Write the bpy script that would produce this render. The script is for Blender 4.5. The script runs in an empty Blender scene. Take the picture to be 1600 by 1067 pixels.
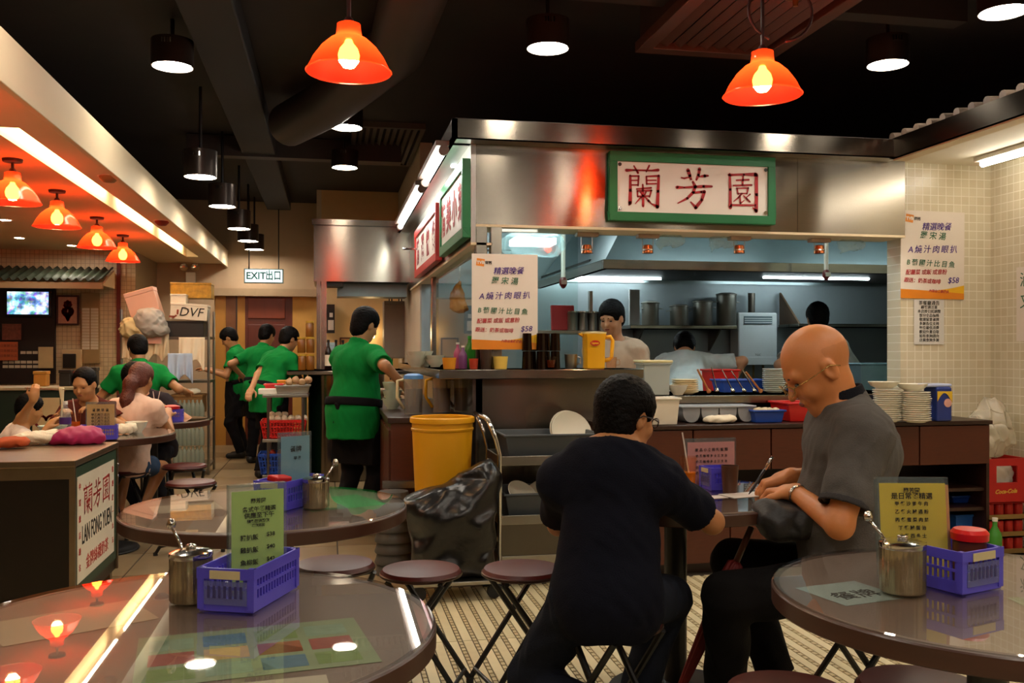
import bpy, bmesh, math, random
import numpy as np
from mathutils import Vector, Matrix, Euler

random.seed(7)
RNG = np.random.RandomState(11)
SC = bpy.context.scene
COL = SC.collection

# ------------------------------------------------------------------ camera
FPX, HORIZON, EYE = 1450.0, 548.0, 1.28          # focal length in px of the 1600x1067 frame
YAW = math.atan(285.0 / FPX)
cam_data = bpy.data.cameras.new('camera')
cam = bpy.data.objects.new('camera', cam_data)
COL.objects.link(cam)
cam.location = (0, 0, EYE)
cam.rotation_euler = (math.pi / 2, 0, -YAW)
cam_data.sensor_width = 36.0
cam_data.lens = 36.0 * FPX / 1600.0
cam_data.shift_y = (HORIZON - 533.5) / 1600.0
cam_data.clip_start = 0.05
SC.camera = cam

# ------------------------------------------------------------------ world, exposure
world = bpy.data.worlds.new('world')
SC.world = world
world.use_nodes = True
world.node_tree.nodes['Background'].inputs[0].default_value = (0.05, 0.045, 0.04, 1)
world.node_tree.nodes['Background'].inputs[1].default_value = 0.12
SC.view_settings.view_transform = 'Standard'
SC.view_settings.look = 'None'
SC.view_settings.gamma = 1.0
SC.view_settings.use_curve_mapping = False
SC.view_settings.exposure = 0.7
SC.cycles.max_bounces = 8
SC.cycles.transparent_max_bounces = 16
SC.cycles.sample_clamp_indirect = 6.0
CAN_LIGHT = 62.0          # radiance of the white ceiling cans
BULB_LIGHT = 85.0         # bulbs in the red shades
TUBE_LIGHT = 14.0         # fluorescent tubes

# where a point of the picture lies once one of its coordinates is known
_S, _C = math.sin(YAW), math.cos(YAW)
def at(px, py, X=None, Y=None, Z=None):
    u = (px - 800) / FPX; v = (HORIZON - py) / FPX
    r = (u * _C + _S, -u * _S + _C, v)
    t = X / r[0] if X is not None else Y / r[1] if Y is not None else (Z - EYE) / r[2]
    return Vector((r[0] * t, r[1] * t, EYE + r[2] * t))
def atd(px, py, t):
    u = (px - 800) / FPX; v = (HORIZON - py) / FPX
    return Vector(((u * _C + _S) * t, (-u * _S + _C) * t, EYE + v * t))

# ------------------------------------------------------------------ materials
MATS = {}
def rgb(h):
    h = h.lstrip('#')
    c = [int(h[i:i + 2], 16) / 255 for i in (0, 2, 4)]
    return tuple(x / 12.92 if x <= 0.04045 else ((x + 0.055) / 1.055) ** 2.4 for x in c) + (1,)
def mat(name, col='#808080', rough=0.5, metal=0.0, var=0.12, scale=12.0, bump=0.0, bscale=60.0, spec=0.5, coat=0.0,
        stretch=None, sss=0.0, alpha=1.0, trans=0.0, emit=None, estr=0.0, rvar=0.0, sheen=0.0):
    if name in MATS:
        return MATS[name]
    m = bpy.data.materials.new(name); m.use_nodes = True
    nt = m.node_tree; b = nt.nodes['Principled BSDF']
    c = rgb(col) if isinstance(col, str) else col
    b.inputs['Roughness'].default_value = rough
    b.inputs['Metallic'].default_value = metal
    b.inputs['Specular IOR Level'].default_value = spec
    b.inputs['Coat Weight'].default_value = coat
    b.inputs['Sheen Weight'].default_value = sheen
    if sss:
        b.inputs['Subsurface Weight'].default_value = sss
        b.inputs['Subsurface Radius'].default_value = (0.02, 0.008, 0.004)
    b.inputs['Alpha'].default_value = alpha
    b.inputs['Transmission Weight'].default_value = trans
    tc = nt.nodes.new('ShaderNodeTexCoord')
    mp = nt.nodes.new('ShaderNodeMapping')
    if stretch: mp.inputs['Scale'].default_value = stretch
    nt.links.new(tc.outputs['Object'], mp.inputs['Vector'])
    nz = nt.nodes.new('ShaderNodeTexNoise')
    nz.inputs['Scale'].default_value = scale; nz.inputs['Detail'].default_value = 5
    nt.links.new(mp.outputs[0], nz.inputs['Vector'])
    mx = nt.nodes.new('ShaderNodeMix'); mx.data_type = 'RGBA'
    lo = tuple(max(0, x * (1 - var)) for x in c[:3]) + (1,)
    hi = tuple(min(1, x * (1 + var)) for x in c[:3]) + (1,)
    mx.inputs[6].default_value = lo; mx.inputs[7].default_value = hi
    nt.links.new(nz.outputs['Fac'], mx.inputs[0])
    nt.links.new(mx.outputs[2], b.inputs['Base Color'])
    if rvar:
        ma = nt.nodes.new('ShaderNodeMath'); ma.operation = 'MULTIPLY_ADD'
        ma.inputs[1].default_value = rvar; ma.inputs[2].default_value = rough - rvar / 2
        nt.links.new(nz.outputs['Fac'], ma.inputs[0]); nt.links.new(ma.outputs[0], b.inputs['Roughness'])
    if bump:
        n2 = nt.nodes.new('ShaderNodeTexNoise'); n2.inputs['Scale'].default_value = bscale; n2.inputs['Detail'].default_value = 3
        nt.links.new(mp.outputs[0], n2.inputs['Vector'])
        bp = nt.nodes.new('ShaderNodeBump'); bp.inputs['Strength'].default_value = bump; bp.inputs['Distance'].default_value = 0.01
        nt.links.new(n2.outputs['Fac'], bp.inputs['Height']); nt.links.new(bp.outputs[0], b.inputs['Normal'])
    if emit:
        b.inputs['Emission Color'].default_value = rgb(emit) if isinstance(emit, str) else emit
        b.inputs['Emission Strength'].default_value = estr
    MATS[name] = m
    return m
def glow(name, col, strength):
    if name in MATS: return MATS[name]
    m = bpy.data.materials.new(name); m.use_nodes = True
    nt = m.node_tree; nt.nodes.remove(nt.nodes['Principled BSDF'])
    e = nt.nodes.new('ShaderNodeEmission')
    e.inputs[0].default_value = rgb(col) if isinstance(col, str) else col
    e.inputs[1].default_value = strength
    nt.links.new(e.outputs[0], nt.nodes['Material Output'].inputs[0])
    MATS[name] = m
    return m
def clear(name, tint='#ffffff', rough=0.02, ior=1.5, body=0.0, bodycol='#ffffff', gain=1.0):
    """thin clear sheet: see-through plus Fresnel gloss, with some body colour of its own"""
    if name in MATS: return MATS[name]
    m = bpy.data.materials.new(name); m.use_nodes = True
    nt = m.node_tree; nt.nodes.remove(nt.nodes['Principled BSDF'])
    tr = nt.nodes.new('ShaderNodeBsdfTransparent'); tr.inputs[0].default_value = rgb(tint)
    gl = nt.nodes.new('ShaderNodeBsdfGlossy'); gl.inputs['Roughness'].default_value = rough
    fr = nt.nodes.new('ShaderNodeFresnel'); fr.inputs[0].default_value = ior
    ge = nt.nodes.new('ShaderNodeNewGeometry')
    front = nt.nodes.new('ShaderNodeMath'); front.operation = 'MULTIPLY_ADD'; front.inputs[1].default_value = -gain; front.inputs[2].default_value = gain
    nt.links.new(ge.outputs['Backfacing'], front.inputs[0])
    mu = nt.nodes.new('ShaderNodeMath'); mu.operation = 'MULTIPLY'; mu.use_clamp = True
    nt.links.new(fr.outputs[0], mu.inputs[0]); nt.links.new(front.outputs[0], mu.inputs[1])
    mx = nt.nodes.new('ShaderNodeMixShader')
    nt.links.new(mu.outputs[0], mx.inputs[0])
    last = tr.outputs[0]
    if body:
        df = nt.nodes.new('ShaderNodeBsdfDiffuse'); df.inputs[0].default_value = rgb(bodycol)
        m2 = nt.nodes.new('ShaderNodeMixShader'); m2.inputs[0].default_value = body
        nt.links.new(last, m2.inputs[1]); nt.links.new(df.outputs[0], m2.inputs[2]); last = m2.outputs[0]
    nt.links.new(last, mx.inputs[1]); nt.links.new(gl.outputs[0], mx.inputs[2])
    nt.links.new(mx.outputs[0], nt.nodes['Material Output'].inputs[0])
    MATS[name] = m
    return m

def brushed(m, amount=0.8, turn=0.0):
    """fine horizontal polishing lines: highlights smear up and down"""
    nt = m.node_tree; b = nt.nodes['Principled BSDF']
    ge = nt.nodes.new('ShaderNodeNewGeometry'); cr = nt.nodes.new('ShaderNodeVectorMath'); cr.operation = 'CROSS_PRODUCT'
    cr.inputs[1].default_value = (0, 0, 1)
    nt.links.new(ge.outputs['True Normal'], cr.inputs[0]); nt.links.new(cr.outputs[0], b.inputs['Tangent'])
    b.inputs['Anisotropic'].default_value = amount; b.inputs['Anisotropic Rotation'].default_value = turn
    return m

# ------------------------------------------------------------------ mesh building
def link(name, me, m, parent=None, smooth=False):
    o = bpy.data.objects.new(name, me); COL.objects.link(o)
    if m is not None and not me.materials: me.materials.append(m)
    if smooth is True:
        me.polygons.foreach_set('use_smooth', [True] * len(me.polygons))
    elif smooth:                                   # an angle in degrees
        me.polygons.foreach_set('use_smooth', [True] * len(me.polygons))
        me.set_sharp_from_angle(angle=math.radians(smooth))
    if parent is not None: o.parent = parent
    return o
class MB:
    def __init__(s): s.v = []; s.f = []
    def add(s, vs, fs):
        n = len(s.v); s.v += [tuple(p) for p in vs]; s.f += [tuple(i + n for i in f) for f in fs]; return s
    def box(s, x0, y0, z0, x1, y1, z1):
        if x0 > x1: x0, x1 = x1, x0
        if y0 > y1: y0, y1 = y1, y0
        if z0 > z1: z0, z1 = z1, z0
        return s.add([(x0,y0,z0),(x1,y0,z0),(x1,y1,z0),(x0,y1,z0),(x0,y0,z1),(x1,y0,z1),(x1,y1,z1),(x0,y1,z1)],
                     [(0,3,2,1),(4,5,6,7),(0,1,5,4),(1,2,6,5),(2,3,7,6),(3,0,4,7)])
    def obox(s, c, size, R=None):
        h = [x / 2 for x in size]; c = Vector(c)
        vs = [Vector((sx*h[0], sy*h[1], sz*h[2])) for sx,sy,sz in ((-1,-1,-1),(1,-1,-1),(1,1,-1),(-1,1,-1),(-1,-1,1),(1,-1,1),(1,1,1),(-1,1,1))]
        if R is not None: vs = [R @ v for v in vs]
        return s.add([c + v for v in vs], [(0,3,2,1),(4,5,6,7),(0,1,5,4),(1,2,6,5),(2,3,7,6),(3,0,4,7)])
    def taper(s, cx, cy, z0, z1, a0, b0, a1, b1, cap=True, flip=False):
        """box whose half sizes go from (a0,b0) at z0 to (a1,b1) at z1"""
        vs = [(cx-a0,cy-b0,z0),(cx+a0,cy-b0,z0),(cx+a0,cy+b0,z0),(cx-a0,cy+b0,z0),(cx-a1,cy-b1,z1),(cx+a1,cy-b1,z1),(cx+a1,cy+b1,z1),(cx-a1,cy+b1,z1)]
        return s.add(vs, [(0,3,2,1),(4,5,6,7),(0,1,5,4),(1,2,6,5),(2,3,7,6),(3,0,4,7)])
    def tub(s, cx, cy, z0, z1, a0, b0, a1, b1, w=0.006, lip=0.012):
        """open tapered tub with wall thickness and a rolled lip"""
        def ring(a, b, z): return [(cx-a,cy-b,z),(cx+a,cy-b,z),(cx+a,cy+b,z),(cx-a,cy+b,z)]
        R = [ring(a0,b0,z0), ring(a1,b1,z1-0.012), ring(a1+lip,b1+lip,z1-0.012), ring(a1+lip,b1+lip,z1), ring(a1-w,b1-w,z1), ring(a0-w,b0-w,z0+w)]
        n = len(s.v)
        for r in R: s.v += r
        s.f.append((n+3,n+2,n+1,n))
        for k in range(5):
            for i in range(4):
                j = (i+1) % 4
                s.f.append((n+4*k+i, n+4*k+j, n+4*k+4+j, n+4*k+4+i))
        m = n + 20; s.f.append((m, m+1, m+2, m+3))
        return s
    def tube(s, pts, r, n=8, caps=True, r1=None):
        pts = [Vector(p) for p in pts]; k = len(pts); base = len(s.v)
        prev = None
        for i, p in enumerate(pts):
            d = (pts[min(i+1,k-1)] - pts[max(i-1,0)])
            d = d.normalized() if d.length > 1e-9 else Vector((0,0,1))
            a = d.cross(Vector((0,0,1)) if abs(d.z) < 0.95 else Vector((1,0,0)))
            if prev is not None:
                a = prev - d * prev.dot(d)
                if a.length < 1e-6: a = d.cross(Vector((0,0,1)) if abs(d.z) < 0.95 else Vector((1,0,0)))
            a.normalize(); prev = a; b = d.cross(a)
            rr = r if not isinstance(r, (list, tuple)) else r[i]
            if r1 is not None: rr = r + (r1 - r) * i / max(1, k-1)
            for j in range(n):
                t = 2*math.pi*j/n
                s.v.append(tuple(p + a*(rr*math.cos(t)) + b*(rr*math.sin(t))))
        for i in range(k-1):
            for j in range(n):
                s.f.append((base+i*n+j, base+i*n+(j+1)%n, base+(i+1)*n+(j+1)%n, base+(i+1)*n+j))
        if caps:
            s.f.append(tuple(base+j for j in reversed(range(n)))); s.f.append(tuple(base+(k-1)*n+j for j in range(n)))
        return s
    def lathe(s, prof, c=(0,0,0), n=24, wave=None, close=False):
        """profile of (r,z) turned about the vertical through c"""
        base = len(s.v); k = len(prof)
        for (r, z) in prof:
            for j in range(n):
                t = 2*math.pi*j/n
                rr = r * (wave(t) if wave else 1)
                s.v.append((c[0]+rr*math.cos(t), c[1]+rr*math.sin(t), c[2]+z))
        for i in range(k-1):
            for j in range(n):
                s.f.append((base+i*n+j, base+i*n+(j+1)%n, base+(i+1)*n+(j+1)%n, base+(i+1)*n+j))
        if prof[0][0] > 1e-6 and not close: s.f.append(tuple(base+j for j in reversed(range(n))))
        if prof[-1][0] > 1e-6 and not close: s.f.append(tuple(base+(k-1)*n+j for j in range(n)))
        return s
    def prism(s, poly, axis, a, b):
        """2-D outline pushed along an axis: axis 'y' takes (x,z), 'x' takes (y,z), 'z' takes (x,y)"""
        def P(p, q): return (p[0], q, p[1]) if axis == 'y' else (q, p[0], p[1]) if axis == 'x' else (p[0], p[1], q)
        n = len(poly)
        vs = [P(p, a) for p in poly] + [P(p, b) for p in poly]
        return s.add(vs, [tuple(range(n))[::-1], tuple(range(n, 2*n))] + [(i, (i+1)%n, n+(i+1)%n, n+i) for i in range(n)])
    def xf(s, M):
        s.v = [tuple(M @ Vector(p)) for p in s.v]; return s
    def mesh(s, name, fix=True):
        me = bpy.data.meshes.new(name)
        me.from_pydata(s.v, [], s.f)
        if fix:
            bm = bmesh.new(); bm.from_mesh(me)
            bmesh.ops.remove_doubles(bm, verts=bm.verts, dist=1e-6)
            bmesh.ops.recalc_face_normals(bm, faces=bm.faces)
            bm.to_mesh(me); bm.free()
        me.update(); return me
    def build(s, name, m, parent=None, smooth=False, bev=0.0, seg=2):
        o = link(name, s.mesh(name), m, parent, smooth)
        if bev:
            md = o.modifiers.new('bevel', 'BEVEL'); md.width = bev; md.segments = seg; md.limit_method = 'ANGLE'
            md.angle_limit = math.radians(40)
        return o
ORD = ('lowest', 'second', 'third', 'fourth', 'fifth', 'sixth', 'seventh', 'eighth', 'ninth', 'tenth', 'eleventh', 'twelfth', 'thirteenth', 'fourteenth', 'fifteenth', 'sixteenth')
NTH = ('first',) + ORD[1:]
def tag(o, label, cat, group=None):
    o['label'] = label; o['category'] = cat
    if group: o['group'] = group
    return o
def struct(o):
    o['kind'] = 'structure'; return o
def thing(name, label, cat, loc=(0,0,0), rz=0.0, group=None):
    o = bpy.data.objects.new(name, None); COL.objects.link(o)
    o.empty_display_size = 0.05; o.location = loc; o.rotation_euler = (0, 0, rz)
    return tag(o, label, cat, group)
def dup(root, loc, rz=None, label=None):
    r = root.copy(); COL.objects.link(r); r.location = loc
    if rz is not None: r.rotation_euler = (0, 0, rz)
    if label: r['label'] = label
    for ch in list(root.children):
        c = ch.copy(); COL.objects.link(c); c.parent = r
        for g in ch.children:
            d = g.copy(); COL.objects.link(d); d.parent = c
    return r
def hull(name, m, parent, pts, smooth=False):
    bm = bmesh.new()
    for p in pts: bm.verts.new(p)
    bmesh.ops.convex_hull(bm, input=bm.verts)
    me = bpy.data.meshes.new(name); bm.to_mesh(me); bm.free()
    return link(name, me, m, parent, smooth)

# flat lettering: Noto CJK is Blender's own fallback face
def text_mesh(body, size, bold=0.0, shear=0.0, extrude=0.0005, align='CENTER', space=1.0):
    cu = bpy.data.curves.new('lettering', 'FONT')
    cu.body = body; cu.size = size; cu.align_x = align; cu.align_y = 'CENTER'; cu.offset = bold; cu.shear = shear
    cu.extrude = extrude; cu.space_character = space; cu.resolution_u = 2
    o = bpy.data.objects.new('lettering', cu); COL.objects.link(o)
    dg = bpy.context.evaluated_depsgraph_get(); dg.update()
    me = bpy.data.meshes.new_from_object(o.evaluated_get(dg))
    bpy.data.objects.remove(o); bpy.data.curves.remove(cu)
    return me
def text(name, body, size, m, parent, M, **kw):
    """M maps text space (x right, y up, z out of the sheet) into the parent's space"""
    me = text_mesh(body, size, **kw); me.materials.clear()
    me.transform(M if isinstance(M, Matrix) else Matrix.Translation(M))
    return link(name, me, m, parent)
def frame3(o, x, y):
    x = Vector(x).normalized(); y = Vector(y).normalized(); z = x.cross(y)
    M = Matrix.Identity(4)
    for i in range(3): M[i][0] = x[i]; M[i][1] = y[i]; M[i][2] = z[i]; M[i][3] = o[i]
    return M
def strokes_mesh(name, strokes, depth=0.001, fmap=lambda p: p):
    """brush strokes: each a list of (x, y, width); flat ribbons with rounded joints"""
    b = MB()
    for si, st in enumerate(strokes):
        z = depth
        P = [Vector((*fmap((x, y)), 0)) for x, y, w in st]; W = [w for _, _, w in st]
        for i in range(len(P)-1):
            d = P[i+1] - P[i]
            if d.length < 1e-9: continue
            n = Vector((-d.y, d.x, 0)).normalized()
            q = [P[i]+n*W[i]/2, P[i]-n*W[i]/2, P[i+1]-n*W[i+1]/2, P[i+1]+n*W[i+1]/2]
            b.add([(v.x, v.y, z) for v in q], [(0,1,2,3)])
        for p, w in zip(P, W):
            k = 8
            b.add([(p.x+w/2*math.cos(2*math.pi*j/k), p.y+w/2*math.sin(2*math.pi*j/k), z) for j in range(k)], [tuple(range(k))])
    me = bpy.data.meshes.new(name); me.from_pydata(b.v, [], b.f); me.update()
    return me
# ------------------------------------------------------------------ soft shapes: smooth unions of solids, meshed by surface nets
def v3(p): return np.array(p, dtype=np.float32)
class Soft:
    def __init__(s, res=0.008): s.ops = []; s.res = res
    def cap(s, a, b, ra, rb=None, k=0.02, sub=False, flat=False):
        s.ops.append(('cap', v3(a), v3(b), ra, ra if rb is None else rb, k, sub, flat)); return s
    def ell(s, c, r, R=None, k=0.02, sub=False):
        s.ops.append(('ell', v3(c), v3(r), None if R is None else np.array(R, dtype=np.float32), k, sub)); return s
    def box(s, c, h, R=None, rad=0.01, k=0.02, sub=False):
        s.ops.append(('box', v3(c), v3(h), None if R is None else np.array(R, dtype=np.float32), rad, k, sub)); return s
    def cut(s, p, n, k=0.004):
        n = v3(n); s.ops.append(('cut', v3(p), n / np.linalg.norm(n), k)); return s
    def bounds(s, op):
        if op[0] == 'cap':
            r = max(op[3], op[4]); return np.minimum(op[1], op[2]) - r, np.maximum(op[1], op[2]) + r
        if op[0] == 'ell':
            r = op[2] if op[3] is None else np.full(3, op[2].max()); return op[1] - r, op[1] + r
        if op[0] == 'box':
            r = op[2] if op[3] is None else np.full(3, np.linalg.norm(op[2])); return op[1] - r, op[1] + r
    def mesh(s, name, noise=None, origin=(0, 0, 0)):
        res = s.res
        lo = np.full(3, 1e9); hi = np.full(3, -1e9)
        for op in s.ops:
            if op[0] == 'cut' or (op[0] != 'box' and op[0] != 'ell' and op[6]) or (op[0] == 'ell' and op[5]) or (op[0] == 'box' and op[6]): continue
            a, b = s.bounds(op); lo = np.minimum(lo, a); hi = np.maximum(hi, b)
        lo -= 4 * res; hi += 4 * res
        n = np.ceil((hi - lo) / res).astype(int) + 1
        ax = [(lo[i] + np.arange(n[i]) * res).astype(np.float32) for i in range(3)]
        F = np.full(tuple(n), 1.0, dtype=np.float32)
        for op in s.ops:
            if op[0] == 'cut':
                _, p, nn, k = op
                d = ((ax[0]-p[0])*nn[0])[:,None,None] + ((ax[1]-p[1])*nn[1])[None,:,None] + ((ax[2]-p[2])*nn[2])[None,None,:]
                np.maximum(F, d, out=F); continue
            k = op[5] if op[0] in ('cap', 'box') else op[4]
            sub = op[6] if op[0] in ('cap', 'box') else op[5]
            a, b = s.bounds(op)
            m = k + 3 * res
            i0 = np.clip(((a - m - lo) / res).astype(int), 0, n - 1); i1 = np.clip(((b + m - lo) / res).astype(int) + 2, 1, n)
            if (i1 <= i0).any(): continue
            X = ax[0][i0[0]:i1[0]][:,None,None]; Y = ax[1][i0[1]:i1[1]][None,:,None]; Z = ax[2][i0[2]:i1[2]][None,None,:]
            if op[0] == 'cap':
                _, A, B, ra, rb, _, _, flat = op
                ab = B - A; L2 = float(ab @ ab) + 1e-12
                px, py, pz = X - A[0], Y - A[1], Z - A[2]
                tr = (px*ab[0] + py*ab[1] + pz*ab[2]) / L2
                t = np.clip(tr, 0, 1)
                if flat:
                    dd = np.sqrt((px-tr*ab[0])**2 + (py-tr*ab[1])**2 + (pz-tr*ab[2])**2) - (ra + (rb-ra)*t)
                    L = math.sqrt(L2); d = np.maximum(dd, np.maximum(-tr*L, (tr-1)*L))
                else:
                    d = np.sqrt((px-t*ab[0])**2 + (py-t*ab[1])**2 + (pz-t*ab[2])**2) - (ra + (rb-ra)*t)
            else:
                c, r, R = op[1], op[2], op[3]
                px, py, pz = X - c[0], Y - c[1], Z - c[2]
                if R is not None:
                    q = [px*R[i][0] + py*R[i][1] + pz*R[i][2] for i in range(3)]
                else: q = [px, py, pz]
                if op[0] == 'ell':
                    k0 = np.sqrt((q[0]/r[0])**2 + (q[1]/r[1])**2 + (q[2]/r[2])**2)
                    k1 = np.sqrt((q[0]/r[0]**2)**2 + (q[1]/r[1]**2)**2 + (q[2]/r[2]**2)**2) + 1e-6
                    d = k0 * (k0 - 1) / k1
                else:
                    rad = op[4]
                    e = [np.abs(q[i]) - (r[i] - rad) for i in range(3)]
                    d = np.sqrt(np.maximum(e[0],0)**2 + np.maximum(e[1],0)**2 + np.maximum(e[2],0)**2) + np.minimum(np.maximum(np.maximum(e[0],e[1]),e[2]),0) - rad
            V = F[i0[0]:i1[0], i0[1]:i1[1], i0[2]:i1[2]]
            if sub:
                d = -d; h = np.clip(0.5 - 0.5*(V - d)/k, 0, 1)
                V[...] = V*(1-h) + d*h + k*h*(1-h)
            else:
                h = np.clip(0.5 + 0.5*(V - d)/k, 0, 1)
                V[...] = V*(1-h) + d*h - k*h*(1-h)
        # surface nets
        S = F < 0
        c = [S[dx:n[0]-1+dx, dy:n[1]-1+dy, dz:n[2]-1+dz] for dx in (0,1) for dy in (0,1) for dz in (0,1)]
        al = c[0].copy(); an = c[0].copy()
        for q in c[1:]: al &= q; an |= q
        I = np.argwhere(an & ~al)
        if len(I) == 0: raise RuntimeError('empty soft shape ' + name)
        idx = -np.ones(tuple(n - 1), dtype=np.int64); idx[I[:,0], I[:,1], I[:,2]] = np.arange(len(I))
        off = np.array([(dx,dy,dz) for dx in (0,1) for dy in (0,1) for dz in (0,1)])
        val = np.stack([F[I[:,0]+o[0], I[:,1]+o[1], I[:,2]+o[2]] for o in off], 1)
        acc = np.zeros((len(I), 3)); cnt = np.zeros(len(I))
        for i in range(8):
            for j in range(i+1, 8):
                if np.abs(off[i]-off[j]).sum() != 1: continue
                va, vb = val[:,i], val[:,j]; m = (va < 0) != (vb < 0)
                t = np.where(m, va/np.where(m, va-vb, 1), 0)
                acc += np.where(m[:,None], off[i] + t[:,None]*(off[j]-off[i]), 0); cnt += m
        P = (I + acc/np.maximum(cnt,1)[:,None]) * res + lo
        quads = []
        for a in range(3):
            b_, c_ = (a+1) % 3, (a+2) % 3
            sl0 = [slice(None)]*3; sl1 = [slice(None)]*3; sl0[a] = slice(0,-1); sl1[a] = slice(1,None)
            E = np.argwhere(S[tuple(sl0)] != S[tuple(sl1)])
            E = E[(E[:,b_] > 0) & (E[:,c_] > 0) & (E[:,b_] < n[b_]-1) & (E[:,c_] < n[c_]-1)]
            db = np.zeros(3, int); db[b_] = 1; dc = np.zeros(3, int); dc[c_] = 1
            g = lambda q: idx[q[:,0], q[:,1], q[:,2]]
            Q = np.stack([g(E-db-dc), g(E-dc), g(E), g(E-db)], 1)
            fl = S[E[:,0],E[:,1],E[:,2]]
            Q[~fl] = Q[~fl][:, ::-1]
            quads.append(Q)
        Q = np.concatenate(quads); Q = Q[(Q >= 0).all(1)]
        if noise is not None: P = P + noise(P)
        P = P - np.array(origin)
        me = bpy.data.meshes.new(name)
        me.vertices.add(len(P)); me.vertices.foreach_set('co', P.astype(np.float32).ravel())
        me.loops.add(len(Q)*4); me.loops.foreach_set('vertex_index', Q.ravel().astype(np.int32))
        me.polygons.add(len(Q)); me.polygons.foreach_set('loop_start', np.arange(0, len(Q)*4, 4, dtype=np.int32))
        me.polygons.foreach_set('use_smooth', np.ones(len(Q), dtype=bool))
        me.update(); me.validate()
        return me
    def build(s, name, m, parent=None, noise=None, origin=(0,0,0)):
        me = s.mesh(name, noise, origin); me.materials.append(m)
        o = bpy.data.objects.new(name, me); COL.objects.link(o)
        if parent is not None: o.parent = parent
        return o
def ripple(amp, wave, seed=0, aniso=(1,1,1)):
    """displacement field made of a few crossed waves: folds in cloth, locks in hair"""
    r = np.random.RandomState(seed)
    K = [(r.normal(size=3)*np.array(aniso), r.uniform(0, 6.28), r.normal(size=3)) for _ in range(7)]
    def fn(P):
        D = np.zeros_like(P)
        for k, ph, d in K:
            k = k/np.linalg.norm(k)*(2*math.pi/wave)*r.uniform(0.7,1.5)
            D += np.sin(P @ k + ph + 1.3*np.sin(P @ (k[::-1]*0.4)))[:,None]*(d/np.linalg.norm(d))
        return D*amp/math.sqrt(7)
    return fn
# ------------------------------------------------------------------ shared materials
def tile_mat(name, col, col2, mortar, w, h, axis, msize=0.04, rough=0.3, bump=0.25):
    m = bpy.data.materials.new(name); m.use_nodes = True; nt = m.node_tree; b = nt.nodes['Principled BSDF']
    tc = nt.nodes.new('ShaderNodeTexCoord'); sx = nt.nodes.new('ShaderNodeSeparateXYZ'); cx = nt.nodes.new('ShaderNodeCombineXYZ')
    nt.links.new(tc.outputs['Object'], sx.inputs[0])
    nt.links.new(sx.outputs[axis], cx.inputs[0]); nt.links.new(sx.outputs['Z'], cx.inputs[1])
    br = nt.nodes.new('ShaderNodeTexBrick'); br.offset = 0.0; br.squash = 1.0
    br.inputs['Scale'].default_value = 1.0; br.inputs['Brick Width'].default_value = w; br.inputs['Row Height'].default_value = h
    br.inputs['Mortar Size'].default_value = msize*h; br.inputs['Mortar Smooth'].default_value = 0.3; br.inputs['Bias'].default_value = 0.0
    br.inputs['Color1'].default_value = rgb(col); br.inputs['Color2'].default_value = rgb(col2); br.inputs['Mortar'].default_value = rgb(mortar)
    nt.links.new(cx.outputs[0], br.inputs['Vector']); nt.links.new(br.outputs['Color'], b.inputs['Base Color'])
    b.inputs['Roughness'].default_value = rough
    bp = nt.nodes.new('ShaderNodeBump'); bp.inputs['Strength'].default_value = bump; bp.inputs['Distance'].default_value = 0.004; bp.invert = True
    nt.links.new(br.outputs['Fac'], bp.inputs['Height']); nt.links.new(bp.outputs[0], b.inputs['Normal'])
    MATS[name] = m; return m
STEEL = brushed(mat('brushed_steel', '#8f877b', 0.17, 1.0, var=0.12, scale=3, stretch=(1.5,1.5,60)), 0.88, 0.25)
STEELV = mat('steel_plain', '#a8a49c', 0.30, 1.0, var=0.10, scale=8)
DARKSTEEL = mat('dark_steel', '#6d675e', 0.38, 1.0, var=0.15, scale=8)
CHROME = mat('chrome', '#d5d2cc', 0.12, 1.0, var=0.05)
BLACKPAINT = mat('black_paint', '#221a18', 0.75, var=0.3, scale=6)
BLACKMETAL = mat('black_metal', '#0b0a0a', 0.42, var=0.2)
CREAM = mat('cream_paint', '#d9c6a4', 0.7, var=0.05, scale=3)
PALE = mat('pale_plaster', '#c9b9a0', 0.8, var=0.06, scale=3)
WOOD = mat('dark_wood', '#4d1f0c', 0.38, var=0.35, scale=4, stretch=(3,3,60), bump=0.05, bscale=8)
WOODV = mat('dark_wood_edge', '#2c1409', 0.4, var=0.3, scale=6)
GLASS = clear('pane_glass', '#eef5f3', 0.02)
WHITEP = mat('white_plastic', '#e6e0d2', 0.45, var=0.05)
GREENP = mat('green_frame_paint', '#0c6b3a', 0.45, var=0.12)
REDINK = mat('red_brush_paint', '#a3101a', 0.5, var=0.1)
SHEET = mat('white_sign_sheet', '#e9e2d8', 0.28, var=0.03, scale=4)
BLACKINK = mat('black_ink', '#16120f', 0.7, var=0.1)
TILE_R = tile_mat('wall_tile_side', '#d8cfb4', '#cfc4a6', '#eee8d8', 0.058, 0.058, 'Y', 0.05)
TILE_F = tile_mat('wall_tile_front', '#d8cfb4', '#cfc4a6', '#eee8d8', 0.058, 0.058, 'X', 0.05)
TILE_L = tile_mat('wall_tile_far', '#c4b08c', '#b9a480', '#8f7d62', 0.05, 0.05, 'X', 0.06, 0.45)
TILE_K = mat('kitchen_wall_panel', '#8d9799', 0.40, 0.35, var=0.15, scale=3)

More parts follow.
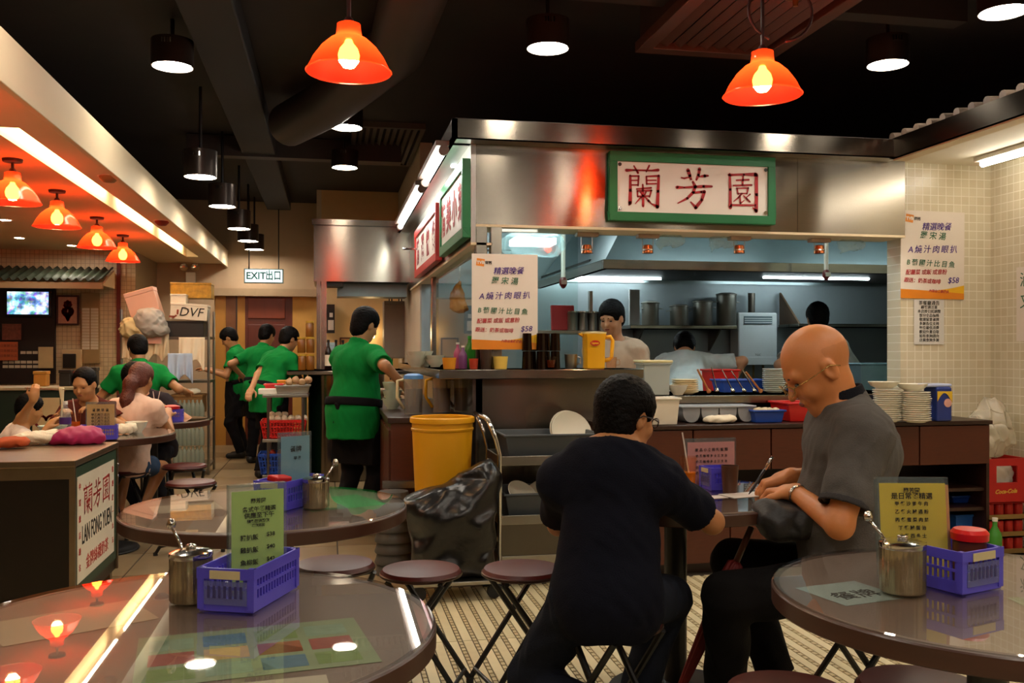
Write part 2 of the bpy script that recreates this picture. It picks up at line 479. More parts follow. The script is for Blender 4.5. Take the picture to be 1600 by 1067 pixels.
# ------------------------------------------------------------------ floor
KX, KY, KR = 0.86, 5.5, 3.72                         # kitchen: left face, front face, right side
floor = struct(MB().box(-6, -4, -0.12, 6.5, 15, -0.004).build('floor', mat('grout', '#3b3126', 0.8, var=0.2)))
tcol = [mat('floor_tile_a', '#8c7656', 0.32, var=0.16, scale=9), mat('floor_tile_b', '#806b4d', 0.34, var=0.16, scale=9), mat('floor_tile_c', '#95805f', 0.32, var=0.16, scale=9)]
P = 0.60
tm = []
for q in range(3):
    me = MB().taper(0, 0, -0.006, 0.0, P/2-0.004, P/2-0.004, P/2-0.006, P/2-0.006).mesh('tile'); me.materials.append(tcol[q]); tm.append(me)
for i in range(-6, 3):
    for j in range(0, 14):
        o = link('floor_tile', tm[(i*7+j*5) % 3], None, floor); o.location = (0.05+P*i+P/2, 5.0+P*j+P/2, 0)
scol = [mat('mosaic_a', '#dccfa9', 0.4, var=0.12, scale=14), mat('mosaic_b', '#d2c59f', 0.4, var=0.12, scale=14)]
pitch, Ls = 0.066, 0.93
sm = []
for q in range(2):
    me = MB().taper(0, 0, -0.006, 0.0, 0.0205, Ls/2-0.002, 0.0195, Ls/2-0.003).mesh('tile'); me.materials.append(scol[q]); sm.append(me)
ns = 0
for i in range(-8, 58):
    for j in range(4):
        o = link('mosaic_strip', sm[(i+j) % 2], None, floor); o.location = (0.4+pitch*i, 1.27+Ls*j+Ls/2, 0); ns += 1
dots = MB()
for i in range(-8, 58):
    x = 0.4+pitch*(i+0.5)
    for j in range(88):
        y = 1.28+0.042*j
        dots.taper(x, y+0.021, -0.006, -0.0005, 0.0085, 0.0165, 0.008, 0.016)
o = dots.build('mosaic_inserts', mat('mosaic_dot', '#bfae86', 0.5, var=0.35, scale=30), floor); o['kind'] = 'stuff'
MB().box(-6, -4, -0.006, 6.5, 1.26, -0.001).build('near_paving', scol[0], floor)
MB().box(-6, 1.26, -0.006, -0.155, 5.0, -0.001).build('side_paving', scol[1], floor)
MB().box(4.22, 1.26, -0.006, 4.40, 5.0, -0.001).build('edge_paving', scol[1], floor)

# ------------------------------------------------------------------ ceilings and soffits
CZ = 3.3
struct(MB().box(-6.0, -4, CZ, 6.5, 14.5, CZ+0.1).build('ceiling', BLACKPAINT))
struct(MB().box(-6, -4, 2.45, -1.75, 14.5, 2.62).build('ceiling_soffit', mat('soffit_paint', '#d8b98c', 0.75, var=0.05, scale=2)))
sf = bpy.data.objects['ceiling_soffit']
# the light slot cut into the soffit
MB().box(-1.60, -4, 2.45, -1.36, 14.5, 2.62).build('soffit_edge', CREAM, sf)
MB().box(-1.75, -4, 2.45, -1.60, 5.28, 2.62).build('soffit_panel', CREAM, sf)
MB().box(-1.75, 12.1, 2.45, -1.60, 14.5, 2.62).build('soffit_panel', CREAM, sf)
MB().box(-1.75, 5.28, 2.60, -1.60, 12.1, 2.62).build('slot_back', CREAM, sf)
MB().box(-1.375, -4, 2.40, -1.34, 14.5, 2.63).build('fascia_board', CREAM, sf, bev=0.004)
lt = thing('slot_light', 'white fluorescent strip set in the slot of the cream soffit', 'light', (-1.675, 5.3, 2.55))
for k, (y0, y1) in enumerate(((0.05, 2.6), (2.95, 4.6), (4.95, 6.5))):
    MB().tube([(0, y0, 0), (0, y1, 0)], 0.019, 10).build('tube', glow('slot_tube', (1, 0.88, 0.62, 1), 17), lt, smooth=40)
    MB().box(-0.03, y0-0.04, 0.022, 0.03, y1+0.04, 0.048).build('batten', WHITEP, lt)
# dropped ceiling over the right side, with its steel fascia and ribbed roof edge
struct(MB().box(3.56, -4, 2.53, 4.6, 5.55, 2.56).build('ceiling_side', mat('white_paint', '#e2d9c4', 0.75, var=0.04)))
tr = struct(MB().box(3.54, -4, 2.515, 3.57, 5.40, 2.64).build('trim_1', STEEL))
MB().box(3.57, -4, 2.505, 3.66, 5.40, 2.53).build('return_lip', CREAM, tr)
b = MB()
nr = 70
for i in range(nr):
    y0 = 5.38-i*0.125
    b.tube([(3.545, y0, 2.652), (4.4, y0, 2.70)], 0.028, 10)
b.build('ribbed_roof', mat('roof_rib', '#473a30', 0.6, var=0.2), tr, smooth=50)['kind'] = 'stuff'
# steel cornice round the kitchen
t2 = struct(MB().box(0.70, 5.35, 2.52, 3.56, 5.39, 2.63).build('trim_2', STEEL))
MB().box(0.70, 5.39, 2.52, 3.60, 5.56, 2.535).build('return_lip', STEELV, t2)
t3 = struct(MB().box(0.70, 5.35, 2.52, 0.73, 9.8, 2.63).build('trim_3', STEEL))
MB().box(0.73, 5.5, 2.52, 0.86, 9.8, 2.535).build('return_lip', STEELV, t3)
struct(MB().box(0.72, 5.38, 2.60, 6.0, 9.9, 2.64).build('ceiling_kitchen', BLACKPAINT))
struct(MB().box(0.90, 5.78, 2.56, 5.9, 8.85, 2.59).build('ceiling_kitchen_inner', mat('kitchen_ceiling', '#c3cfcf', 0.6, var=0.05)))

# ------------------------------------------------------------------ walls
struct(MB().box(4.40, -4, 0, 4.55, 5.6, 2.54).build('wall_right', TILE_R))
wk = struct(MB().box(KR, 5.55, 0, 4.40, 5.70, 2.54).box(4.40, 5.6, 0, 5.9, 5.70, 2.64).build('wall_kitchen', TILE_F))
struct(MB().box(5.9, 5.55, 0, 6.0, 9.0, 2.64).build('wall_kitchen_side', TILE_K))
struct(MB().box(0.86, 8.85, 0, 5.9, 9.0, 2.57).build('wall_kitchen_back', TILE_K))
struct(MB().box(-6, -4.1, 0, 6.5, -4, 3.4).build('wall_front', mat('front_wall_paint', '#4c3e30', 0.8, var=0.1)))
struct(MB().box(-6.1, -4, 0, -6, 14, 2.7).build('wall_left', PALE))
struct(MB().box(-6, 11.6, 0, -2.36, 11.75, 2.5).build('wall_far_left', TILE_L))
struct(MB().box(-2.40, 11.62, 0, -2.25, 13.0, 2.5).build('wall_far_return', TILE_L))
struct(MB().box(-2.45, 11.57, 0, -2.41, 11.61, 2.48).build('trim_4', mat('rust_strip', '#5e1c12', 0.5)))
wb = struct(MB().box(-2.3, 13.0, 2.02, -0.10, 13.12, 3.3).box(-2.3, 13.0, 0, -1.52, 13.12, 2.02).build('wall_back', mat('taupe_wall', '#b49a7c', 0.8, var=0.05)))
MB().box(-1.56, 12.96, 2.02, -0.12, 13.0, 2.12).build('lintel_board', mat('lintel', '#a08768', 0.6), wb)
struct(MB().box(-0.10, 11.9, 0, 1.2, 12.02, 3.3).build('wall_bar', mat('bar_wall', '#d8b684', 0.7, var=0.05)))
struct(MB().box(-0.16, 11.9, 0, -0.10, 13.0, 3.3).build('wall_bar_side', PALE))
struct(MB().box(0.86, 9.0, 0, 0.98, 11.9, 3.3).build('wall_kitchen_return', PALE))
# beyond the opening at the far end: panelled doors
wy = mat('yellow_wood', '#b07a2c', 0.5, var=0.15, scale=3, stretch=(2,2,0.3))
wr = mat('red_wood', '#5a1f0d', 0.4, var=0.25, scale=3, stretch=(6,6,0.6))
d1 = struct(MB().box(-1.52, 13.10, 0, -1.38, 13.14, 2.02).box(-1.23, 13.10, 0, -1.13, 13.14, 2.02).build('door_1', wy))
MB().box(-1.38, 13.09, 0, -1.25, 13.13, 2.02).build('door_panel', mat('brown_wood', '#6e3f18', 0.5, var=0.2), d1)
MB().box(-1.25, 13.08, 0, -1.23, 13.13, 2.02).build('door_gap', WOODV, d1)
d2 = struct(MB().box(-1.13, 13.11, 0, -0.50, 13.15, 2.02).build('door_2', wr))
MB().box(-1.09, 13.085, 1.72, -0.60, 13.11, 2.0).build('door_panel', mat('red_wood_light', '#6d2a10', 0.4, var=0.25, scale=3, stretch=(6,6,0.6)), d2, bev=0.006)
MB().box(-1.09, 13.085, 0.1, -0.60, 13.11, 1.64).build('door_panel', wr, d2, bev=0.006)
MB().box(-0.57, 13.06, 1.0, -0.54, 13.09, 1.12).build('door_handle', CHROME, d2)
struct(MB().box(-0.50, 13.10, 0, -0.12, 13.14, 2.02).build('door_3', mat('ochre_panel', '#c59447', 0.6, var=0.1)))

# ------------------------------------------------------------------ black ceiling services
M_ = mat('duct_black', '#2b211e', 0.55, var=0.25, scale=5)
du = tag(MB().tube([(-0.32, 7.6, 3.08), (0.0, 6.9, 3.09), (0.40, 5.6, 3.10), (0.46, 3.2, 3.10), (0.46, -2, 3.10)], 0.17, 20).build('air_duct', M_, smooth=40), 'black painted round air duct curving below the black ceiling', 'duct')
for i, y in enumerate((5.2, 4.0, 2.8)):
    MB().tube([(0.46, y-2, 3.10), (0.46, y-1.97, 3.10)], 0.176, 20).build('duct_band', BLACKMETAL, du, smooth=40)
tag(MB().box(-0.80, 2.0, 3.12, -0.50, 12.5, 3.29).build('cable_trunk', mat('trunk_black', '#171211', 0.7, var=0.2), bev=0.01), 'long black box duct above the row of hanging can lights', 'duct')
for k, (x0, y0, x1, y1, z, h, lab) in enumerate((( -1.3, 9.0, 0.68, 9.14, 3.10, 0.19, 'black ceiling beam crossing before the far hood'), (0.75, 4.6, 3.5, 4.72, 3.12, 0.17, 'black ceiling beam crossing behind the red lamps'), (1.55, -2, 1.70, 4.6, 3.14, 0.15, 'black ceiling beam running towards the kitchen sign'))):
    struct(MB().box(x0, y0, z, x1, y1, z+h).build('ceiling_beam', M_))
g = thing('air_grille', 'square black air grille with slats in the far ceiling', 'vent', (0.52, 9.1, 3.27))
MB().box(-0.32, -0.85, -0.02, 0.32, -0.80, 0.03).box(-0.32, 0.80, -0.02, 0.32, 0.85, 0.03).box(-0.32, -0.8, -0.02, -0.28, 0.8, 0.03).box(0.28, -0.8, -0.02, 0.32, 0.8, 0.03).build('frame', mat('grille_grey', '#4b423a', 0.5), g)
sl = MB().obox((0,0,0), (0.035, 1.6, 0.008), Matrix.Rotation(0.6, 3, 'Y')).mesh('slat'); sl.materials.append(MATS['grille_grey'])
for i in range(9):
    o = link('slat', sl, None, g); o.location = (-0.24+0.06*i, 0, -0.005)
g = thing('ceiling_air_unit', 'large black slatted air conditioning unit above the red lamp', 'air conditioner', (2.15, 4.35, 3.0))
MB().box(-0.40, -0.75, 0.06, 0.40, 0.75, 0.29).build('housing', M_, g, bev=0.01)
MB().box(-0.42, -0.77, 0.0, 0.42, -0.68, 0.06).box(-0.42, 0.68, 0.0, 0.42, 0.77, 0.06).box(-0.42, -0.7, 0.0, -0.34, 0.7, 0.06).box(0.34, -0.7, 0.0, 0.42, 0.7, 0.06).build('frame', mat('unit_frame', '#4a2f28', 0.45, var=0.2), g, bev=0.004)
sl = MB().obox((0,0,0), (0.05, 1.38, 0.008), Matrix.Rotation(0.5, 3, 'Y')).mesh('slat'); sl.materials.append(MATS['unit_frame'])
for i in range(8):
    o = link('slat', sl, None, g); o.location = (-0.28+0.08*i, 0, 0.03)

# ------------------------------------------------------------------ lamps
CANW = glow('can_face', (1, 0.90, 0.76, 1), CAN_LIGHT)
canp = mat('can_paint', '#3a302b', 0.3, 0.6, var=0.2)
def can_lamp(x, y, z, h, label, group=None, top=None):
    t = thing('can_light', label, 'light', (x, y, z), 0, group)
    MB().lathe([(0.118, 0.0), (0.124, 0.0), (0.124, h), (0.06, h+0.01), (0.0, h+0.01)], n=28, close=True).build('housing', canp, t, smooth=40)
    MB().lathe([(0.0, 0.035), (0.100, 0.028), (0.116, 0.006), (0.118, 0.0)][::-1], n=28, close=True).build('reflector', mat('can_reflector', '#cfc6b8', 0.35, 0.5), t, smooth=60)
    MB().lathe([(0.0, 0.012), (0.104, 0.012), (0.106, 0.018), (0, 0.018)], n=28).build('diffuser', CANW, t)
    if top: MB().tube([(0, 0, h), (0, 0, top-z)], 0.012, 8).build('stem', BLACKMETAL, t)
    for k in range(4):
        a = -1.9+0.13*k
        MB().obox((0.1235*math.cos(a), 0.1235*math.sin(a), h*0.8), (0.006, 0.008, 0.03), Matrix.Rotation(a, 3, 'Z')).build('vent_slot', CHROME, t)
    return t
for k, (y, l) in enumerate(((7.39, 'nearest hanging can light of the row beside the cream soffit'), (8.86, 'second hanging can light of the row beside the cream soffit'), (10.45, 'third hanging can light of the row beside the cream soffit'), (11.6, 'fourth hanging can light, above the green exit sign'), (12.55, 'farthest hanging can light, closest to the exit sign'))):
    can_lamp(-0.965, y, 2.6, 0.20, l, top=3.29)
for (x, y, l) in ((-0.935, 5.92, 'large can light under the black ceiling beside the cream soffit'), (0.13, 7.28, 'nearer of two can lights beside the slatted air grille'), (0.14, 8.87, 'farther of two can lights beside the slatted air grille'),
                  (1.22, 5.15, 'can light above the left end of the steel kitchen cornice'), (3.30, 5.05, 'can light above the right end of the kitchen sign wall'), (3.366, 4.15, 'can light nearest the top right by the ribbed roof'), (1.2, 4.2, 'can light cut by the top edge over the middle'),
                  (-0.3, 2.1, 'can light over the green menu table, out of frame'), (2.3, 2.0, 'can light over the yellow menu table, out of frame'), (3.366, 2.4, 'can light out of frame by the right wall'), (1.1, 0.6, 'can light behind the camera, middle'), (-0.935, 0.4, 'can light behind the camera by the soffit'), (3.2, 0.3, 'can light behind the camera by the right wall'), (-0.935, 3.9, 'can light out of frame by the soffit'), (0.0, -0.7, 'added fill can light behind the camera, left'), (2.2, -0.7, 'added fill can light behind the camera, right')):
    can_lamp(x, y, 3.0, 0.16, l, top=3.29)  # the last two cans are unseen fill, added to light upright surfaces

SHADE = bpy.data.materials.new('red_shade'); SHADE.use_nodes = True
nt = SHADE.node_tree; nt.nodes.remove(nt.nodes['Principled BSDF'])
tl = nt.nodes.new('ShaderNodeBsdfTranslucent'); tl.inputs[0].default_value = (0.95, 0.05, 0.012, 1)
df = nt.nodes.new('ShaderNodeBsdfDiffuse'); df.inputs[0].default_value = (0.55, 0.03, 0.015, 1)
tp = nt.nodes.new('ShaderNodeBsdfTransparent'); tp.inputs[0].default_value = (1.0, 0.09, 0.02, 1)
gl = nt.nodes.new('ShaderNodeBsdfGlossy'); gl.inputs['Roughness'].default_value = 0.15
m1 = nt.nodes.new('ShaderNodeMixShader'); m1.inputs[0].default_value = 0.45
m2 = nt.nodes.new('ShaderNodeMixShader'); m2.inputs[0].default_value = 0.42
m3 = nt.nodes.new('ShaderNodeMixShader'); m3.inputs[0].default_value = 0.05
nt.links.new(tl.outputs[0], m1.inputs[1]); nt.links.new(df.outputs[0], m1.inputs[2])
nt.links.new(m1.outputs[0], m2.inputs[1]); nt.links.new(tp.outputs[0], m2.inputs[2])
nt.links.new(m2.outputs[0], m3.inputs[1]); nt.links.new(gl.outputs[0], m3.inputs[2])
nt.links.new(m3.outputs[0], nt.nodes['Material Output'].inputs[0])
BULB = glow('warm_bulb', (1, 0.68, 0.30, 1), BULB_LIGHT)
LAMPM = mat('lamp_socket', '#3a1410', 0.5)
def red_lamp(x, y, zrim, label, ztop, R=0.178, tilt=0.0, group=None):
    """plastic shade with a neck; the origin is the middle of the rim"""
    t = thing('red_pendant_lamp', label, 'lamp', (x, y, zrim), 0, group)
    k = R/0.178
    prof = [(0.178, 0.0), (0.182, 0.004), (0.174, 0.012), (0.150, 0.060), (0.118, 0.105), (0.080, 0.140), (0.056, 0.152), (0.052, 0.175), (0.050, 0.205), (0.034, 0.212)]
    s = MB().lathe([(r*k, z*k) for r, z in prof], n=40, close=True).build('lamp_shade', SHADE, t, smooth=True)
    bu = [(0.0, -0.072), (0.024, -0.066), (0.042, -0.042), (0.046, -0.014), (0.038, 0.012), (0.020, 0.034), (0.014, 0.05)]
    o = MB().lathe([(r*k, (z+0.090)*k) for r, z in bu], n=20).build('bulb', BULB, t, smooth=True)
    MB().lathe([(0.015*k, 0.143*k), (0.026*k, 0.143*k), (0.026*k, 0.215*k), (0.014*k, 0.235*k), (0.0, 0.235*k)], n=18).build('socket', LAMPM, t, smooth=40)
    MB().tube([(0, 0, 0.23*k), (0, 0, ztop-zrim-0.02)], 0.009, 8).build('stem', LAMPM, t)
    MB().lathe([(0.0, -0.025), (0.055, -0.02), (0.06, 0.0), (0, 0)], (0, 0, ztop-zrim), n=20).build('ceiling_plate', LAMPM, t, smooth=40)
    if tilt: t.rotation_euler = (tilt[0], tilt[1], 0)
    return t
red_lamp(0.08, 4.0, 2.46, 'glowing red lamp hanging alone below the black ceiling, left of the kitchen', 3.12)
red_lamp(1.97, 4.0, 2.46, 'glowing red lamp hanging above the right end of the kitchen sign', 3.06)
for (x, y, l) in ((-1.90, 6.15, 'red lamp on the cream soffit, leftmost and cut by the frame edge'), (-1.95, 7.28, 'second red lamp from the left on the cream soffit'), (-2.0, 8.68, 'third red lamp from the left on the cream soffit'), (-2.05, 9.96, 'farthest red lamp on the cream soffit, near the rack'),
                  (-1.86, 4.6, 'red lamp on the soffit just out of frame')):
    red_lamp(x, y, 2.18, l, 2.452, R=0.162)
for (x, y, l) in ((2.62, 0.0, 'red lamp behind the camera, right'), (0.08, -0.6, 'red lamp behind the camera, middle')):
    red_lamp(x, y, 2.46, l, 3.3)
# coiled cord by the right red lamp, pipe fittings
tag(MB().tube([(2.0+0.16*math.cos(a)+0.06, 4.0, 2.86+0.14*math.sin(a)) for a in [i*0.25-1.4 for i in range(24)]], 0.007, 6).build('lamp_cord', LAMPM, smooth=True), 'loop of dark cable beside the red lamp above the sign', 'cord')
s = thing('sprinkler_head', 'round sprinkler head on the black ceiling near the right red lamp', 'sprinkler', (2.19, 4.1, 2.93))
MB().lathe([(0.0, 0.0), (0.012, 0.0), (0.014, 0.03), (0.05, 0.04), (0.055, 0.05), (0.0, 0.05)], n=18).build('cup', mat('brass', '#9a6b3a', 0.35, 0.9), s, smooth=40)
MB().tube([(0, 0, 0.05), (0, 0, 0.37)], 0.012, 8).build('pipe', BLACKMETAL, s)
# fittings on the soffit
for (px, py, l) in ((253, 345, 'dark red smoke detector on the soffit beside the light slot'), (170, 275, 'small round sprinkler on the soffit edge by the light slot')):
    p = at(px, py, Z=2.45)
    t = thing('ceiling_fitting', l, 'detector', (p.x, p.y, 2.452))
    MB().lathe([(0.0, -0.05), (0.035, -0.045), (0.06, -0.02), (0.065, 0.0), (0, 0)], n=20).build('dome', mat('dome_'+str(px), '#6d2418' if px == 253 else '#8d7650', 0.4), t, smooth=40)
    MB().lathe([(0.07, -0.006), (0.075, 0.0), (0.0, 0.0), (0, -0.006)], n=20).build('base', WHITEP, t, smooth=40)
# tube light on the right-hand soffit
p0 = at(1535, 222, X=4.12)
t = thing('tube_light', 'white fluorescent tube under the right soffit above the tiled wall', 'light', (4.12, p0.y, 2.50))
MB().tube([(0, 0, -0.02), (0, -1.5, -0.02)], 0.02, 12).build('tube', glow('side_tube', (1, 0.93, 0.80, 1), TUBE_LIGHT), t, smooth=40)
MB().box(-0.035, -1.54, 0.0, 0.035, 0.04, 0.028).build('batten', WHITEP, t, bev=0.004)
for k, (x, y, l) in enumerate(((0.4, -1.4, 'added fill tube behind the camera, left'), (2.2, -1.4, 'added fill tube behind the camera, right'), (1.3, -3.0, 'added fill tube behind the camera, by the front wall'))):
    t = thing('fill_tube', l, 'light', (x, y, 2.95))  # unseen tubes, added to brighten whatever faces the camera
    MB().tube([(-0.6, 0, -0.02), (0.6, 0, -0.02)], 0.02, 12).build('tube', glow('fill_tube_glow', (1, 0.93, 0.80, 1), 20), t, smooth=40)
    MB().box(-0.64, -0.03, 0.0, 0.64, 0.03, 0.35).build('batten', WHITEP, t)


# small recessed spots in the soffit; those out of frame are added fill
for k, (x, y, l) in enumerate((tuple(at(8, 343, Z=2.45))[:2]+('small recessed spot in the soffit by the frame edge',), tuple(at(30, 371, Z=2.45))[:2]+('small recessed spot in the soffit behind the second red lamp',), tuple(at(112, 383, Z=2.45))[:2]+('small recessed spot in the soffit left of the third red lamp',), (-2.3, 4.7, 'added fill spot in the soffit, out of frame over the steel cabinet'), (-1.52, 4.2, 'added fill spot in the soffit, out of frame by the light slot'), (-2.9, 5.4, 'added fill spot in the soffit, out of frame by the left edge'))):
    t = thing('recessed_spot', l, 'light', (x, y, 2.45))
    MB().lathe([(0.05,0.0),(0.062,0.0),(0.064,-0.005),(0.05,-0.008)], n=20, close=True).build('ring', WHITEP, t, smooth=40)
    MB().lathe([(0,-0.003),(0.05,-0.003),(0.05,-0.001),(0,-0.001)], n=20).build('lens', glow('spot_lens', (1,0.88,0.70,1), 120), t)
# ------------------------------------------------------------------ kitchen front: steel header, sign, boards, glass
hd = struct(MB().box(KX, KY, 2.04, 2.95, KY+0.03, 2.53).build('wall_kitchen_header', STEEL))
MB().box(2.953, KY, 2.04, KR, KY+0.03, 2.53).build('header_panel', STEEL, hd)
MB().box(KX, KY-0.004, 2.025, KR, KY+0.24, 2.04).build('header_lip', CREAM, hd)
MB().box(KX+0.05, KY+0.24, 2.025, KR, KY+0.27, 2.56).build('header_inner', STEELV, hd)
hs = struct(MB().box(KX-0.03, KY, 1.93, KX, 9.8, 2.53).build('wall_kitchen_header_side', STEELV))
MB().box(KX-0.03, KY, 1.915, KX+0.10, 9.8, 1.93).build('header_lip', CREAM, hs)
# main sign
SY = KY-0.05
pA, pB = at(953, 347, Y=SY), at(1212, 347, Y=SY)
z0, z1 = at(953, 344, Y=SY).z, at(953, 235, Y=SY).z
sg = thing('kitchen_sign', 'white signboard with three large red characters and a green frame on the steel header', 'sign', (pA.x, SY, z0))
W, Hh = pB.x-pA.x, z1-z0
MB().box(0, 0, 0, W, 0.045, 0.055).box(0, 0, Hh-0.06, W, 0.045, Hh).box(0, 0, 0.055, 0.05, 0.045, Hh-0.06).box(W-0.05, 0, 0.055, W, 0.045, Hh-0.06).build('sign_frame', GREENP, sg, bev=0.004)
MB().box(0.05, 0.012, 0.055, W-0.05, 0.045, Hh-0.06).build('sign_panel', SHEET, sg)
KAI = {  # brush strokes: (x, y, width) measured on a 1600 x 711 grid of the board
 'lan': [[(172,212,22),(235,208,12),(400,206,12),(460,198,20)], [(238,168,10),(275,232,16)], [(378,160,14),(350,218,10)],
         [(205,262,16),(206,400,22),(203,520,26),(195,538,12)], [(205,266,12),(283,262,12)], [(281,262,14),(276,352,12)], [(215,306,9),(275,303,9)], [(215,349,10),(277,346,10)],
         [(464,252,18),(458,400,22),(452,548,26)], [(452,548,24),(402,522,8)], [(350,264,10),(465,254,14)], [(352,264,12),(354,336,12)], [(356,300,9),(440,296,9)], [(356,334,10),(442,329,10)],
         [(262,386,10),(395,370,13)], [(318,342,12),(322,450,18),(321,545,18)], [(270,404,11),(272,458,11)], [(268,404,10),(398,394,12)], [(396,394,13),(380,455,11)], [(275,454,10),(380,448,10)],
         [(300,412,12),(312,442,9)], [(348,408,12),(336,440,8)], [(304,460,13),(250,526,6)], [(338,458,9),(372,494,18),(398,522,8)]],
 'fong': [[(735,188,26),(752,240,22),(762,276,14)], [(672,262,9),(700,268,12),(752,252,9)], [(842,172,22),(832,230,20),(812,278,14)], [(840,246,10),(890,238,22),(922,234,12)],
          [(780,300,18),(802,346,26)], [(632,356,22),(700,356,14),(880,338,20),(956,336,16)], [(800,350,20),(782,400,20),(728,458,18),(640,508,8)],
          [(790,402,14),(858,392,18),(888,388,22),(862,470,22),(806,546,24)], [(806,542,22),(760,492,10)]],
 'yuen': [[(1124,212,18),(1130,360,20),(1130,532,26)], [(1116,220,16),(1260,208,16),(1370,204,28)], [(1378,208,26),(1380,400,24),(1376,558,28)], [(1376,558,22),(1344,528,8)], [(1138,508,14),(1368,504,14)],
          [(1188,268,12),(1306,258,14)], [(1252,226,12),(1246,312,14)], [(1160,320,12),(1332,308,15)], [(1194,346,12),(1204,402,10)], [(1192,346,9),(1302,338,12)], [(1300,338,13),(1288,396,10)], [(1202,396,9),(1290,390,9)],
          [(1240,394,13),(1205,436,12),(1162,472,6)], [(1222,412,11),(1226,488,13)], [(1226,490,11),(1262,460,6)], [(1256,414,8),(1288,446,16),(1318,472,10)], [(1318,398,11),(1280,432,7)]]}
def kai(parent, ox, oz, sx, sz, y, mm, name='character'):
    for k in ('lan', 'fong', 'yuen'):
        st = [[(ox+a*sx, oz+(711-b)*sz, w*(sx+sz)/2*1.35) for a, b, w in s] for s in KAI[k]]
        me = strokes_mesh(name, st)
        o = link(name, me, mm, parent)
        o.matrix_local = Matrix(((1,0,0,0),(0,0,-1,y),(0,1,0,0),(0,0,0,1)))
# board grid -> metres on this sign: grid x 40..1555 is the framed width, y 35..690 the height
gx, gz = W/(1557-18), Hh/(690-35)
kai(sg, -18*gx, -(711-690)*gz, gx, gz, 0.010, REDINK)
for (a, b) in ((0.065, 0.075), (W-0.065, 0.075), (0.065, Hh-0.08), (W-0.065, Hh-0.08)):
    MB().tube([(a, 0.014, b), (a, 0.004, b)], 0.012, 10).build('bolt', CHROME, sg)

# side boards with tube lights above them
def side_board(y0, y1, zlo, zhi, frame, chars, ink, label):
    t = thing('menu_board', label, 'sign', (KX-0.09, y0, zlo))
    L, h = y1-y0, zhi-zlo
    MB().box(0, 0, 0, 0.05, L, 0.06).box(0, 0, h-0.06, 0.05, L, h).box(0, 0, 0.06, 0.05, 0.05, h-0.06).box(0, L-0.05, 0.06, 0.05, L, h-0.06).build('board_frame', frame, t, bev=0.004)
    MB().box(0.012, 0.05, 0.06, 0.05, L-0.05, h-0.06).build('board_panel', SHEET, t)
    for i, ch in enumerate(chars):
        text('character', ch, min(0.24, (L-0.2)/len(chars)), ink, t, frame3((0.010, L-(L/len(chars))*(i+0.5), h*0.47), (0,-1,0), (0,0,1)), bold=0.006)
    return t
side_board(5.44, 6.62, 1.95, 2.42, GREENP, '精美小菜', REDINK, 'nearer side menu board with green frame and four red characters')
side_board(6.86, 8.6, 1.95, 2.38, mat('red_frame', '#b02018', 0.4), '精選快餐', mat('crimson_ink', '#8d1020', 0.5), 'farther side menu board with red frame and red characters')
TUBEC = glow('board_tube', (0.95, 1.0, 0.93, 1), TUBE_LIGHT*1.5)
for k, (y0, y1, l) in enumerate(((5.42, 6.55, 'nearer fluorescent tube fixture above the side menu boards'), (6.75, 8.9, 'farther fluorescent tube fixture above the side menu boards'))):
    t = thing('board_light', l, 'light', (KX-0.20, y0, 2.46))
    MB().tube([(0, 0.05, 0), (0, y1-y0-0.05, 0)], 0.019, 10).build('tube', TUBEC, t, smooth=40)
    MB().box(-0.05, 0, 0.025, 0.03, y1-y0, 0.055).build('batten', mat('fixture_brown', '#5b463b', 0.5), t, bev=0.003)
    for yy in (0.02, y1-y0-0.02): MB().tube([(0, yy-0.02, 0), (0, yy+0.02, 0)], 0.030, 12).build('end_cap', MATS['fixture_brown'], t, smooth=40)
# posts and panes of the counter window
def post(x0, y0, x1, y1, z0, z1, n='trim_5'):
    return struct(MB().box(x0, y0, z0, x1, y1, z1).build(n, STEEL, bev=0.004))
post(KX, KY, KX+0.07, KY+0.07, 1.17, 2.03); post(KX+0.09, KY, KX+0.16, KY+0.07, 1.17, 2.03, 'trim_6')
post(KX, 7.95, KX+0.06, 8.05, 1.17, 1.92, 'trim_7')
g1 = struct(MB().box(KX+0.02, KY+0.07, 1.17, KX+0.028, 7.95, 1.92).build('window_1', GLASS))
g2 = struct(MB().box(KX+0.16, KY+0.03, 1.17, 1.50, KY+0.038, 2.03).build('window_2', GLASS))
# ledges and steel front
lg = tag(MB().prism([(0.62, 5.34), (1.86, 5.34), (1.86, 5.74), (0.95, 5.74), (0.95, 8.6), (0.62, 8.6)], 'z', 1.115, 1.17).build('serving_ledge', STEEL, bev=0.004), 'brushed steel raised serving ledge carrying cups and the yellow jug', 'counter')
struct(MB().box(KX, 5.50, 0, 1.90, 5.56, 1.115).build('wall_counter_front', STEEL))
struct(MB().box(KX-0.02, 5.50, 0.88, KX+0.04, 9.0, 1.115).build('wall_counter_side', STEEL))
tag(MB().box(1.88, 5.36, 0.955, KR-0.005, 6.0, 1.005).build('pass_counter', STEEL, bev=0.004), 'lower steel pass counter with plates and blue tray in front of the cooks', 'counter')
struct(MB().box(1.90, 5.50, 0.0, KR, 5.56, 0.955).build('wall_pass_front', DARKSTEEL))
struct(MB().box(0.9, 5.8, 0.5, 5.9, 6.2, 0.93).build('wall_inner_counter', DARKSTEEL))
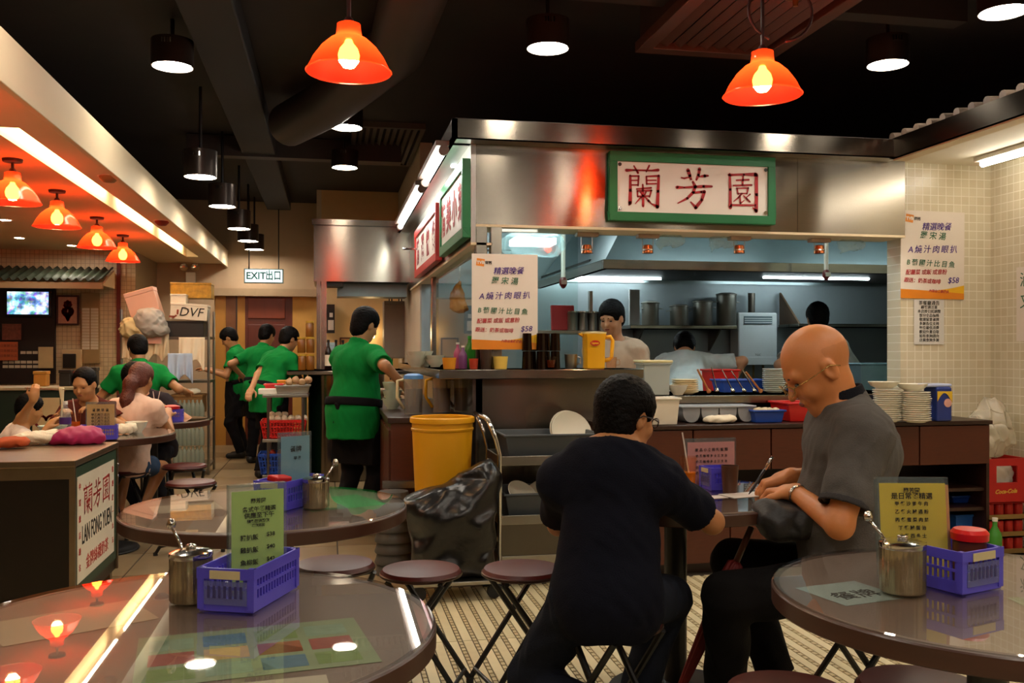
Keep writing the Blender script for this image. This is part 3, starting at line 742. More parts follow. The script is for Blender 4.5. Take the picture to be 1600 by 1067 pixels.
# dark wooden sideboard in front of the pass
ct = thing('wooden_sideboard', 'long dark wooden sideboard below the pass counter with trays on top', 'counter', (1.56, 5.02, 0))
CW = 3.97-1.56
MB().box(-0.01, -0.02, 0.83, CW+0.01, 0.47, 0.855).build('worktop', WOODV, ct, bev=0.004)
MB().box(0, 0.44, 0, CW, 0.47, 0.83).build('back_panel', WOODV, ct)
MB().box(0, 0.0, 0, 0.02, 0.44, 0.83).build('side_panel', WOOD, ct); MB().box(CW-0.02, 0.0, 0, CW, 0.44, 0.83).build('side_panel', WOODV, ct)
MB().box(0.02, 0.02, 0.42, CW-0.02, 0.44, 0.44).build('shelf', WOODV, ct)
MB().box(0.02, 0.05, 0.0, CW-0.62, 0.10, 0.06).build('plinth', WOODV, ct)
MB().box(CW-0.62, 0.02, 0.3, CW-0.02, 0.44, 0.32).build('shelf', WOODV, ct); MB().box(CW-0.62, 0.02, 0.0, CW-0.02, 0.44, 0.03).build('shelf', WOODV, ct)
MB().box(CW-0.64, 0.0, 0.0, CW-0.62, 0.44, 0.59).build('divider', WOOD, ct)
n = 5
for i in range(n):
    x0 = i*CW/n
    MB().box(x0+0.004, -0.008, 0.59, x0+CW/n-0.004, 0.02, 0.825).build('drawer_front', WOOD, ct, bev=0.003)
for i in range(5):
    w = (CW-0.66)/5; x0 = 0.01+i*w
    d = MB().box(x0+0.003, -0.006, 0.06, x0+w-0.003, 0.02, 0.42).build('cabinet_door', WOOD, ct, bev=0.003)
# wooden side counter on the left face, where the waiter works
sc = thing('wooden_side_counter', 'dark wooden side counter behind the yellow bin, holding the tea jugs', 'counter', (0.34, 5.58, 0))
MB().box(0, 0, 0.845, 0.50, 2.2, 0.88).build('worktop', WOODV, sc, bev=0.004)
MB().box(0.02, 0.02, 0.0, 0.50, 2.18, 0.845).build('carcass', WOOD, sc)
for k in range(4):
    MB().box(0.008, 0.06+k*0.53, 0.08, 0.022, 0.56+k*0.53, 0.80).build('cabinet_door', WOOD, sc, bev=0.003)
MB().box(-0.03, -0.02, 0.46, 0.50, 0.03, 0.50).build('bumper_rail', STEELV, sc)

# ------------------------------------------------------------------ posters
ORANGE = mat('poster_orange', '#e0861a', 0.4, var=0.15, scale=5)
YELLOW_ = mat('poster_yellow', '#f0b81c', 0.4, var=0.1)
PURPLE = mat('purple_marker', '#4a2b86', 0.6); GREENI = mat('green_marker', '#2d6a4c', 0.6); REDI = mat('red_marker', '#b5353b', 0.6)
PAPER = mat('poster_paper', '#e6dcd0', 0.35, var=0.03)
def dinner_poster(o, x, y, w, h, label):
    """a sheet whose top left corner is o, x along its width, y up"""
    t = thing('dinner_poster', label, 'poster', o)
    M0 = frame3((0,0,0), x, y)
    def pl(b, name, m, z): 
        o_ = b.build(name, m, t); o_.matrix_local = M0 @ Matrix.Translation((0,0,z)); return o_
    pl(MB().box(0, -h, 0, w, 0, 0.0015), 'sheet', PAPER, 0)
    n = 14; pts = [(w*i/n, -h+0.105*h*(1+0.55*(i/n)**2.2 - 0.22*math.sin(math.pi*i/n))) for i in range(n+1)]
    pl(MB().prism([(0.0, -h), (w, -h)] + pts[::-1], 'z', 0, 0.0006), 'yellow_band', YELLOW_, 0.0016)
    pts = [(w*i/n, -h+0.105*h*(1-0.35*(i/n)**1.3)) for i in range(n+1)]
    pl(MB().prism([(0.0, -h), (w, -h)] + pts[::-1], 'z', 0, 0.0006), 'orange_band', ORANGE, 0.0024)
    o_ = MB().box(-0.06*w, -0.055*w, 0, 0.06*w, 0.055*w, 0.0006).build('logo_box', ORANGE, t); o_.matrix_local = M0 @ Matrix.Translation((0.13*w, -0.09*h, 0.0016)) @ Matrix.Rotation(-0.14, 4, 'Z')
    text('logo_lettering', 'TVB', 0.062*w, WHITEP, t, M0 @ Matrix.Translation((0.132*w, -0.092*h, 0.0028)), bold=0.0012)
    text('logo_lettering', '週刊', 0.05*w, BLACKINK, t, M0 @ Matrix.Translation((0.25*w, -0.095*h, 0.002)), bold=0.001)
    L = [('精選晚餐', 0.56, 0.18, 0.118, PURPLE, 0.95), ('羅 宋 湯', 0.50, 0.285, 0.115, GREENI, 1.0), ('A 燒 汁 肉 眼 扒', 0.50, 0.44, 0.118, PURPLE, 0.9), ('B 葡 國 汁 比 目 魚', 0.47, 0.60, 0.098, GREENI, 0.92),
         ('配薯菜 或飯 或意粉', 0.40, 0.70, 0.078, REDI, 0.95), ('跟送：奶茶或咖啡', 0.34, 0.80, 0.072, REDI, 1.0), ('$58', 0.83, 0.785, 0.115, PURPLE, 1.0), ('內容由食肆提供', 0.60, 0.915, 0.045, REDI, 1.0)]
    for i, (s, fx, fy, sz, m, sp) in enumerate(L):
        sh = Matrix.Identity(4); sh[0][1] = 0.18; sh[1][0] = 0.03*(-1)**i
        text('handwriting', s, sz*w, m, t, M0 @ Matrix.Translation((fx*w, -fy*h, 0.0034)) @ sh, bold=0.0004, space=sp)
    return t
a, b_ = at(737, 396, Y=5.47), at(840, 546, Y=5.47)
dinner_poster(a, (1,0,0), (0,0,1), b_.x-a.x, a.z-b_.z, 'handwritten dinner poster on the counter glass above the dark tumblers')
a, b_ = at(1408, 328, Y=5.545), at(1507, 467, Y=5.545)
dinner_poster(a, (1,0,-0.01), (0.01,0,1), b_.x-a.x, a.z-b_.z, 'handwritten dinner poster taped to the cream tiled wall')
a, b_ = at(1428, 468, Y=5.545), at(1475, 538, Y=5.545)
t = thing('typed_notice', 'small typed notice on the tiled wall below the poster', 'notice', a)
w, h = b_.x-a.x, a.z-b_.z
MB().box(0, -0.0015, -h, w, 0, 0).build('sheet', mat('notice_paper', '#d9d6cf', 0.5, var=0.03), t)
for k, s in enumerate(('茶餐廳通告', '顧客請注意', '本店即日起調整', '部分食品價格', '敬請留意餐牌', '多謝各位支持', '每位最低消費', '歡迎外賣自取', '如有查詢請向', '店員查詢多謝')):
    text('print', s, w*(0.11 if k else 0.14), BLACKINK, t, frame3((w*0.5, -0.0022, -h*(0.08+0.092*k)), (1,0,0), (0,0,1)), bold=0.0002)
a = at(1588, 418, X=4.395); b_ = at(1640, 520, X=4.395)
t = thing('wall_poster', 'white handwritten poster on the right wall cut by the frame edge', 'poster', (4.398, a.y, a.z))
MB().box(-0.002, -0.5, -0.48, 0, 0, 0).build('sheet', PAPER, t)
for k, s in enumerate(('滷水鴨', '叉燒飯', '奶茶')):
    text('handwriting', s, 0.10, GREENI if k < 2 else BLACKINK, t, frame3((-0.003, -0.18, -0.09-0.14*k), (0,-1,0), (0,0,1)))

# ------------------------------------------------------------------ kitchen fittings
hood = thing('extraction_hood', 'large steel extraction hood over the cooks with a bright front rim', 'hood', (2.0, 6.6, 1.885))
X1, Y1 = 3.88, 2.2
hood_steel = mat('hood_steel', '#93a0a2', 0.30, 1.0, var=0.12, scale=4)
b = MB()
b.v = [(0,0,0.07),(X1,0,0.07),(X1,Y1,0.07),(0,Y1,0.07),(0.45,0.55,0.66),(X1,0.55,0.66),(X1,Y1,0.66),(0.45,Y1,0.66)]
b.f = [(0,1,5,4),(1,2,6,5),(2,3,7,6),(3,0,4,7),(4,5,6,7)]
b.build('canopy', hood_steel, hood)
MB().box(-0.02, -0.02, 0, X1, 0.02, 0.07).box(-0.02, 0.02, 0, 0.02, Y1, 0.07).box(X1-0.03, 0.02, 0, X1, Y1, 0.07).build('rim', STEEL, hood, bev=0.003)
dk = mat('hood_dark', '#2e2a26', 0.5, 0.5, var=0.3)  # mottled dark tone for the hood undersides
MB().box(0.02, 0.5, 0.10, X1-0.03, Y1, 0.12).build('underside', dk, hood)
sl = MB().obox((0,0,0), (0.04, 0.55, 0.01), Matrix.Rotation(0.5, 3, 'Y')).mesh('filter_slat'); sl.materials.append(DARKSTEEL)
for i in range(62):
    o = link('filter_slat', sl, None, hood); o.location = (0.10+0.06*i, 0.37, 0.10); o.rotation_euler = (0.28, 0, 0)
# back shelf with stock pots
sh = thing('pot_shelf', 'steel wall shelf at the kitchen back carrying four stock pots', 'shelf', (2.0, 8.50, 1.0))
pz = at(1050, 508, Y=8.5).z
x0, x1 = at(985, 508, Y=8.5).x, at(1152, 508, Y=8.5).x
sh.location = (x0, 8.5, pz)
MB().box(0, 0, -0.035, x1-x0, 0.34, 0.0).build('board', STEEL, sh, bev=0.004)
MB().box(0.0, 0.02, 0, 0.10, 0.05, 0.34).build('end_panel', mat('pale_panel', '#b8bdbb', 0.5), sh)
for xx in (0.15, x1-x0-0.15): MB().prism([(0.34,-0.035),(0.05,-0.035),(0.34,-0.25)], 'x', xx-0.01, xx+0.01).build('bracket', DARKSTEEL, sh)
potm = mat('dull_pot', '#8c8a80', 0.42, 0.9, var=0.15)
for k, (px, wpx, top, lab) in enumerate(((1016, 28, 473, 'stock pot at the left end of the back shelf'), (1061, 30, 478, 'second and lowest stock pot on the back shelf'), (1098, 31, 471, 'third stock pot from the left on the back shelf'), (1135, 32, 460, 'tallest stock pot at the right end of the back shelf'))):
    p = at(px, 506, Y=8.66); r = wpx*8.6/1450/2*1.02; h = at(px, top, Y=8.66).z-pz
    t = thing('stock_pot', lab, 'pot', (p.x, 8.66, pz), 0, 'stock pots on the back shelf')
    MB().lathe([(0.0,0),(r*0.95,0),(r,0.01),(r,h-0.012),(r+0.008,h-0.006),(r+0.008,h),(r-0.006,h),(r-0.008,0.01),(0,0.012)], n=28).build('body', potm, t, smooth=40)
    for s in (-1, 1): MB().tube([(s*r, -0.03, h*0.75), (s*(r+0.03), -0.03, h*0.75), (s*(r+0.03), 0.03, h*0.75), (s*r, 0.03, h*0.75)], 0.005, 6).build('handle', STEELV, t)
    MB().lathe([(0,h+0.02),(r*0.6,h+0.016),(r,h+0.004),(r+0.006,h),(0,h)][::-1], n=28).build('lid', potm, t, smooth=40)
# water heater on the back wall
a, b_ = at(1155, 488, Y=8.6), at(1216, 570, Y=8.6)
t = thing('water_heater', 'white gas water heater mounted on the kitchen back wall', 'heater', (a.x, 8.62, b_.z))
w, h = b_.x-a.x, a.z-b_.z
HM = mat('heater_white', '#c9d0cf', 0.4, var=0.05)
MB().box(0, 0, 0, w, 0.20, h).build('casing', HM, t, bev=0.015)
MB().box(0.0, -0.006, 0.0, w, 0.0, h*0.15).build('lower_cover', HM, t, bev=0.004)
v = MB().box(w*0.14, -0.008, h*0.78, w*0.86, 0.0, h*0.93).build('vent_panel', mat('vent_shadow', '#55686c', 0.4), t)
for k in range(3): MB().box(w*0.15, -0.012, h*(0.80+0.04*k), w*0.85, -0.006, h*(0.815+0.04*k)).build('vent_bar', HM, v)
MB().lathe([(0.035,0),(0.035,0.20)], (w*0.45, 0.10, h), n=16).build('flue_pipe', DARKSTEEL, t, smooth=40)
for k, xx in enumerate((0.25, 0.5, 0.75)): MB().tube([(w*xx, 0.10, 0), (w*xx, 0.10, -0.15), (w*xx+0.03, 0.15, -0.3)], 0.012, 8).build('water_pipe', mat('copper_pipe', '#8a7a50', 0.4, 0.8), t, smooth=True)
text('badge', 'TGC', 0.03, BLACKINK, t, frame3((w*0.5, -0.002, h*0.19), (1,0,0), (0,0,1)))
# right shelf
z = at(1330, 506, Y=8.4).z; xa, xb = at(1248, 506, Y=8.4).x, 5.88
sh2 = thing('steel_shelf', 'empty steel shelf on the kitchen back wall right of the heater', 'shelf', (xa, 8.4, z))
MB().box(0, 0, -0.03, xb-xa, 0.42, 0.0).build('board', STEEL, sh2, bev=0.004)
for xx in (0.02, xb-xa-0.03): MB().prism([(0.42,0.0),(0.02,0.0),(0.42,0.33)], 'x', xx-0.01, xx+0.01).build('bracket', mat('brown_bracket', '#5a4430', 0.5), sh2)
# left shelf with red board and steel canisters
z = at(890, 516, Y=8.0).z; xa, xb = at(838, 520, Y=8.0).x, at(948, 520, Y=8.0).x
sh3 = thing('canister_shelf', 'steel shelf behind the counter glass with canisters and a red board', 'shelf', (xa, 8.0, z))
MB().box(0, 0, -0.03, xb-xa, 0.5, 0.0).build('board', STEELV, sh3, bev=0.004)
MB().box(0.0, 0.45, -0.4, 0.03, 0.5, 0.38).build('upright', STEELV, sh3); MB().box(xb-xa-0.03, 0.45, -0.4, xb-xa, 0.5, 0.38).build('upright', STEELV, sh3)
for xx in (0.0, xb-xa-0.03): MB().box(xx, 0.45, -z, xx+0.03, 0.5, -0.4).build('leg', STEELV, sh3)
a = at(880, 516, Y=8.1)
tag(MB().obox((a.x, 8.12, z+0.115), (0.22, 0.02, 0.23), Matrix.Rotation(-0.12, 3, 'X')).build('red_chopping_board', mat('red_board', '#a01a18', 0.5), bev=0.01), 'red chopping board standing on the shelf behind the counter glass', 'board')
for k in range(4):
    p = at(895+16*k, 515, Y=8.05)
    t = thing('steel_canister', ('first', 'second', 'third', 'fourth')[k]+' ribbed steel canister from the red board on the shelf', 'canister', (p.x, 8.05+0.02*k, z), 0, 'steel canisters behind the glass')
    MB().lathe([(0,0),(0.048,0),(0.048,0.15),(0.05,0.155),(0.046,0.16),(0.044,0.01),(0,0.01)], n=28, wave=lambda a: 1+0.03*math.cos(14*a)).build('body', STEELV, t, smooth=50)
    MB().lathe([(0.05,0.16),(0.05,0.172),(0.0,0.178)], n=20).build('lid', CHROME, t, smooth=40)
# tube lights on the kitchen ceiling
KT = glow('kitchen_tube', (0.80, 0.96, 1.0, 1), 26)
for k, (x, y, l) in enumerate(((1.35, 6.2, 'cool tube light on the kitchen ceiling behind the poster'), (1.45, 7.6, 'cool tube light at the back left of the kitchen'), (2.9, 6.35, 'cool tube light in front of the hood'), (2.6, 8.55, 'cool tube light under the back of the hood'), (4.4, 6.35, 'cool tube light behind the tiled wall, right of the hood front'), (4.6, 8.2, 'cool tube light under the right end of the hood'))):
    z = 2.53 if k not in (3, 5) else 1.985
    t = thing('kitchen_light', l, 'light', (x, y, z))
    MB().tube([(-0.55, 0, 0), (0.55, 0, 0)], 0.018, 10).build('tube', KT, t, smooth=40)
    MB().box(-0.58, -0.03, 0.022, 0.58, 0.03, 0.028).build('batten', WHITEP, t)
# lamp wrapped in film, sensors on white poles
p = at(832, 383, Y=6.1)
t = thing('wrapped_lamp', 'bright kitchen lamp wrapped in clear plastic film beside the poster', 'lamp', (p.x, 6.1, p.z))
MB().box(-0.14, -0.10, 0.0, 0.14, 0.10, 0.04).build('lamp_box', glow('film_lamp', (0.85, 0.97, 1.0, 1), 7), t)
b = Soft(0.012).box((0,0,0.0), (0.19,0.14,0.07), rad=0.05, k=0.02)
b.build('film', clear('plastic_film', '#f2fbfb', 0.12, body=0.18, bodycol='#e8f6f8'), t, noise=ripple(0.016, 0.07, 3))
MB().tube([(0,0,0.06),(0,0,2.56-p.z)], 0.01, 8).build('stem', STEELV, t)
for k, (px, py, l) in enumerate(((880, 440, 'white sensor pole with red tip hanging behind the poster'), (1291, 428, 'white sensor pole with red tip hanging in front of the hood'))):
    p = at(px, py, Y=6.3)
    t = thing('sensor_pole', l, 'sensor', (p.x, 6.3, p.z))
    MB().tube([(0,0,0.03),(0,0,2.56-p.z)], 0.016, 12).build('pole', WHITEP, t, smooth=40)
    MB().lathe([(0,-0.05),(0.012,-0.045),(0.028,-0.02),(0.028,0.01),(0.018,0.03),(0,0.03)], n=14).build('head', mat('sensor_red', '#5e1512', 0.4), t, smooth=40)
    MB().box(-0.02, -0.03, -0.02, 0.02, -0.026, 0.01).build('cage', STEELV, t)
# heat lamps under the header
HB = glow('heat_bulb', (1, 0.72, 0.42, 1), 30)
for k, px in enumerate((917, 1012, 1155, 1280)):
    p = at(px, 396, Y=5.66)
    l = ('first heat lamp from the poster, under the steel header', 'second heat lamp from the poster, under the sign', 'third heat lamp from the poster, under the sign end', 'fourth heat lamp, nearest the tiled wall, tilted')[k]
    t = thing('heat_lamp', l, 'lamp', (p.x, 5.66, p.z))
    MB().lathe([(0.034,0.0),(0.036,0.002),(0.030,0.05),(0.022,0.055),(0.0,0.056)], n=18).build('reflector', mat('copper_glow', '#b5683a', 0.25, 0.8), t, smooth=40)
    MB().lathe([(0,0.004),(0.028,0.006),(0.026,0.02),(0,0.022)], n=16).build('bulb', HB, t, smooth=True)
    MB().lathe([(0.037,0.018),(0.037,0.026)], n=18, close=True).build('clip_ring', CHROME, t)
    MB().tube([(-0.036,0,0.02),(-0.036,0,2.02-p.z)], 0.003, 6).tube([(0.036,0,0.02),(0.036,0,2.02-p.z)], 0.003, 6).build('bracket', STEELV, t)
    MB().box(-0.07, -0.03, 2.0-p.z, 0.07, 0.03, 2.024-p.z).build('mount_block', mat('mount_pink', '#b39a8a', 0.6), t, bev=0.003)
    if k == 3: t.rotation_euler = (0, 0.0, 0)
# crumpled clear covers hanging under the lip
for k, (px, l) in enumerate(((1047, 'crumpled clear plastic sheet hanging beside the second heat lamp'), (1130, 'crumpled clear plastic sheet hanging beside the third heat lamp'), (1330, 'crumpled clear plastic sheet hanging near the tiled wall'))):
    p = at(px, 372, Y=5.68)
    tag(Soft(0.01).box((p.x, 5.68, 1.99), (0.09, 0.04, 0.035), rad=0.03).cap((p.x-0.05,5.68,1.99),(p.x-0.07,5.68,1.93),0.02,0.008).build('plastic_cover', MATS['plastic_film'], noise=ripple(0.012, 0.05, 20+k)), l, 'plastic sheet')

# ------------------------------------------------------------------ crockery and goods on the counters
CHINA = mat('china', '#d8d2bf', 0.3, var=0.04); GREYP = mat('grey_plastic', '#8d8f92', 0.45, var=0.06)
plate_me = {}
def plate_stack(x, y, z, n, dz, r, label, group, m=None):
    key = (round(r,3), (m or CHINA).name)
    if key not in plate_me:
        me = MB().lathe([(0,0),(r*0.6,0),(r*0.62,0.003),(r*0.97,0.014),(r,0.017),(r*0.97,0.019),(r*0.6,0.006),(0,0.006)], n=28).mesh('plate'); me.materials.append(m or CHINA)
        me.polygons.foreach_set('use_smooth', [True]*len(me.polygons)); plate_me[key] = me
    for k in range(n):
        o = link('plate', plate_me[key], None); o.location = (x+random.uniform(-.003,.003), y+random.uniform(-.003,.003), z+0.0005+k*dz)
        tag(o, ORD[k]+' '+label, 'plate', group)
WT = 0.856; PT = 1.006; LT = 1.171
p = at(1396, 660, Z=WT); plate_stack(p.x, p.y+0.06, WT, 15, 0.0125, 0.085, 'cream plate from the bottom of the stack closest to the bald man', 'left plate stack on the sideboard')
p = at(1441, 661, Z=WT); plate_stack(p.x, p.y+0.06, WT, 14, 0.0125, 0.085, 'cream plate from the bottom of the stack by the blue packet', 'right plate stack on the sideboard')
p = at(1073, 616, Z=PT); plate_stack(p.x, 5.55, PT, 7, 0.0125, 0.085, 'cream plate from the bottom of the pass counter stack by the bowl', 'plates on the pass counter by the bowl', mat('china_warm', '#dcc9a0', 0.3))
p = at(1236, 616, Z=PT); plate_stack(p.x, 5.62, PT, 12, 0.0125, 0.075, 'grey plate from the bottom of the pass counter stack by the utensils', 'plates on the pass counter by the utensils', mat('china_grey', '#a9b0a6', 0.35))
def bowl(x, y, z, r, h, label, m=None, group=None):
    o = MB().lathe([(0,0.004),(r*0.45,0.004),(r*0.45,0.0),(r*0.5,0.0),(r*0.52,0.008),(r*0.8,h*0.45),(r,h),(r*0.97,h),(r*0.77,h*0.48),(r*0.45,0.014),(0,0.012)], n=28).build('bowl', m or CHINA, smooth=50)
    o.location = (x, y, z); return tag(o, label, 'bowl', group)
p = at(1052, 616, Z=PT); bowl(p.x, 5.46, PT, 0.062, 0.062, 'cream bowl in front of the plates on the pass counter')
for k, (px, dz) in enumerate(((1385, 0.19), (1430, 0.178))):
    p = at(px, 660, Z=WT); bowl(p.x+0.02, p.y+0.06, WT+dz+0.004, 0.09, 0.045, ('wide bowl topping the plate stack behind the bald man', 'wide bowl topping the plates beside the packet')[k])
def tub(name, px, py, Y, z, a, b2, h, m, label, cat='tub', taper=0.9, rim=0.01, rz=0):
    p = at(px, py, Y=Y)
    t = thing(name, label, cat, (p.x, Y, z+0.0005), rz)
    MB().tub(0, 0, 0, h, a*taper, b2*taper, a, b2, 0.005, rim).build('shell', m, t, bev=0.004)
    return t
WHITEB = mat('white_bucket', '#d8d0bf', 0.5, var=0.05); BLUEP = mat('blue_plastic', '#16409a', 0.4, var=0.08); REDP = mat('red_plastic', '#c01a14', 0.4, var=0.08)
t = tub('white_bucket', 1033, 670, 5.10, WT, 0.085, 0.075, 0.155, WHITEB, 'white plastic bin on the sideboard beside the navy shirted man', 'bucket', 0.86)
# grey cutlery tray: four scooped wells under one rim
p = at(1114, 660, Y=5.22); cx = p.x
t = thing('cutlery_tray', 'long grey plastic tray with rounded wells on the sideboard', 'tray', (cx, 5.22, WT))
MB().box(-0.235, -0.10, 0.088, 0.235, 0.10, 0.10).build('rim', GREYP, t, bev=0.005)
for k in range(4):
    x = -0.172+0.115*k
    MB().prism([(x+0.054*math.cos(a), 0.088-0.085*abs(math.sin(a))**0.7) for a in [math.pi*i/12 for i in range(13)]], 'y', -0.09, 0.09).build('well', GREYP, t, smooth=40)
t = tub('blue_basket', 1194, 664, 5.14, WT, 0.095, 0.07, 0.075, BLUEP, 'small blue plastic basket of eggs on the sideboard', 'basket', 0.88)
for k in range(7):
    o = MB().lathe([(0,-0.026),(0.014,-0.021),(0.021,-0.004),(0.02,0.01),(0.012,0.024),(0,0.029)], n=14).build('egg', mat('egg_shell', '#cbb690', 0.4), smooth=True)
    p = at(1194, 664, Y=5.14); o.location = (p.x-0.06+0.04*(k % 4), 5.12+0.045*(k//4), WT+0.066); o.rotation_euler = (1.3, 0.3*k, 0.5*k); tag(o, NTH[k % 4]+' pale egg from the left in the %s row of the blue basket' % ('front' if k < 4 else 'back'), 'egg', 'eggs in the blue basket')
t = tub('red_box', 1262, 666, 5.22, WT, 0.19, 0.12, 0.115, REDP, 'large red plastic tub on the sideboard left of the bald man', 'tub', 0.9)
def rag(name, px, py, Y, z, a, b2, h, label, seed, m=None):
    p = at(px, py, Y=Y)
    o = Soft(0.008).ell((0,0,h*0.55), (a, b2, h*0.6), k=0.02).ell((a*0.5,0.01,h*0.7), (a*0.45,b2*0.8,h*0.5), k=0.03).ell((-a*0.5,-0.01,h*0.5), (a*0.5,b2*0.7,h*0.45), k=0.03).cut((0,0,0.002),(0,0,-1)).build(name, m or mat('towel', '#e3d6bd', 0.9, var=0.08, bump=0.3, bscale=150), noise=ripple(h*0.12, 0.05, seed))
    o.location = (p.x, Y, z+h*0.1); return tag(o, label, 'cloth')
rag('folded_towel', 1125, 668, 5.09, WT, 0.10, 0.045, 0.035, 'white towel lying in front of the grey tray on the sideboard', 5)
rag('folded_towel', 1286, 668, 5.06, WT, 0.06, 0.035, 0.03, 'small white towel lying before the red tub on the sideboard', 6)
# packets at the right end
p = at(1476, 658, Z=WT)
t = thing('tissue_packet', 'blue and yellow printed packet standing at the end of the sideboard', 'packet', (p.x, p.y+0.05, WT))
MB().box(-0.052, -0.05, 0, 0.052, 0.08, 0.205).build('carton', mat('packet_blue', '#22357f', 0.4, var=0.1), t, bev=0.01)
MB().prism([(-0.05+0.1*i/10, 0.12+0.05*math.sin(i*0.33)) for i in range(11)]+[(0.05, 0.18),(-0.05, 0.18)][0:2], 'y', -0.053, -0.0505).build('yellow_print', mat('packet_yellow', '#e0b62c', 0.4), t)
MB().tube([(0.02,-0.051,0.11),(0.02,-0.0535,0.11)], 0.026, 18).build('round_print', mat('packet_pink', '#d8a094', 0.4), t)
MB().box(-0.15, -0.04, 0.205, 0.06, 0.09, 0.225).build('top_wrap', mat('packet_wrap', '#aeb6d6', 0.25, var=0.2), t, bev=0.008)
# pass counter goods
p = at(1017, 620, Y=5.5)
t = tub('clear_box', 1020, 620, 5.52, PT, 0.085, 0.08, 0.20, clear('frosted_box', '#dfe6e2', 0.25, body=0.5, bodycol='#d7dcd6'), 'tall translucent plastic box on the pass counter with yellow lid', 'box', 0.95)
MB().box(-0.098, -0.093, 0.2, 0.098, 0.093, 0.215).build('lid', mat('pale_yellow_lid', '#d9cf9a', 0.4), t, bev=0.004)
t = tub('blue_tray', 1155, 612, 5.78, PT, 0.16, 0.09, 0.085, BLUEP, 'deep blue plastic tray on the pass counter behind the utensils', 'tray', 0.9)
t = tub('red_crate', 1125, 600, 6.1, 0.931, 0.10, 0.09, 0.22, REDP, 'red plastic crate behind the blue tray in the kitchen', 'crate', 0.9)
t = tub('steel_bin', 1370, 600, 6.1, 0.931, 0.22, 0.15, 0.26, mat('blue_steel', '#6f8f9c', 0.35, 0.7), 'blue grey metal bin inside the kitchen by the tiled wall', 'bin', 0.95)
struct(MB().box(1.0, 6.3, 0, KR, 7.0, 0.92).build('wall_inner_bench', DARKSTEEL)) if False else None
for k, (px, tilt, m, l) in enumerate(((1120, 0.5, 'wood', 'wooden spatula leaning first in the row of utensils'), (1134, 0.25, 'steel', 'steel ladle leaning second in the row of utensils'), (1162, 0.5, 'steel', 'steel turner leaning third in the row of utensils'), (1182, 0.6, 'steel', 'thin steel skewer leaning fourth in the row of utensils'), (1200, 0.55, 'steel', 'steel spoon leaning fifth in the row of utensils'), (1211, 0.7, 'wood', 'thick wooden rolling stick leaning at the right of the utensils'))):
    p = at(px, 616, Z=PT)
    t = thing('kitchen_utensil', l, 'utensil', (p.x, 5.60, PT+0.006))
    R = Matrix.Rotation(-tilt, 4, 'Y')
    L = 0.17
    m_ = mat('utensil_wood', '#a0622e', 0.5, var=0.2) if m == 'wood' else CHROME
    MB().tube([(0,0,0),(0,0,L)], 0.007 if m == 'wood' else 0.004, 8).xf(R).build('shaft', m_, t, smooth=40)
    MB().lathe([(0,-0.006),(0.014,0.0),(0.016,0.01),(0.006,0.03),(0,0.03)], (0,0,0), n=12).xf(Matrix.Scale(0.5, 4, (0,1,0))).xf(R).build('blade', m_, t, smooth=True)
# raised ledge goods
p = at(926, 576, Z=LT)
t = thing('yellow_jug', 'tall yellow plastic jug with a red oval badge on the serving ledge', 'jug', (p.x, 5.42, LT))
YJ = mat('jug_yellow', '#e9ab10', 0.4, var=0.05)
b = MB()
def sq(a, z): return [(a*math.cos(t_)*(1 if abs(math.cos(t_))<2 else 1), a*math.sin(t_), z) for t_ in [2*math.pi*i/24 for i in range(24)]]
b.lathe([(0,0),(0.062,0),(0.068,0.006),(0.072,0.19),(0.078,0.205),(0.078,0.212),(0.070,0.212),(0.066,0.01),(0,0.01)], n=24, wave=lambda a: 1.0/max(abs(math.cos(a)),abs(math.sin(a)))**0.45*0.93).build('body', YJ, t, smooth=40)
MB().tube([(0.068,0,0.19),(0.105,0,0.195),(0.12,0,0.17),(0.112,0,0.07),(0.095,0,0.055),(0.066,0,0.05)], 0.012, 8).build('handle', YJ, t, smooth=True)
MB().lathe([(0,0.212),(0.076,0.212),(0.078,0.222),(0,0.226)], n=24).build('lid', mat('jug_cream', '#e7d9a0', 0.4), t, smooth=40)
MB().prism([(-0.075,0.195),(-0.075,0.215),(-0.10,0.213)], 'y', -0.02, 0.02).build('spout', YJ, t)
MB().lathe([(0,0),(0.03,0.0),(0.03,0.002),(0,0.002)], n=24).xf(Matrix.Scale(0.55,4,(0,1,0))).xf(Matrix.Translation((-0.012,-0.0705,0.155)) @ Matrix.Rotation(math.pi/2,4,'X')).build('badge', REDP, t)
text('badge_lettering', 'Lipton', 0.017, YELLOW_, t, frame3((-0.012, -0.0735, 0.155), (1,0,0), (0,0,1)), bold=0.0006)
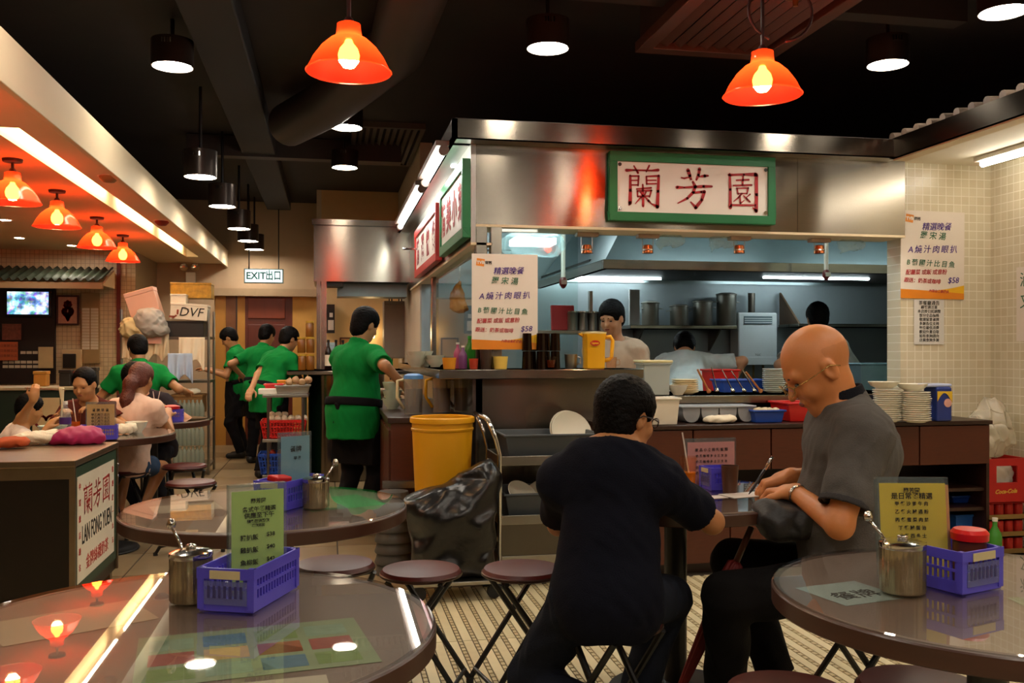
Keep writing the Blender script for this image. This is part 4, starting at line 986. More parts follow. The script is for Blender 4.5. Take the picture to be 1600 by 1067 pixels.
# dark tumblers stacked upside down
TB = clear('smoky_glass', '#6b4a30', 0.05, body=0.35, bodycol='#2a180c')
for k in range(5):
    p = at(808+11*k, 575, Z=LT)
    for j in range(2):
        o = MB().lathe([(0.030,0),(0.031,0.0),(0.027,0.105),(0.0,0.107),(0.0,0.102),(0.024,0.1),(0.028,0)], n=20).build('tumbler', TB, smooth=50)
        o.location = (p.x, 5.44+0.07*(k % 2), LT+0.0005+j*0.108); tag(o, ('lower', 'upper')[j]+' dark upturned tumbler in the '+('first', 'second', 'third', 'fourth', 'fifth')[k]+' column below the poster', 'glass', 'stacked dark tumblers')
def cup(px, r, h, m, label, Y=5.44, cat='cup', z=LT, handle=False, liquid=None):
    p = at(px, 575, Y=Y)
    t = thing(cat, label, cat, (p.x, Y, z+0.0005))
    MB().lathe([(0,0),(r*0.8,0),(r*0.84,0.004),(r,h),(r*0.94,h),(r*0.78,0.008),(0,0.008)], n=24).build('body', m, t, smooth=50)
    if handle: MB().tube([(r*0.92,0,h*0.8),(r*1.5,0,h*0.75),(r*1.5,0,h*0.35),(r*0.88,0,h*0.3)], 0.005, 8).build('handle', m, t, smooth=True)
    if liquid: MB().lathe([(0,0.009),(r*0.8,0.009),(r*0.9,h*0.7),(0,h*0.7)], n=20).build('drink', liquid, t, smooth=50)
    return t
TEA = mat('tea', '#4a1c08', 0.2); 
cup(702, 0.042, 0.068, mat('amber_cup', '#d08a1c', 0.35), 'amber yellow cup on the ledge beside the white saucers')
cup(759, 0.036, 0.115, mat('dark_beaker', '#3a2a22', 0.4), 'dark brown beaker on the ledge below the poster')
cup(740, 0.028, 0.062, mat('red_tin', '#a8351f', 0.4), 'small red tin on the ledge below the poster corner', cat='tin')
cup(782, 0.045, 0.075, mat('yellow_bowl_glow', '#e8c65c', 0.4), 'yellow plastic pot on the ledge between beaker and tumblers', cat='pot')
cup(862, 0.036, 0.075, clear('thin_glass', '#fff2e6', 0.03), 'short glass of tea on the ledge left of the steel mug', liquid=TEA)
cup(892, 0.040, 0.088, STEELV, 'steel mug on the ledge beside the yellow jug', handle=True)
cup(955, 0.036, 0.07, MATS['thin_glass'], 'empty glass on the ledge right of the yellow jug', handle=True)
for k in range(3):
    p = at(650+15*k, 576, Y=6.2)
    for j in range(3 if k < 2 else 2):
        bowl(p.x, 6.2+0.12*(k % 2), LT+0.0005+j*0.028, 0.065, 0.05, ORD[j]+' white bowl in the '+('first', 'second', 'third')[k]+' small stack at the left of the ledge', None, 'white bowls on the ledge')
def bottle(x, y, z, r, h, m, label, capm, lab=None, group=None, liquid=None):
    t = thing('bottle', label, 'bottle', (x, y, z+0.0005), 0, group)
    MB().lathe([(0,0),(r*0.9,0),(r,0.008),(r,h*0.55),(r*0.9,h*0.64),(r*0.36,h*0.80),(r*0.34,h*0.94),(0,h*0.94)], n=20).build('body', m, t, smooth=50)
    MB().lathe([(0,h*0.92),(r*0.42,h*0.92),(r*0.42,h),(0,h)], n=14).build('cap', capm, t, smooth=40)
    if lab: MB().lathe([(r*1.01,h*0.14),(r*1.01,h*0.50)], n=20, close=True).build('paper_label', lab, t, smooth=True)
    return t
PINKP = mat('pink_plastic', '#a8456c', 0.4); GREENC = mat('green_cap', '#3fa33a', 0.4)
p = at(716, 576, Y=5.6); bottle(p.x, 5.62, LT, 0.026, 0.16, PINKP, 'pink squeeze bottle on the ledge left of the poster', WHITEP)
p = at(724, 576, Y=5.5); bottle(p.x, 5.52, LT, 0.026, 0.14, mat('purple_plastic', '#6d3a6e', 0.4), 'purple squeeze bottle on the ledge left of the poster', WHITEP)
p = at(733, 576, Y=5.7); bottle(p.x, 5.68, LT, 0.03, 0.20, clear('green_glass', '#8fd07a', 0.05, body=0.4, bodycol='#3f9a35'), 'green capped bottle on the ledge behind the poster corner', GREENC)
# roast hanging behind the glass
p = at(715, 450, X=1.15)
t = thing('roast_ham', 'glazed orange roast hanging behind the side glass', 'meat', (p.x, p.y, p.z))
Soft(0.008).ell((0,0,-0.09), (0.07,0.06,0.10)).ell((0.02,0,-0.18), (0.085,0.06,0.05), k=0.05).cap((0,0,0),(0.02,0,0.05),0.03,0.015,k=0.04).build('meat', mat('roast_glaze', '#b8691a', 0.25, var=0.35, scale=18, bump=0.3, bscale=40), t, noise=ripple(0.006,0.06,8))
MB().tube([(0.02,0,0.05),(0.01,0,0.09),(0.03,0,0.11),(0.02,0,0.14),(0.02,0,0.35)], 0.004, 6).build('hook', CHROME, t, smooth=True)
MB().tube([(-0.5,0,0.35),(0.5,0,0.35)], 0.01, 8).build('rail', CHROME, t)
# jugs of tea on the wooden side counter
def jug(px, Y, label, liq, capm, hm, h=0.235, r=0.062):
    p = at(px, 650, Y=Y)
    t = thing('tea_jug', label, 'jug', (p.x, Y, 0.8805))
    MB().lathe([(0,0),(r*0.88,0),(r*0.9,0.006),(r,h),(r*0.95,h),(r*0.86,0.01),(0,0.01)], n=24).build('body', clear('jug_clear', '#f3ead8', 0.06, body=0.12), t, smooth=50)
    MB().lathe([(0,0.012),(r*0.85,0.012),(r*0.91,h*0.68),(0,h*0.68)], n=24).build('drink', liq, t, smooth=50)
    MB().lathe([(0,h+0.022),(r*0.6,h+0.02),(r*0.98,h+0.01),(r*1.03,h-0.012),(r*0.9,h-0.012),(0,h-0.005)][::-1], n=24).build('lid', capm, t, smooth=50)
    MB().tube([(-r*0.95,0,h*0.93),(-r*1.6,0,h*0.9),(-r*1.65,0,h*0.45),(-r*0.95,0,h*0.15)], 0.010, 8).build('handle', hm, t, smooth=True)
jug(646, 5.85, 'clear jug of dark tea with a blue lid and cream handle', mat('dark_tea', '#3a0f0a', 0.15), mat('lid_blue', '#4f86c6', 0.4), mat('handle_cream', '#d8c69a', 0.4))
jug(690, 5.95, 'yellow handled jug of amber tea beside the blue lidded one', mat('amber_tea', '#7a4a12', 0.15), mat('lid_dark', '#283a30', 0.4), YJ)
jug(722, 6.0, 'brown tea jug nearest the steel counter front', mat('brown_tea', '#4c230d', 0.15), mat('lid_brown', '#3a2a1c', 0.4), mat('handle_brown', '#5a3a20', 0.4))
for k in range(3):
    p = at(613, 640, Y=6.4)
    bowl(p.x, 6.4, 0.8805+0.055*k, 0.068, 0.075, ORD[k]+' celadon bowl in the stack on the side counter by the waiter', mat('celadon', '#b9c6b2', 0.3), 'celadon bowls by the waiter')
# ------------------------------------------------------------------ round tables and folding stools
TAUPE = mat('table_laminate', '#87746b', 0.35, var=0.08, scale=3)
EDGE = mat('table_edge_wood', '#3f2318', 0.35, var=0.3, scale=6, stretch=(1,1,8))
TGLASS = clear('table_glass', '#f4f3f0', 0.015, 1.52, gain=1.5)
def round_table(x, y, r, label):
    t = thing('round_table', label, 'table', (x, y, 0))
    MB().lathe([(0,0.70),(r-0.02,0.70),(r-0.004,0.706),(r,0.716),(r,0.738),(r-0.006,0.744),(0,0.744)], n=72).build('tabletop', TAUPE, t, smooth=40)
    MB().lathe([(r+0.001,0.703),(r+0.004,0.706),(r+0.004,0.741),(r+0.001,0.744),(r-0.014,0.7445),(r-0.014,0.700)], n=72, close=True).build('edge_band', EDGE, t, smooth=40)
    MB().lathe([(0,0.7452),(r-0.002,0.7452),(r+0.001,0.748),(r-0.002,0.7512),(0,0.7512)], n=72).build('glass_top', TGLASS, t, smooth=40)
    MB().lathe([(0.042,0.03),(0.042,0.70)], n=20).build('pole', BLACKMETAL, t, smooth=40)
    MB().lathe([(0,0),(0.25,0),(0.255,0.008),(0.25,0.015),(0.08,0.03),(0.045,0.05),(0,0.05)], n=40).build('base', BLACKMETAL, t, smooth=40)
    MB().box(-0.2, -0.02, 0.685, 0.2, 0.02, 0.70).box(-0.02, -0.2, 0.685, 0.02, 0.2, 0.70).build('spider', BLACKMETAL, t)
    return t
TZ = 0.752
TABLES = {'green': (-0.27, 1.87, 0.475), 'mid': (-0.21, 3.27, 0.47), 'men': (1.27, 3.29, 0.45), 'yellow': (1.42, 1.80, 0.455)}
round_table(*TABLES['green'], 'round glass topped table with the green menu card, nearest the camera')
round_table(*TABLES['mid'], 'round glass topped table with the pale blue menu card')
round_table(*TABLES['men'], 'round glass topped table where the two men sit')
round_table(*TABLES['yellow'], 'round glass topped table with the yellow menu card')
pg = atd(152, 678, 5.95); round_table(pg.x, pg.y, 0.47, 'round table of the eating women behind the steel cabinet')
pc = atd(238, 668, 7.15); round_table(pc.x, pc.y, 0.42, 'small round table with purple basket in front of the bottle crates')
# paper mats under the glass
def mat_paper(x, y, w, d, rz, m, label, extra=None):
    t = thing('paper_mat', label, 'paper', (x, y, 0.7446), rz)
    MB().box(-w/2, -d/2, 0, w/2, d/2, 0.0004).build('sheet', m, t)
    if extra: extra(t, w, d)
def picture_print(t, w, d):
    cols = [mat('print_%d' % i, c, 0.5, var=0.25, scale=40) for i, c in enumerate(('#7f9c5a', '#b06a44', '#5e88a0', '#c9b072', '#8aa890', '#a8584e'))]
    k = 0
    for i in range(4):
        for j in range(3):
            MB().box(-w*0.45+i*w*0.23, -d*0.42+j*d*0.29, 0.0004, -w*0.45+i*w*0.23+w*0.19, -d*0.42+j*d*0.29+d*0.23, 0.0006).build('picture', cols[(k*5+i) % 6], t); k += 1
mat_paper(-0.13, 1.72, 0.40, 0.28, 0.15, mat('paper_green', '#9db08e', 0.5, var=0.15, scale=15), 'printed picture sheet under the glass of the green menu table', picture_print)
mat_paper(-0.50, 1.97, 0.28, 0.18, 0.5, mat('paper_cream', '#cbbba0', 0.5, var=0.08), 'plain cream sheet under the glass of the green menu table')
mat_paper(-0.10, 1.505, 0.20, 0.10, 0.1, mat('paper_white2', '#d7cfbd', 0.5), 'white price slip under the glass of the green menu table', lambda t, w, d: text('print', '特飲', 0.05, REDI, t, Matrix.Translation((0,0,0.0006))))
mat_paper(0.02, 3.33, 0.28, 0.26, 0.4, mat('paper_green2', '#5fae74', 0.5, var=0.15), 'bright green sheet under the glass of the blue menu table')
mat_paper(-0.48, 3.32, 0.22, 0.16, 0.3, MATS['paper_white2'], 'white sheet under the glass of the blue menu table')
mat_paper(1.13, 1.87, 0.17, 0.16, 0.2, mat('paper_blue', '#a9bfc0', 0.5, var=0.1), 'pale blue sheet under the glass at the left of the yellow menu table', lambda t, w, d: text('print', '餐牌', 0.06, BLACKINK, t, Matrix.Translation((0,-0.02,0.0006))))
mat_paper(1.55, 1.65, 0.26, 0.19, -0.2, MATS['paper_green'], 'green sheet under the glass of the yellow menu table')

SEATR = mat('red_vinyl', '#4f0f08', 0.42, var=0.15, scale=10)
def make_stool(label):
    t = thing('folding_stool', label, 'stool', (0,0,0), 0, None)
    MB().lathe([(0,0.425),(0.135,0.425),(0.150,0.432),(0.153,0.442),(0.145,0.455),(0.10,0.462),(0,0.464)], n=36).build('seat', SEATR, t, smooth=40)
    MB().lathe([(0.1535,0.430),(0.157,0.433),(0.157,0.440),(0.1535,0.443)], n=36, close=True).build('rim', mat('stool_rim', '#3a2018', 0.35, 0.5), t, smooth=40)
    for yy in (-0.10, 0.10): MB().tube([(-0.10,yy,0.42),(0.10,yy,0.42)], 0.009, 8).build('seat_bar', BLACKMETAL, t)
    for s, e in ((-1, 0.082), (1, 0.062)):
        for w in (-1, 1):
            MB().tube([(w*e*1.3, s*0.11, 0.42), (w*e*1.5, -s*0.17, 0.012)], 0.011, 8).build('leg', BLACKMETAL, t, smooth=40)
        MB().tube([(-e*1.48, -s*0.15, 0.05), (e*1.48, -s*0.15, 0.05)], 0.008, 8).build('crossbar', BLACKMETAL, t)
    for s in (-1, 1):
        for w in (-1, 1):
            MB().tube([(w*(0.123 if s > 0 else 0.093), s*0.17, 0.0), (w*(0.123 if s > 0 else 0.093), s*0.17, 0.02)], 0.014, 8).build('foot_cap', mat('rubber', '#1a1a1a', 0.7), t)
    return t
stool = make_stool('red folding stool with black crossed legs, empty, beside the steel trolley')
stool.location = (0.72, 3.46, 0); stool.rotation_euler = (0, 0, 1.75)
for (x, y, rz, l) in ((0.86, 2.76, 0.5, 'folding stool the navy shirted man sits on'), (1.73, 2.84, 1.5, 'folding stool the bald man sits on'),
                      (at(1232,1082,Z=.45).x, at(1232,1082,Z=.45).y, 0.9, 'red folding stool in front of the bald man, at the bottom edge'), (at(1440,1072,Z=.45).x, at(1440,1072,Z=.45).y, 0.3, 'red folding stool pushed under the yellow menu table'),
                      (0.02, 3.68, 0.6, 'red folding stool between the blue menu table and the black bag'), (0.34, 3.52, 1.2, 'orange lit folding stool at the foot of the black bag'),
                      (0.02, 2.30, 0.9, 'folding stool pushed under the green menu table'), (-0.45, 3.70, 0.2, 'folding stool behind the blue menu table on its left'), (-0.30, 4.35, 1.0, 'folding stool standing alone behind the blue menu table'),
                      (-1.03, 7.05, 0.4, 'red stool in front of the bottle crates, farther one'), (-0.86, 6.15, 1.1, 'red stool in front of the bottle crates, nearer one'),
                      (atd(152,690,6.60).x, atd(152,690,6.60).y+0.06, 0.2, 'stool under the dark haired person across the table'), (atd(198,690,6.45).x, atd(198,690,6.45).y, 0.7, 'stool under the pony tailed person'), (atd(10,690,5.75).x, atd(20,690,5.75).y, 0.3, 'stool under the child with chopsticks'), (atd(240,690,7.45).x, atd(240,690,7.45).y+0.12, 0.1, 'stool under the person bowed over the iced tea')):
    dup(stool, (x, y, 0), rz, l)

# ------------------------------------------------------------------ table sets: purple baskets, sugar jars, menus
VIOLET = mat('violet_plastic', '#5148c4', 0.38, var=0.08)
TAGM = mat('basket_tag', '#c9b98c', 0.5)
def basket(x, y, z, rz, L, W, H, label, lid=False):
    """open plastic basket; long side along local x"""
    t = thing('plastic_basket', label, 'basket', (x, y, z), rz)
    b = MB()
    b.box(-L/2, -W/2, 0, L/2, W/2, 0.004)
    for (zz, th, o) in ((0.004, 0.022, 0), (H*0.50, 0.006, 0.001), (H-0.022, 0.022, 0.004)):
        l2, w2 = L/2+o, W/2+o
        b.box(-l2, -w2, zz, l2, -w2+0.005, zz+th).box(-l2, w2-0.005, zz, l2, w2, zz+th).box(-l2, -w2+0.005, zz, -l2+0.005, w2-0.005, zz+th).box(l2-0.005, -w2+0.005, zz, l2, w2-0.005, zz+th)
    b.build('shell', VIOLET, t)
    b = MB()
    n = int(L/0.013)
    for i in range(n+1):
        x0 = -L/2+0.003+i*(L-0.006)/n
        for yy in (-W/2+0.0005, W/2-0.0045): b.box(x0-0.0025, yy, 0.02, x0+0.0025, yy+0.004, H-0.015)
    n = int(W/0.016)
    for i in range(n+1):
        y0 = -W/2+0.003+i*(W-0.006)/n
        for xx in (-L/2+0.0005, L/2-0.0045): b.box(xx, y0-0.003, 0.02, xx+0.004, y0+0.003, H-0.015)
    for sx in (-1, 1):
        for sy in (-1, 1): b.box(sx*L/2-sx*0.012, sy*W/2-sy*0.012, 0.004, sx*L/2+sx*0.003, sy*W/2+sy*0.003, H)
    b.build('bars', VIOLET, t)
    MB().box(-L/2-0.0065, -W*0.28, H*0.76, -L/2-0.0045, W*0.28, H*0.95).build('tag', TAGM, t)
    MB().box(-L/2-0.004, -W*0.40, H*0.16, -L/2-0.0005, W*0.40, H*0.70).build('clear_plate', clear('plate_clear', '#c9c9ee', 0.08, body=0.35, bodycol='#8f92c8'), t)
    for i in range(7):
        MB().box(-L/2-0.0048, -W*0.32+i*W*0.1, H*0.32, -L/2-0.0038, -W*0.32+i*W*0.1+W*0.05, H*0.6).build('print', mat('plate_print', '#3a3468', 0.6), t)
    if lid:
        MB().lathe([(0,0),(0.034,0),(0.036,0.004),(0.036,0.10),(0,0.10)], (L/2-0.05, 0, 0.005), n=22).build('jar', mat('jar_brown', '#5a2a18', 0.3), t, smooth=40)
        MB().lathe([(0.037,0.10),(0.040,0.104),(0.040,0.118),(0.032,0.128),(0,0.130)], (L/2-0.05, 0, 0.005), n=26).build('jar_lid', mat('lid_red', '#d01610', 0.3), t, smooth=40)
    return t
FLUTE = mat('sugar_glass_amber', '#9d8f72', 0.16, 0.75, var=0.45, scale=9, stretch=(14,14,0.3))
def sugar_jar(x, y, z, label, r=0.043, h=0.095, rz=0.0):
    t = thing('sugar_jar', label, 'jar', (x, y, z), rz)
    MB().lathe([(0,0),(r*0.95,0),(r,0.004),(r,h),(r*0.96,h),(r*0.95,0.006),(0,0.006)], n=72, wave=lambda a: 1+0.026*math.cos(24*a)).build('fluted_body', FLUTE, t, smooth=60)
    MB().lathe([(0,h-0.008),(r*0.9,h-0.008),(r*0.9,h-0.006),(0,h-0.004)], n=24).build('sugar', mat('sugar', '#cbb88c', 0.8, bump=0.4, bscale=300), t)
    MB().lathe([(r*1.02,h-0.004),(r*1.05,h),(r*1.04,h+0.008),(r*0.80,h+0.012),(r*0.30,h+0.015),(0,h+0.015)], n=32).build('lid', CHROME, t, smooth=50)
    MB().lathe([(0,0.0),(0.010,0.001),(0.012,0.008),(0.006,0.010),(0,0.011)], (0,0,h+0.014), n=14).build('knob', CHROME, t, smooth=True)
    MB().tube([(r*0.5,0,h-0.01),(r*0.9,0,h+0.02),(r*1.5,0.005,h+0.055)], 0.0035, 8).build('spoon', CHROME, t, smooth=True)
    MB().lathe([(0,0),(0.009,0.003),(0.010,0.012),(0.006,0.022),(0,0.024)], (r*1.5,0.005,h+0.048), n=12).build('spoon_end', CHROME, t, smooth=True)
    return t
ACRYL = clear('acrylic_sleeve', '#f2f6f6', 0.04, body=0.05, bodycol='#c8d4d8')
def menu_card(x, y, z, rz, w, h, paper, label, lines, lean=0.0, back=None, title=None):
    """acrylic sleeve with a coloured card; the print faces local -y"""
    t = thing('menu_card', label, 'menu', (x, y, z), rz)
    R = Matrix.Rotation(-lean, 4, 'X')
    MB().box(-w/2-0.006, 0.0006, 0, w/2+0.006, 0.0026, h+0.014).xf(R).build('sleeve', ACRYL, t)
    MB().box(-w/2-0.006, 0.020, 0, w/2+0.006, 0.022, h+0.014).box(-w/2-0.006, 0.0026, h+0.012, w/2+0.006, 0.020, h+0.014).box(-w/2-0.006, 0.0026, 0, -w/2-0.004, 0.020, h+0.012).xf(R).build('sleeve_back', ACRYL, t)
    MB().box(-w/2, 0.0034, 0.002, w/2, 0.005, h).xf(R).build('card', paper, t)
    if back: MB().box(-w/2+0.01, 0.014, 0.002, w/2+0.012, 0.016, h-0.004).xf(R).build('card_behind', back, t)
    for (s, fx, fz, sz) in lines:
        text('print', s, sz, BLACKINK, t, R @ frame3((fx*w, 0.0002, fz*h), (1,0,0), (0,0,1)), extrude=0.0001, bold=0.0002)
    return t
GRC = mat('card_green', '#bdd66a', 0.5, var=0.04); YLC = mat('card_yellow', '#f0c808', 0.5, var=0.05); BLC = mat('card_blue', '#7fa9b8', 0.5, var=0.05); PKC = mat('card_pink', '#ffa096', 0.5, var=0.05); ORC = mat('card_orange', '#ffbb6a', 0.5, var=0.05)
gl_ = [('蘭芳園', 0, 0.90, 0.011), ('各式午餐精選', 0.02, 0.82, 0.012), ('供應至下午', 0.02, 0.76, 0.013), ('隨餐附送熱飲', 0, 0.705, 0.008), ('凍飲另加', 0, 0.665, 0.007),
       ('豬扒飯', -0.17, 0.55, 0.013), ('$38', 0.24, 0.57, 0.012), ('雞扒飯', -0.17, 0.43, 0.013), ('$40', 0.24, 0.45, 0.012), ('魚柳飯', -0.17, 0.31, 0.013), ('$42', 0.24, 0.33, 0.012)]
# green menu table
rzb = math.atan2(2.12-1.907, -0.071+0.158)
basket(-0.158+0.5*(0.087)-0.051, 1.907+0.5*0.213+0.038, TZ, rzb, 0.212, 0.118, 0.088, 'violet plastic basket holding the green menu card')
menu_card(-0.150, 2.06, TZ+0.006, 0.34, 0.112, 0.222, GRC, 'green menu card standing in the nearest violet basket', gl_, lean=0.0)
sugar_jar(-0.288, 2.06, TZ, 'fluted sugar jar beside the basket with the green menu', rz=2.3)
# blue menu table
basket(-0.135, 3.27, TZ, 1.0, 0.22, 0.12, 0.095, 'violet plastic basket holding the pale blue menu card')
menu_card(-0.115, 3.31, TZ+0.006, 0.45, 0.105, 0.225, BLC, 'pale blue menu card standing in the violet basket near the red cart', [('餐牌', 0, 0.80, 0.022), ('早餐', 0.05, 0.66, 0.014)])
o = MB().box(-0.06, -0.02, 0, 0.03, 0.02, 0.02).build('red_packet', REDP, bev=0.005); o.location = (-0.16, 3.24, TZ+0.085); o.rotation_euler = (0.2, 0.1, 1.0); tag(o, 'red sachet packet on top of the violet basket with the blue menu', 'packet')
sugar_jar(-0.045, 3.20, TZ, 'fluted sugar jar beside the basket with the blue menu', h=0.09)
# yellow menu table
basket(1.375, 1.895, TZ, math.atan2(1.797-1.78, 1.428-1.294)+math.pi/2+0.18, 0.20, 0.135, 0.092, 'violet plastic basket holding the yellow menu card', lid=False)
t = thing('red_lid_jar', 'brown sauce jar with a bright red lid in the violet basket by the yellow menu', 'jar', (1.432, 1.875, TZ+0.0045))
MB().lathe([(0,0),(0.034,0),(0.036,0.004),(0.036,0.092),(0,0.092)], n=22).build('body', mat('jar_brown', '#5a2a18', 0.3), t, smooth=40)
MB().lathe([(0.030,0.092),(0.040,0.094),(0.041,0.110),(0.034,0.118),(0,0.121)], n=26).build('lid', mat('lid_red', '#d01610', 0.3), t, smooth=40)
yl_ = [('蘭芳園', -0.02, 0.92, 0.013), ('是日常餐精選', -0.02, 0.86, 0.016)] + [(s, -0.03, 0.78-0.085*i, 0.0105) for i, s in enumerate(('甲 餐 沙 爹 牛 肉', '乙 餐 火 腿 通 粉', '丙 餐 雪 菜 肉 絲', '丁 餐 腿 蛋 治', '戊 餐 西 多 士', '己 餐 豬 扒 包', '庚 餐 蔥 油 雞 扒', '辛 餐 撈 丁'))]
menu_card(1.318, 1.905, TZ+0.008, -0.20, 0.152, 0.215, YLC, 'yellow menu card leaning in the violet basket at the right', yl_, lean=0.10, back=mat('card_orange2', '#d18a48', 0.5))
sugar_jar(1.235, 1.835, TZ, 'fluted sugar jar beside the basket with the yellow menu', r=0.047, h=0.10, rz=2.5)
# the men's table
menu_card(1.47, 3.42, TZ, 0.05, 0.20, 0.17, PKC, 'pink menu card standing on the table of the two men', [('飲 品 小 食 粉 麵 飯 類', 0, 0.82, 0.014)]+[('奶 茶 咖 啡 多 士 三 文 治', 0, 0.68-0.13*i, 0.012) for i in range(4)])
basket(1.46, 3.34, TZ, 0.1, 0.10, 0.09, 0.085, 'small violet basket in front of the pink menu card')
cp = thing('brown_cup', 'brown plastic cup beside the pink menu card', 'cup', (1.465, 3.24, TZ))
MB().lathe([(0,0),(0.026,0),(0.033,0.10),(0.031,0.10),(0.025,0.006),(0,0.006)], n=22).build('body', mat('brown_plastic', '#4a2c1c', 0.35), cp, smooth=50)
def iced_glass(x, y, z, label, liq, n=1, r=0.034, h=0.13):
    t = thing('iced_tea_glass', label, 'glass', (x, y, z))
    MB().lathe([(0,0),(r*0.75,0),(r,h),(r*0.94,h),(r*0.7,0.01),(0,0.01)], n=24).build('body', MATS['thin_glass'], t, smooth=50)
    MB().lathe([(0,0.011),(r*0.69,0.011),(r*0.82,h*0.55),(0,h*0.55)], n=20).build('drink', liq, t, smooth=50)
    for k in range(n):
        MB().tube([(0.01-0.02*k,0,0.02),(-0.02+0.05*k,0.01,h+0.09)], 0.003, 8).build('straw', mat('straw_white', '#d8c8bc', 0.4), t)
    return t
iced_glass(1.325, 3.30, TZ, 'half drunk iced lemon tea with a straw beside the navy shirted man', mat('lemon_tea', '#c07a14', 0.15))
t = thing('order_slip', 'white order slip the bald man writes on', 'paper', (1.49, 3.17, TZ), 0.2)
MB().box(-0.08, -0.05, 0, 0.08, 0.05, 0.001).build('sheet', PAPER, t)
MB().box(-0.19, -0.03, 0, -0.09, 0.03, 0.001).build('second_slip', PAPER, t)

# ------------------------------------------------------------------ trolley, bin, bag, stacked tubs
tr = thing('bussing_trolley', 'stainless bussing trolley parked before the steel counter', 'trolley', (0.90, 4.92, 0))
TW, TD = 0.60, 0.40
for (x, y) in ((0,0),(TW,0),(0,TD),(TW,TD)):
    MB().tube([(x,y,0.10),(x,y,0.72),(x-0.02 if x == 0 else x, y, 0.80),(x-0.06 if x == 0 else x, y, 0.90)][:4 if x == 0 else 2], 0.0125, 10).build('upright', CHROME, tr, smooth=True)
    w = MB().lathe([(0,-0.012),(0.04,-0.012),(0.045,0),(0.04,0.012),(0,0.012)], n=18).xf(Matrix.Rotation(math.pi/2,4,'X')); w.xf(Matrix.Translation((x,y,0.045))); w.build('wheel', mat('rubber', '#1a1a1a', 0.7), tr, smooth=40)
    MB().box(x-0.015, y-0.02, 0.04, x+0.015, y+0.02, 0.11).build('castor', STEELV, tr)
MB().tube([(-0.06,0,0.90),(-0.075,0.02,0.92),(-0.075,TD-0.02,0.92),(-0.06,TD,0.90)], 0.0125, 10).build('handle', CHROME, tr, smooth=True)
for z, nm in ((0.66,'upper_tray'),(0.34,'middle_tray'),(0.12,'lower_tray')):
    MB().box(0, 0, z, TW, TD, z+0.008).box(0, -0.004, z, TW, 0.004, z+0.05).box(0, TD-0.004, z, TW, TD+0.004, z+0.05).box(-0.004, 0, z, 0.004, TD, z+0.05).box(TW-0.004, 0, z, TW+0.004, TD, z+0.05).build(nm, STEELV, tr, bev=0.002)
MB().box(0.012, 0.006, 0.10, TW-0.012, 0.012, 0.36).build('front_panel', DARKSTEEL, tr)
BUS = mat('bus_tub_grey', '#3d4348', 0.5, var=0.1)
def bus_tub(x, y, z, label):
    t = thing('bussing_tub', label, 'tub', (x, y, z+0.001))
    MB().tub(0, 0, 0, 0.155, 0.235, 0.15, 0.265, 0.18, 0.005, 0.012).build('shell', BUS, t, bev=0.004)
    return t
bus_tub(1.20, 5.12, 0.668, 'dark grey bussing tub on the top of the trolley')
t = bus_tub(1.20, 5.12, 0.348, 'dark grey bussing tub on the lower trolley shelf with dirty dishes')
MB().tube([(0.15,-0.166,0.085),(0.15,-0.170,0.085)], 0.032, 20).build('sticker', mat('tub_sticker', '#a9b0a0', 0.5, var=0.4, scale=30), t)
for k in range(3):
    o = MB().lathe([(0,0),(0.05,0),(0.10,0.028),(0.097,0.032),(0.05,0.006),(0,0.006)], n=24).build('dirty_plate', CHINA, smooth=50)
    o.location = (1.05+0.13*k, 5.08+0.05*(k % 2), 0.46+0.02*k); o.rotation_euler = (0.6-0.4*k, 0.5*(-1)**k, 0); tag(o, ('left', 'middle', 'right')[k]+' used plate lying in the lower tub of the trolley', 'plate', 'used plates in the trolley tub')
p = at(885, 650, Y=5.2)
for k in range(2):
    o = MB().lathe([(0,0),(0.07,0),(0.13,0.03),(0.127,0.035),(0.07,0.007),(0,0.007)], n=28).build('serving_plate', CHINA, smooth=50)
    o.location = (p.x+0.02, 5.20+0.05*k, 0.80); o.rotation_euler = (1.15, 0.0, 0.25); tag(o, ('front', 'rear')[k]+' large white plate propped in the top tub of the trolley', 'plate', 'large plates in the top tub')
# yellow bin
t = thing('yellow_bin', 'tall yellow plastic bin beside the trolley, rising behind the black bag', 'bin', (0.625, 5.22, 0))
YB = mat('bin_yellow', '#d99a06', 0.45, var=0.06, scale=6)
MB().lathe([(0,0),(0.128,0),(0.134,0.012),(0.172,0.875),(0.182,0.878),(0.184,0.89),(0.182,0.905),(0.174,0.91),(0.168,0.905),(0.130,0.02),(0,0.02)], n=48).build('shell', YB, t, smooth=40)
MB().lathe([(0.171,0.83),(0.176,0.835),(0.177,0.845),(0.172,0.85)], n=48, close=True).build('band', YB, t, smooth=40)
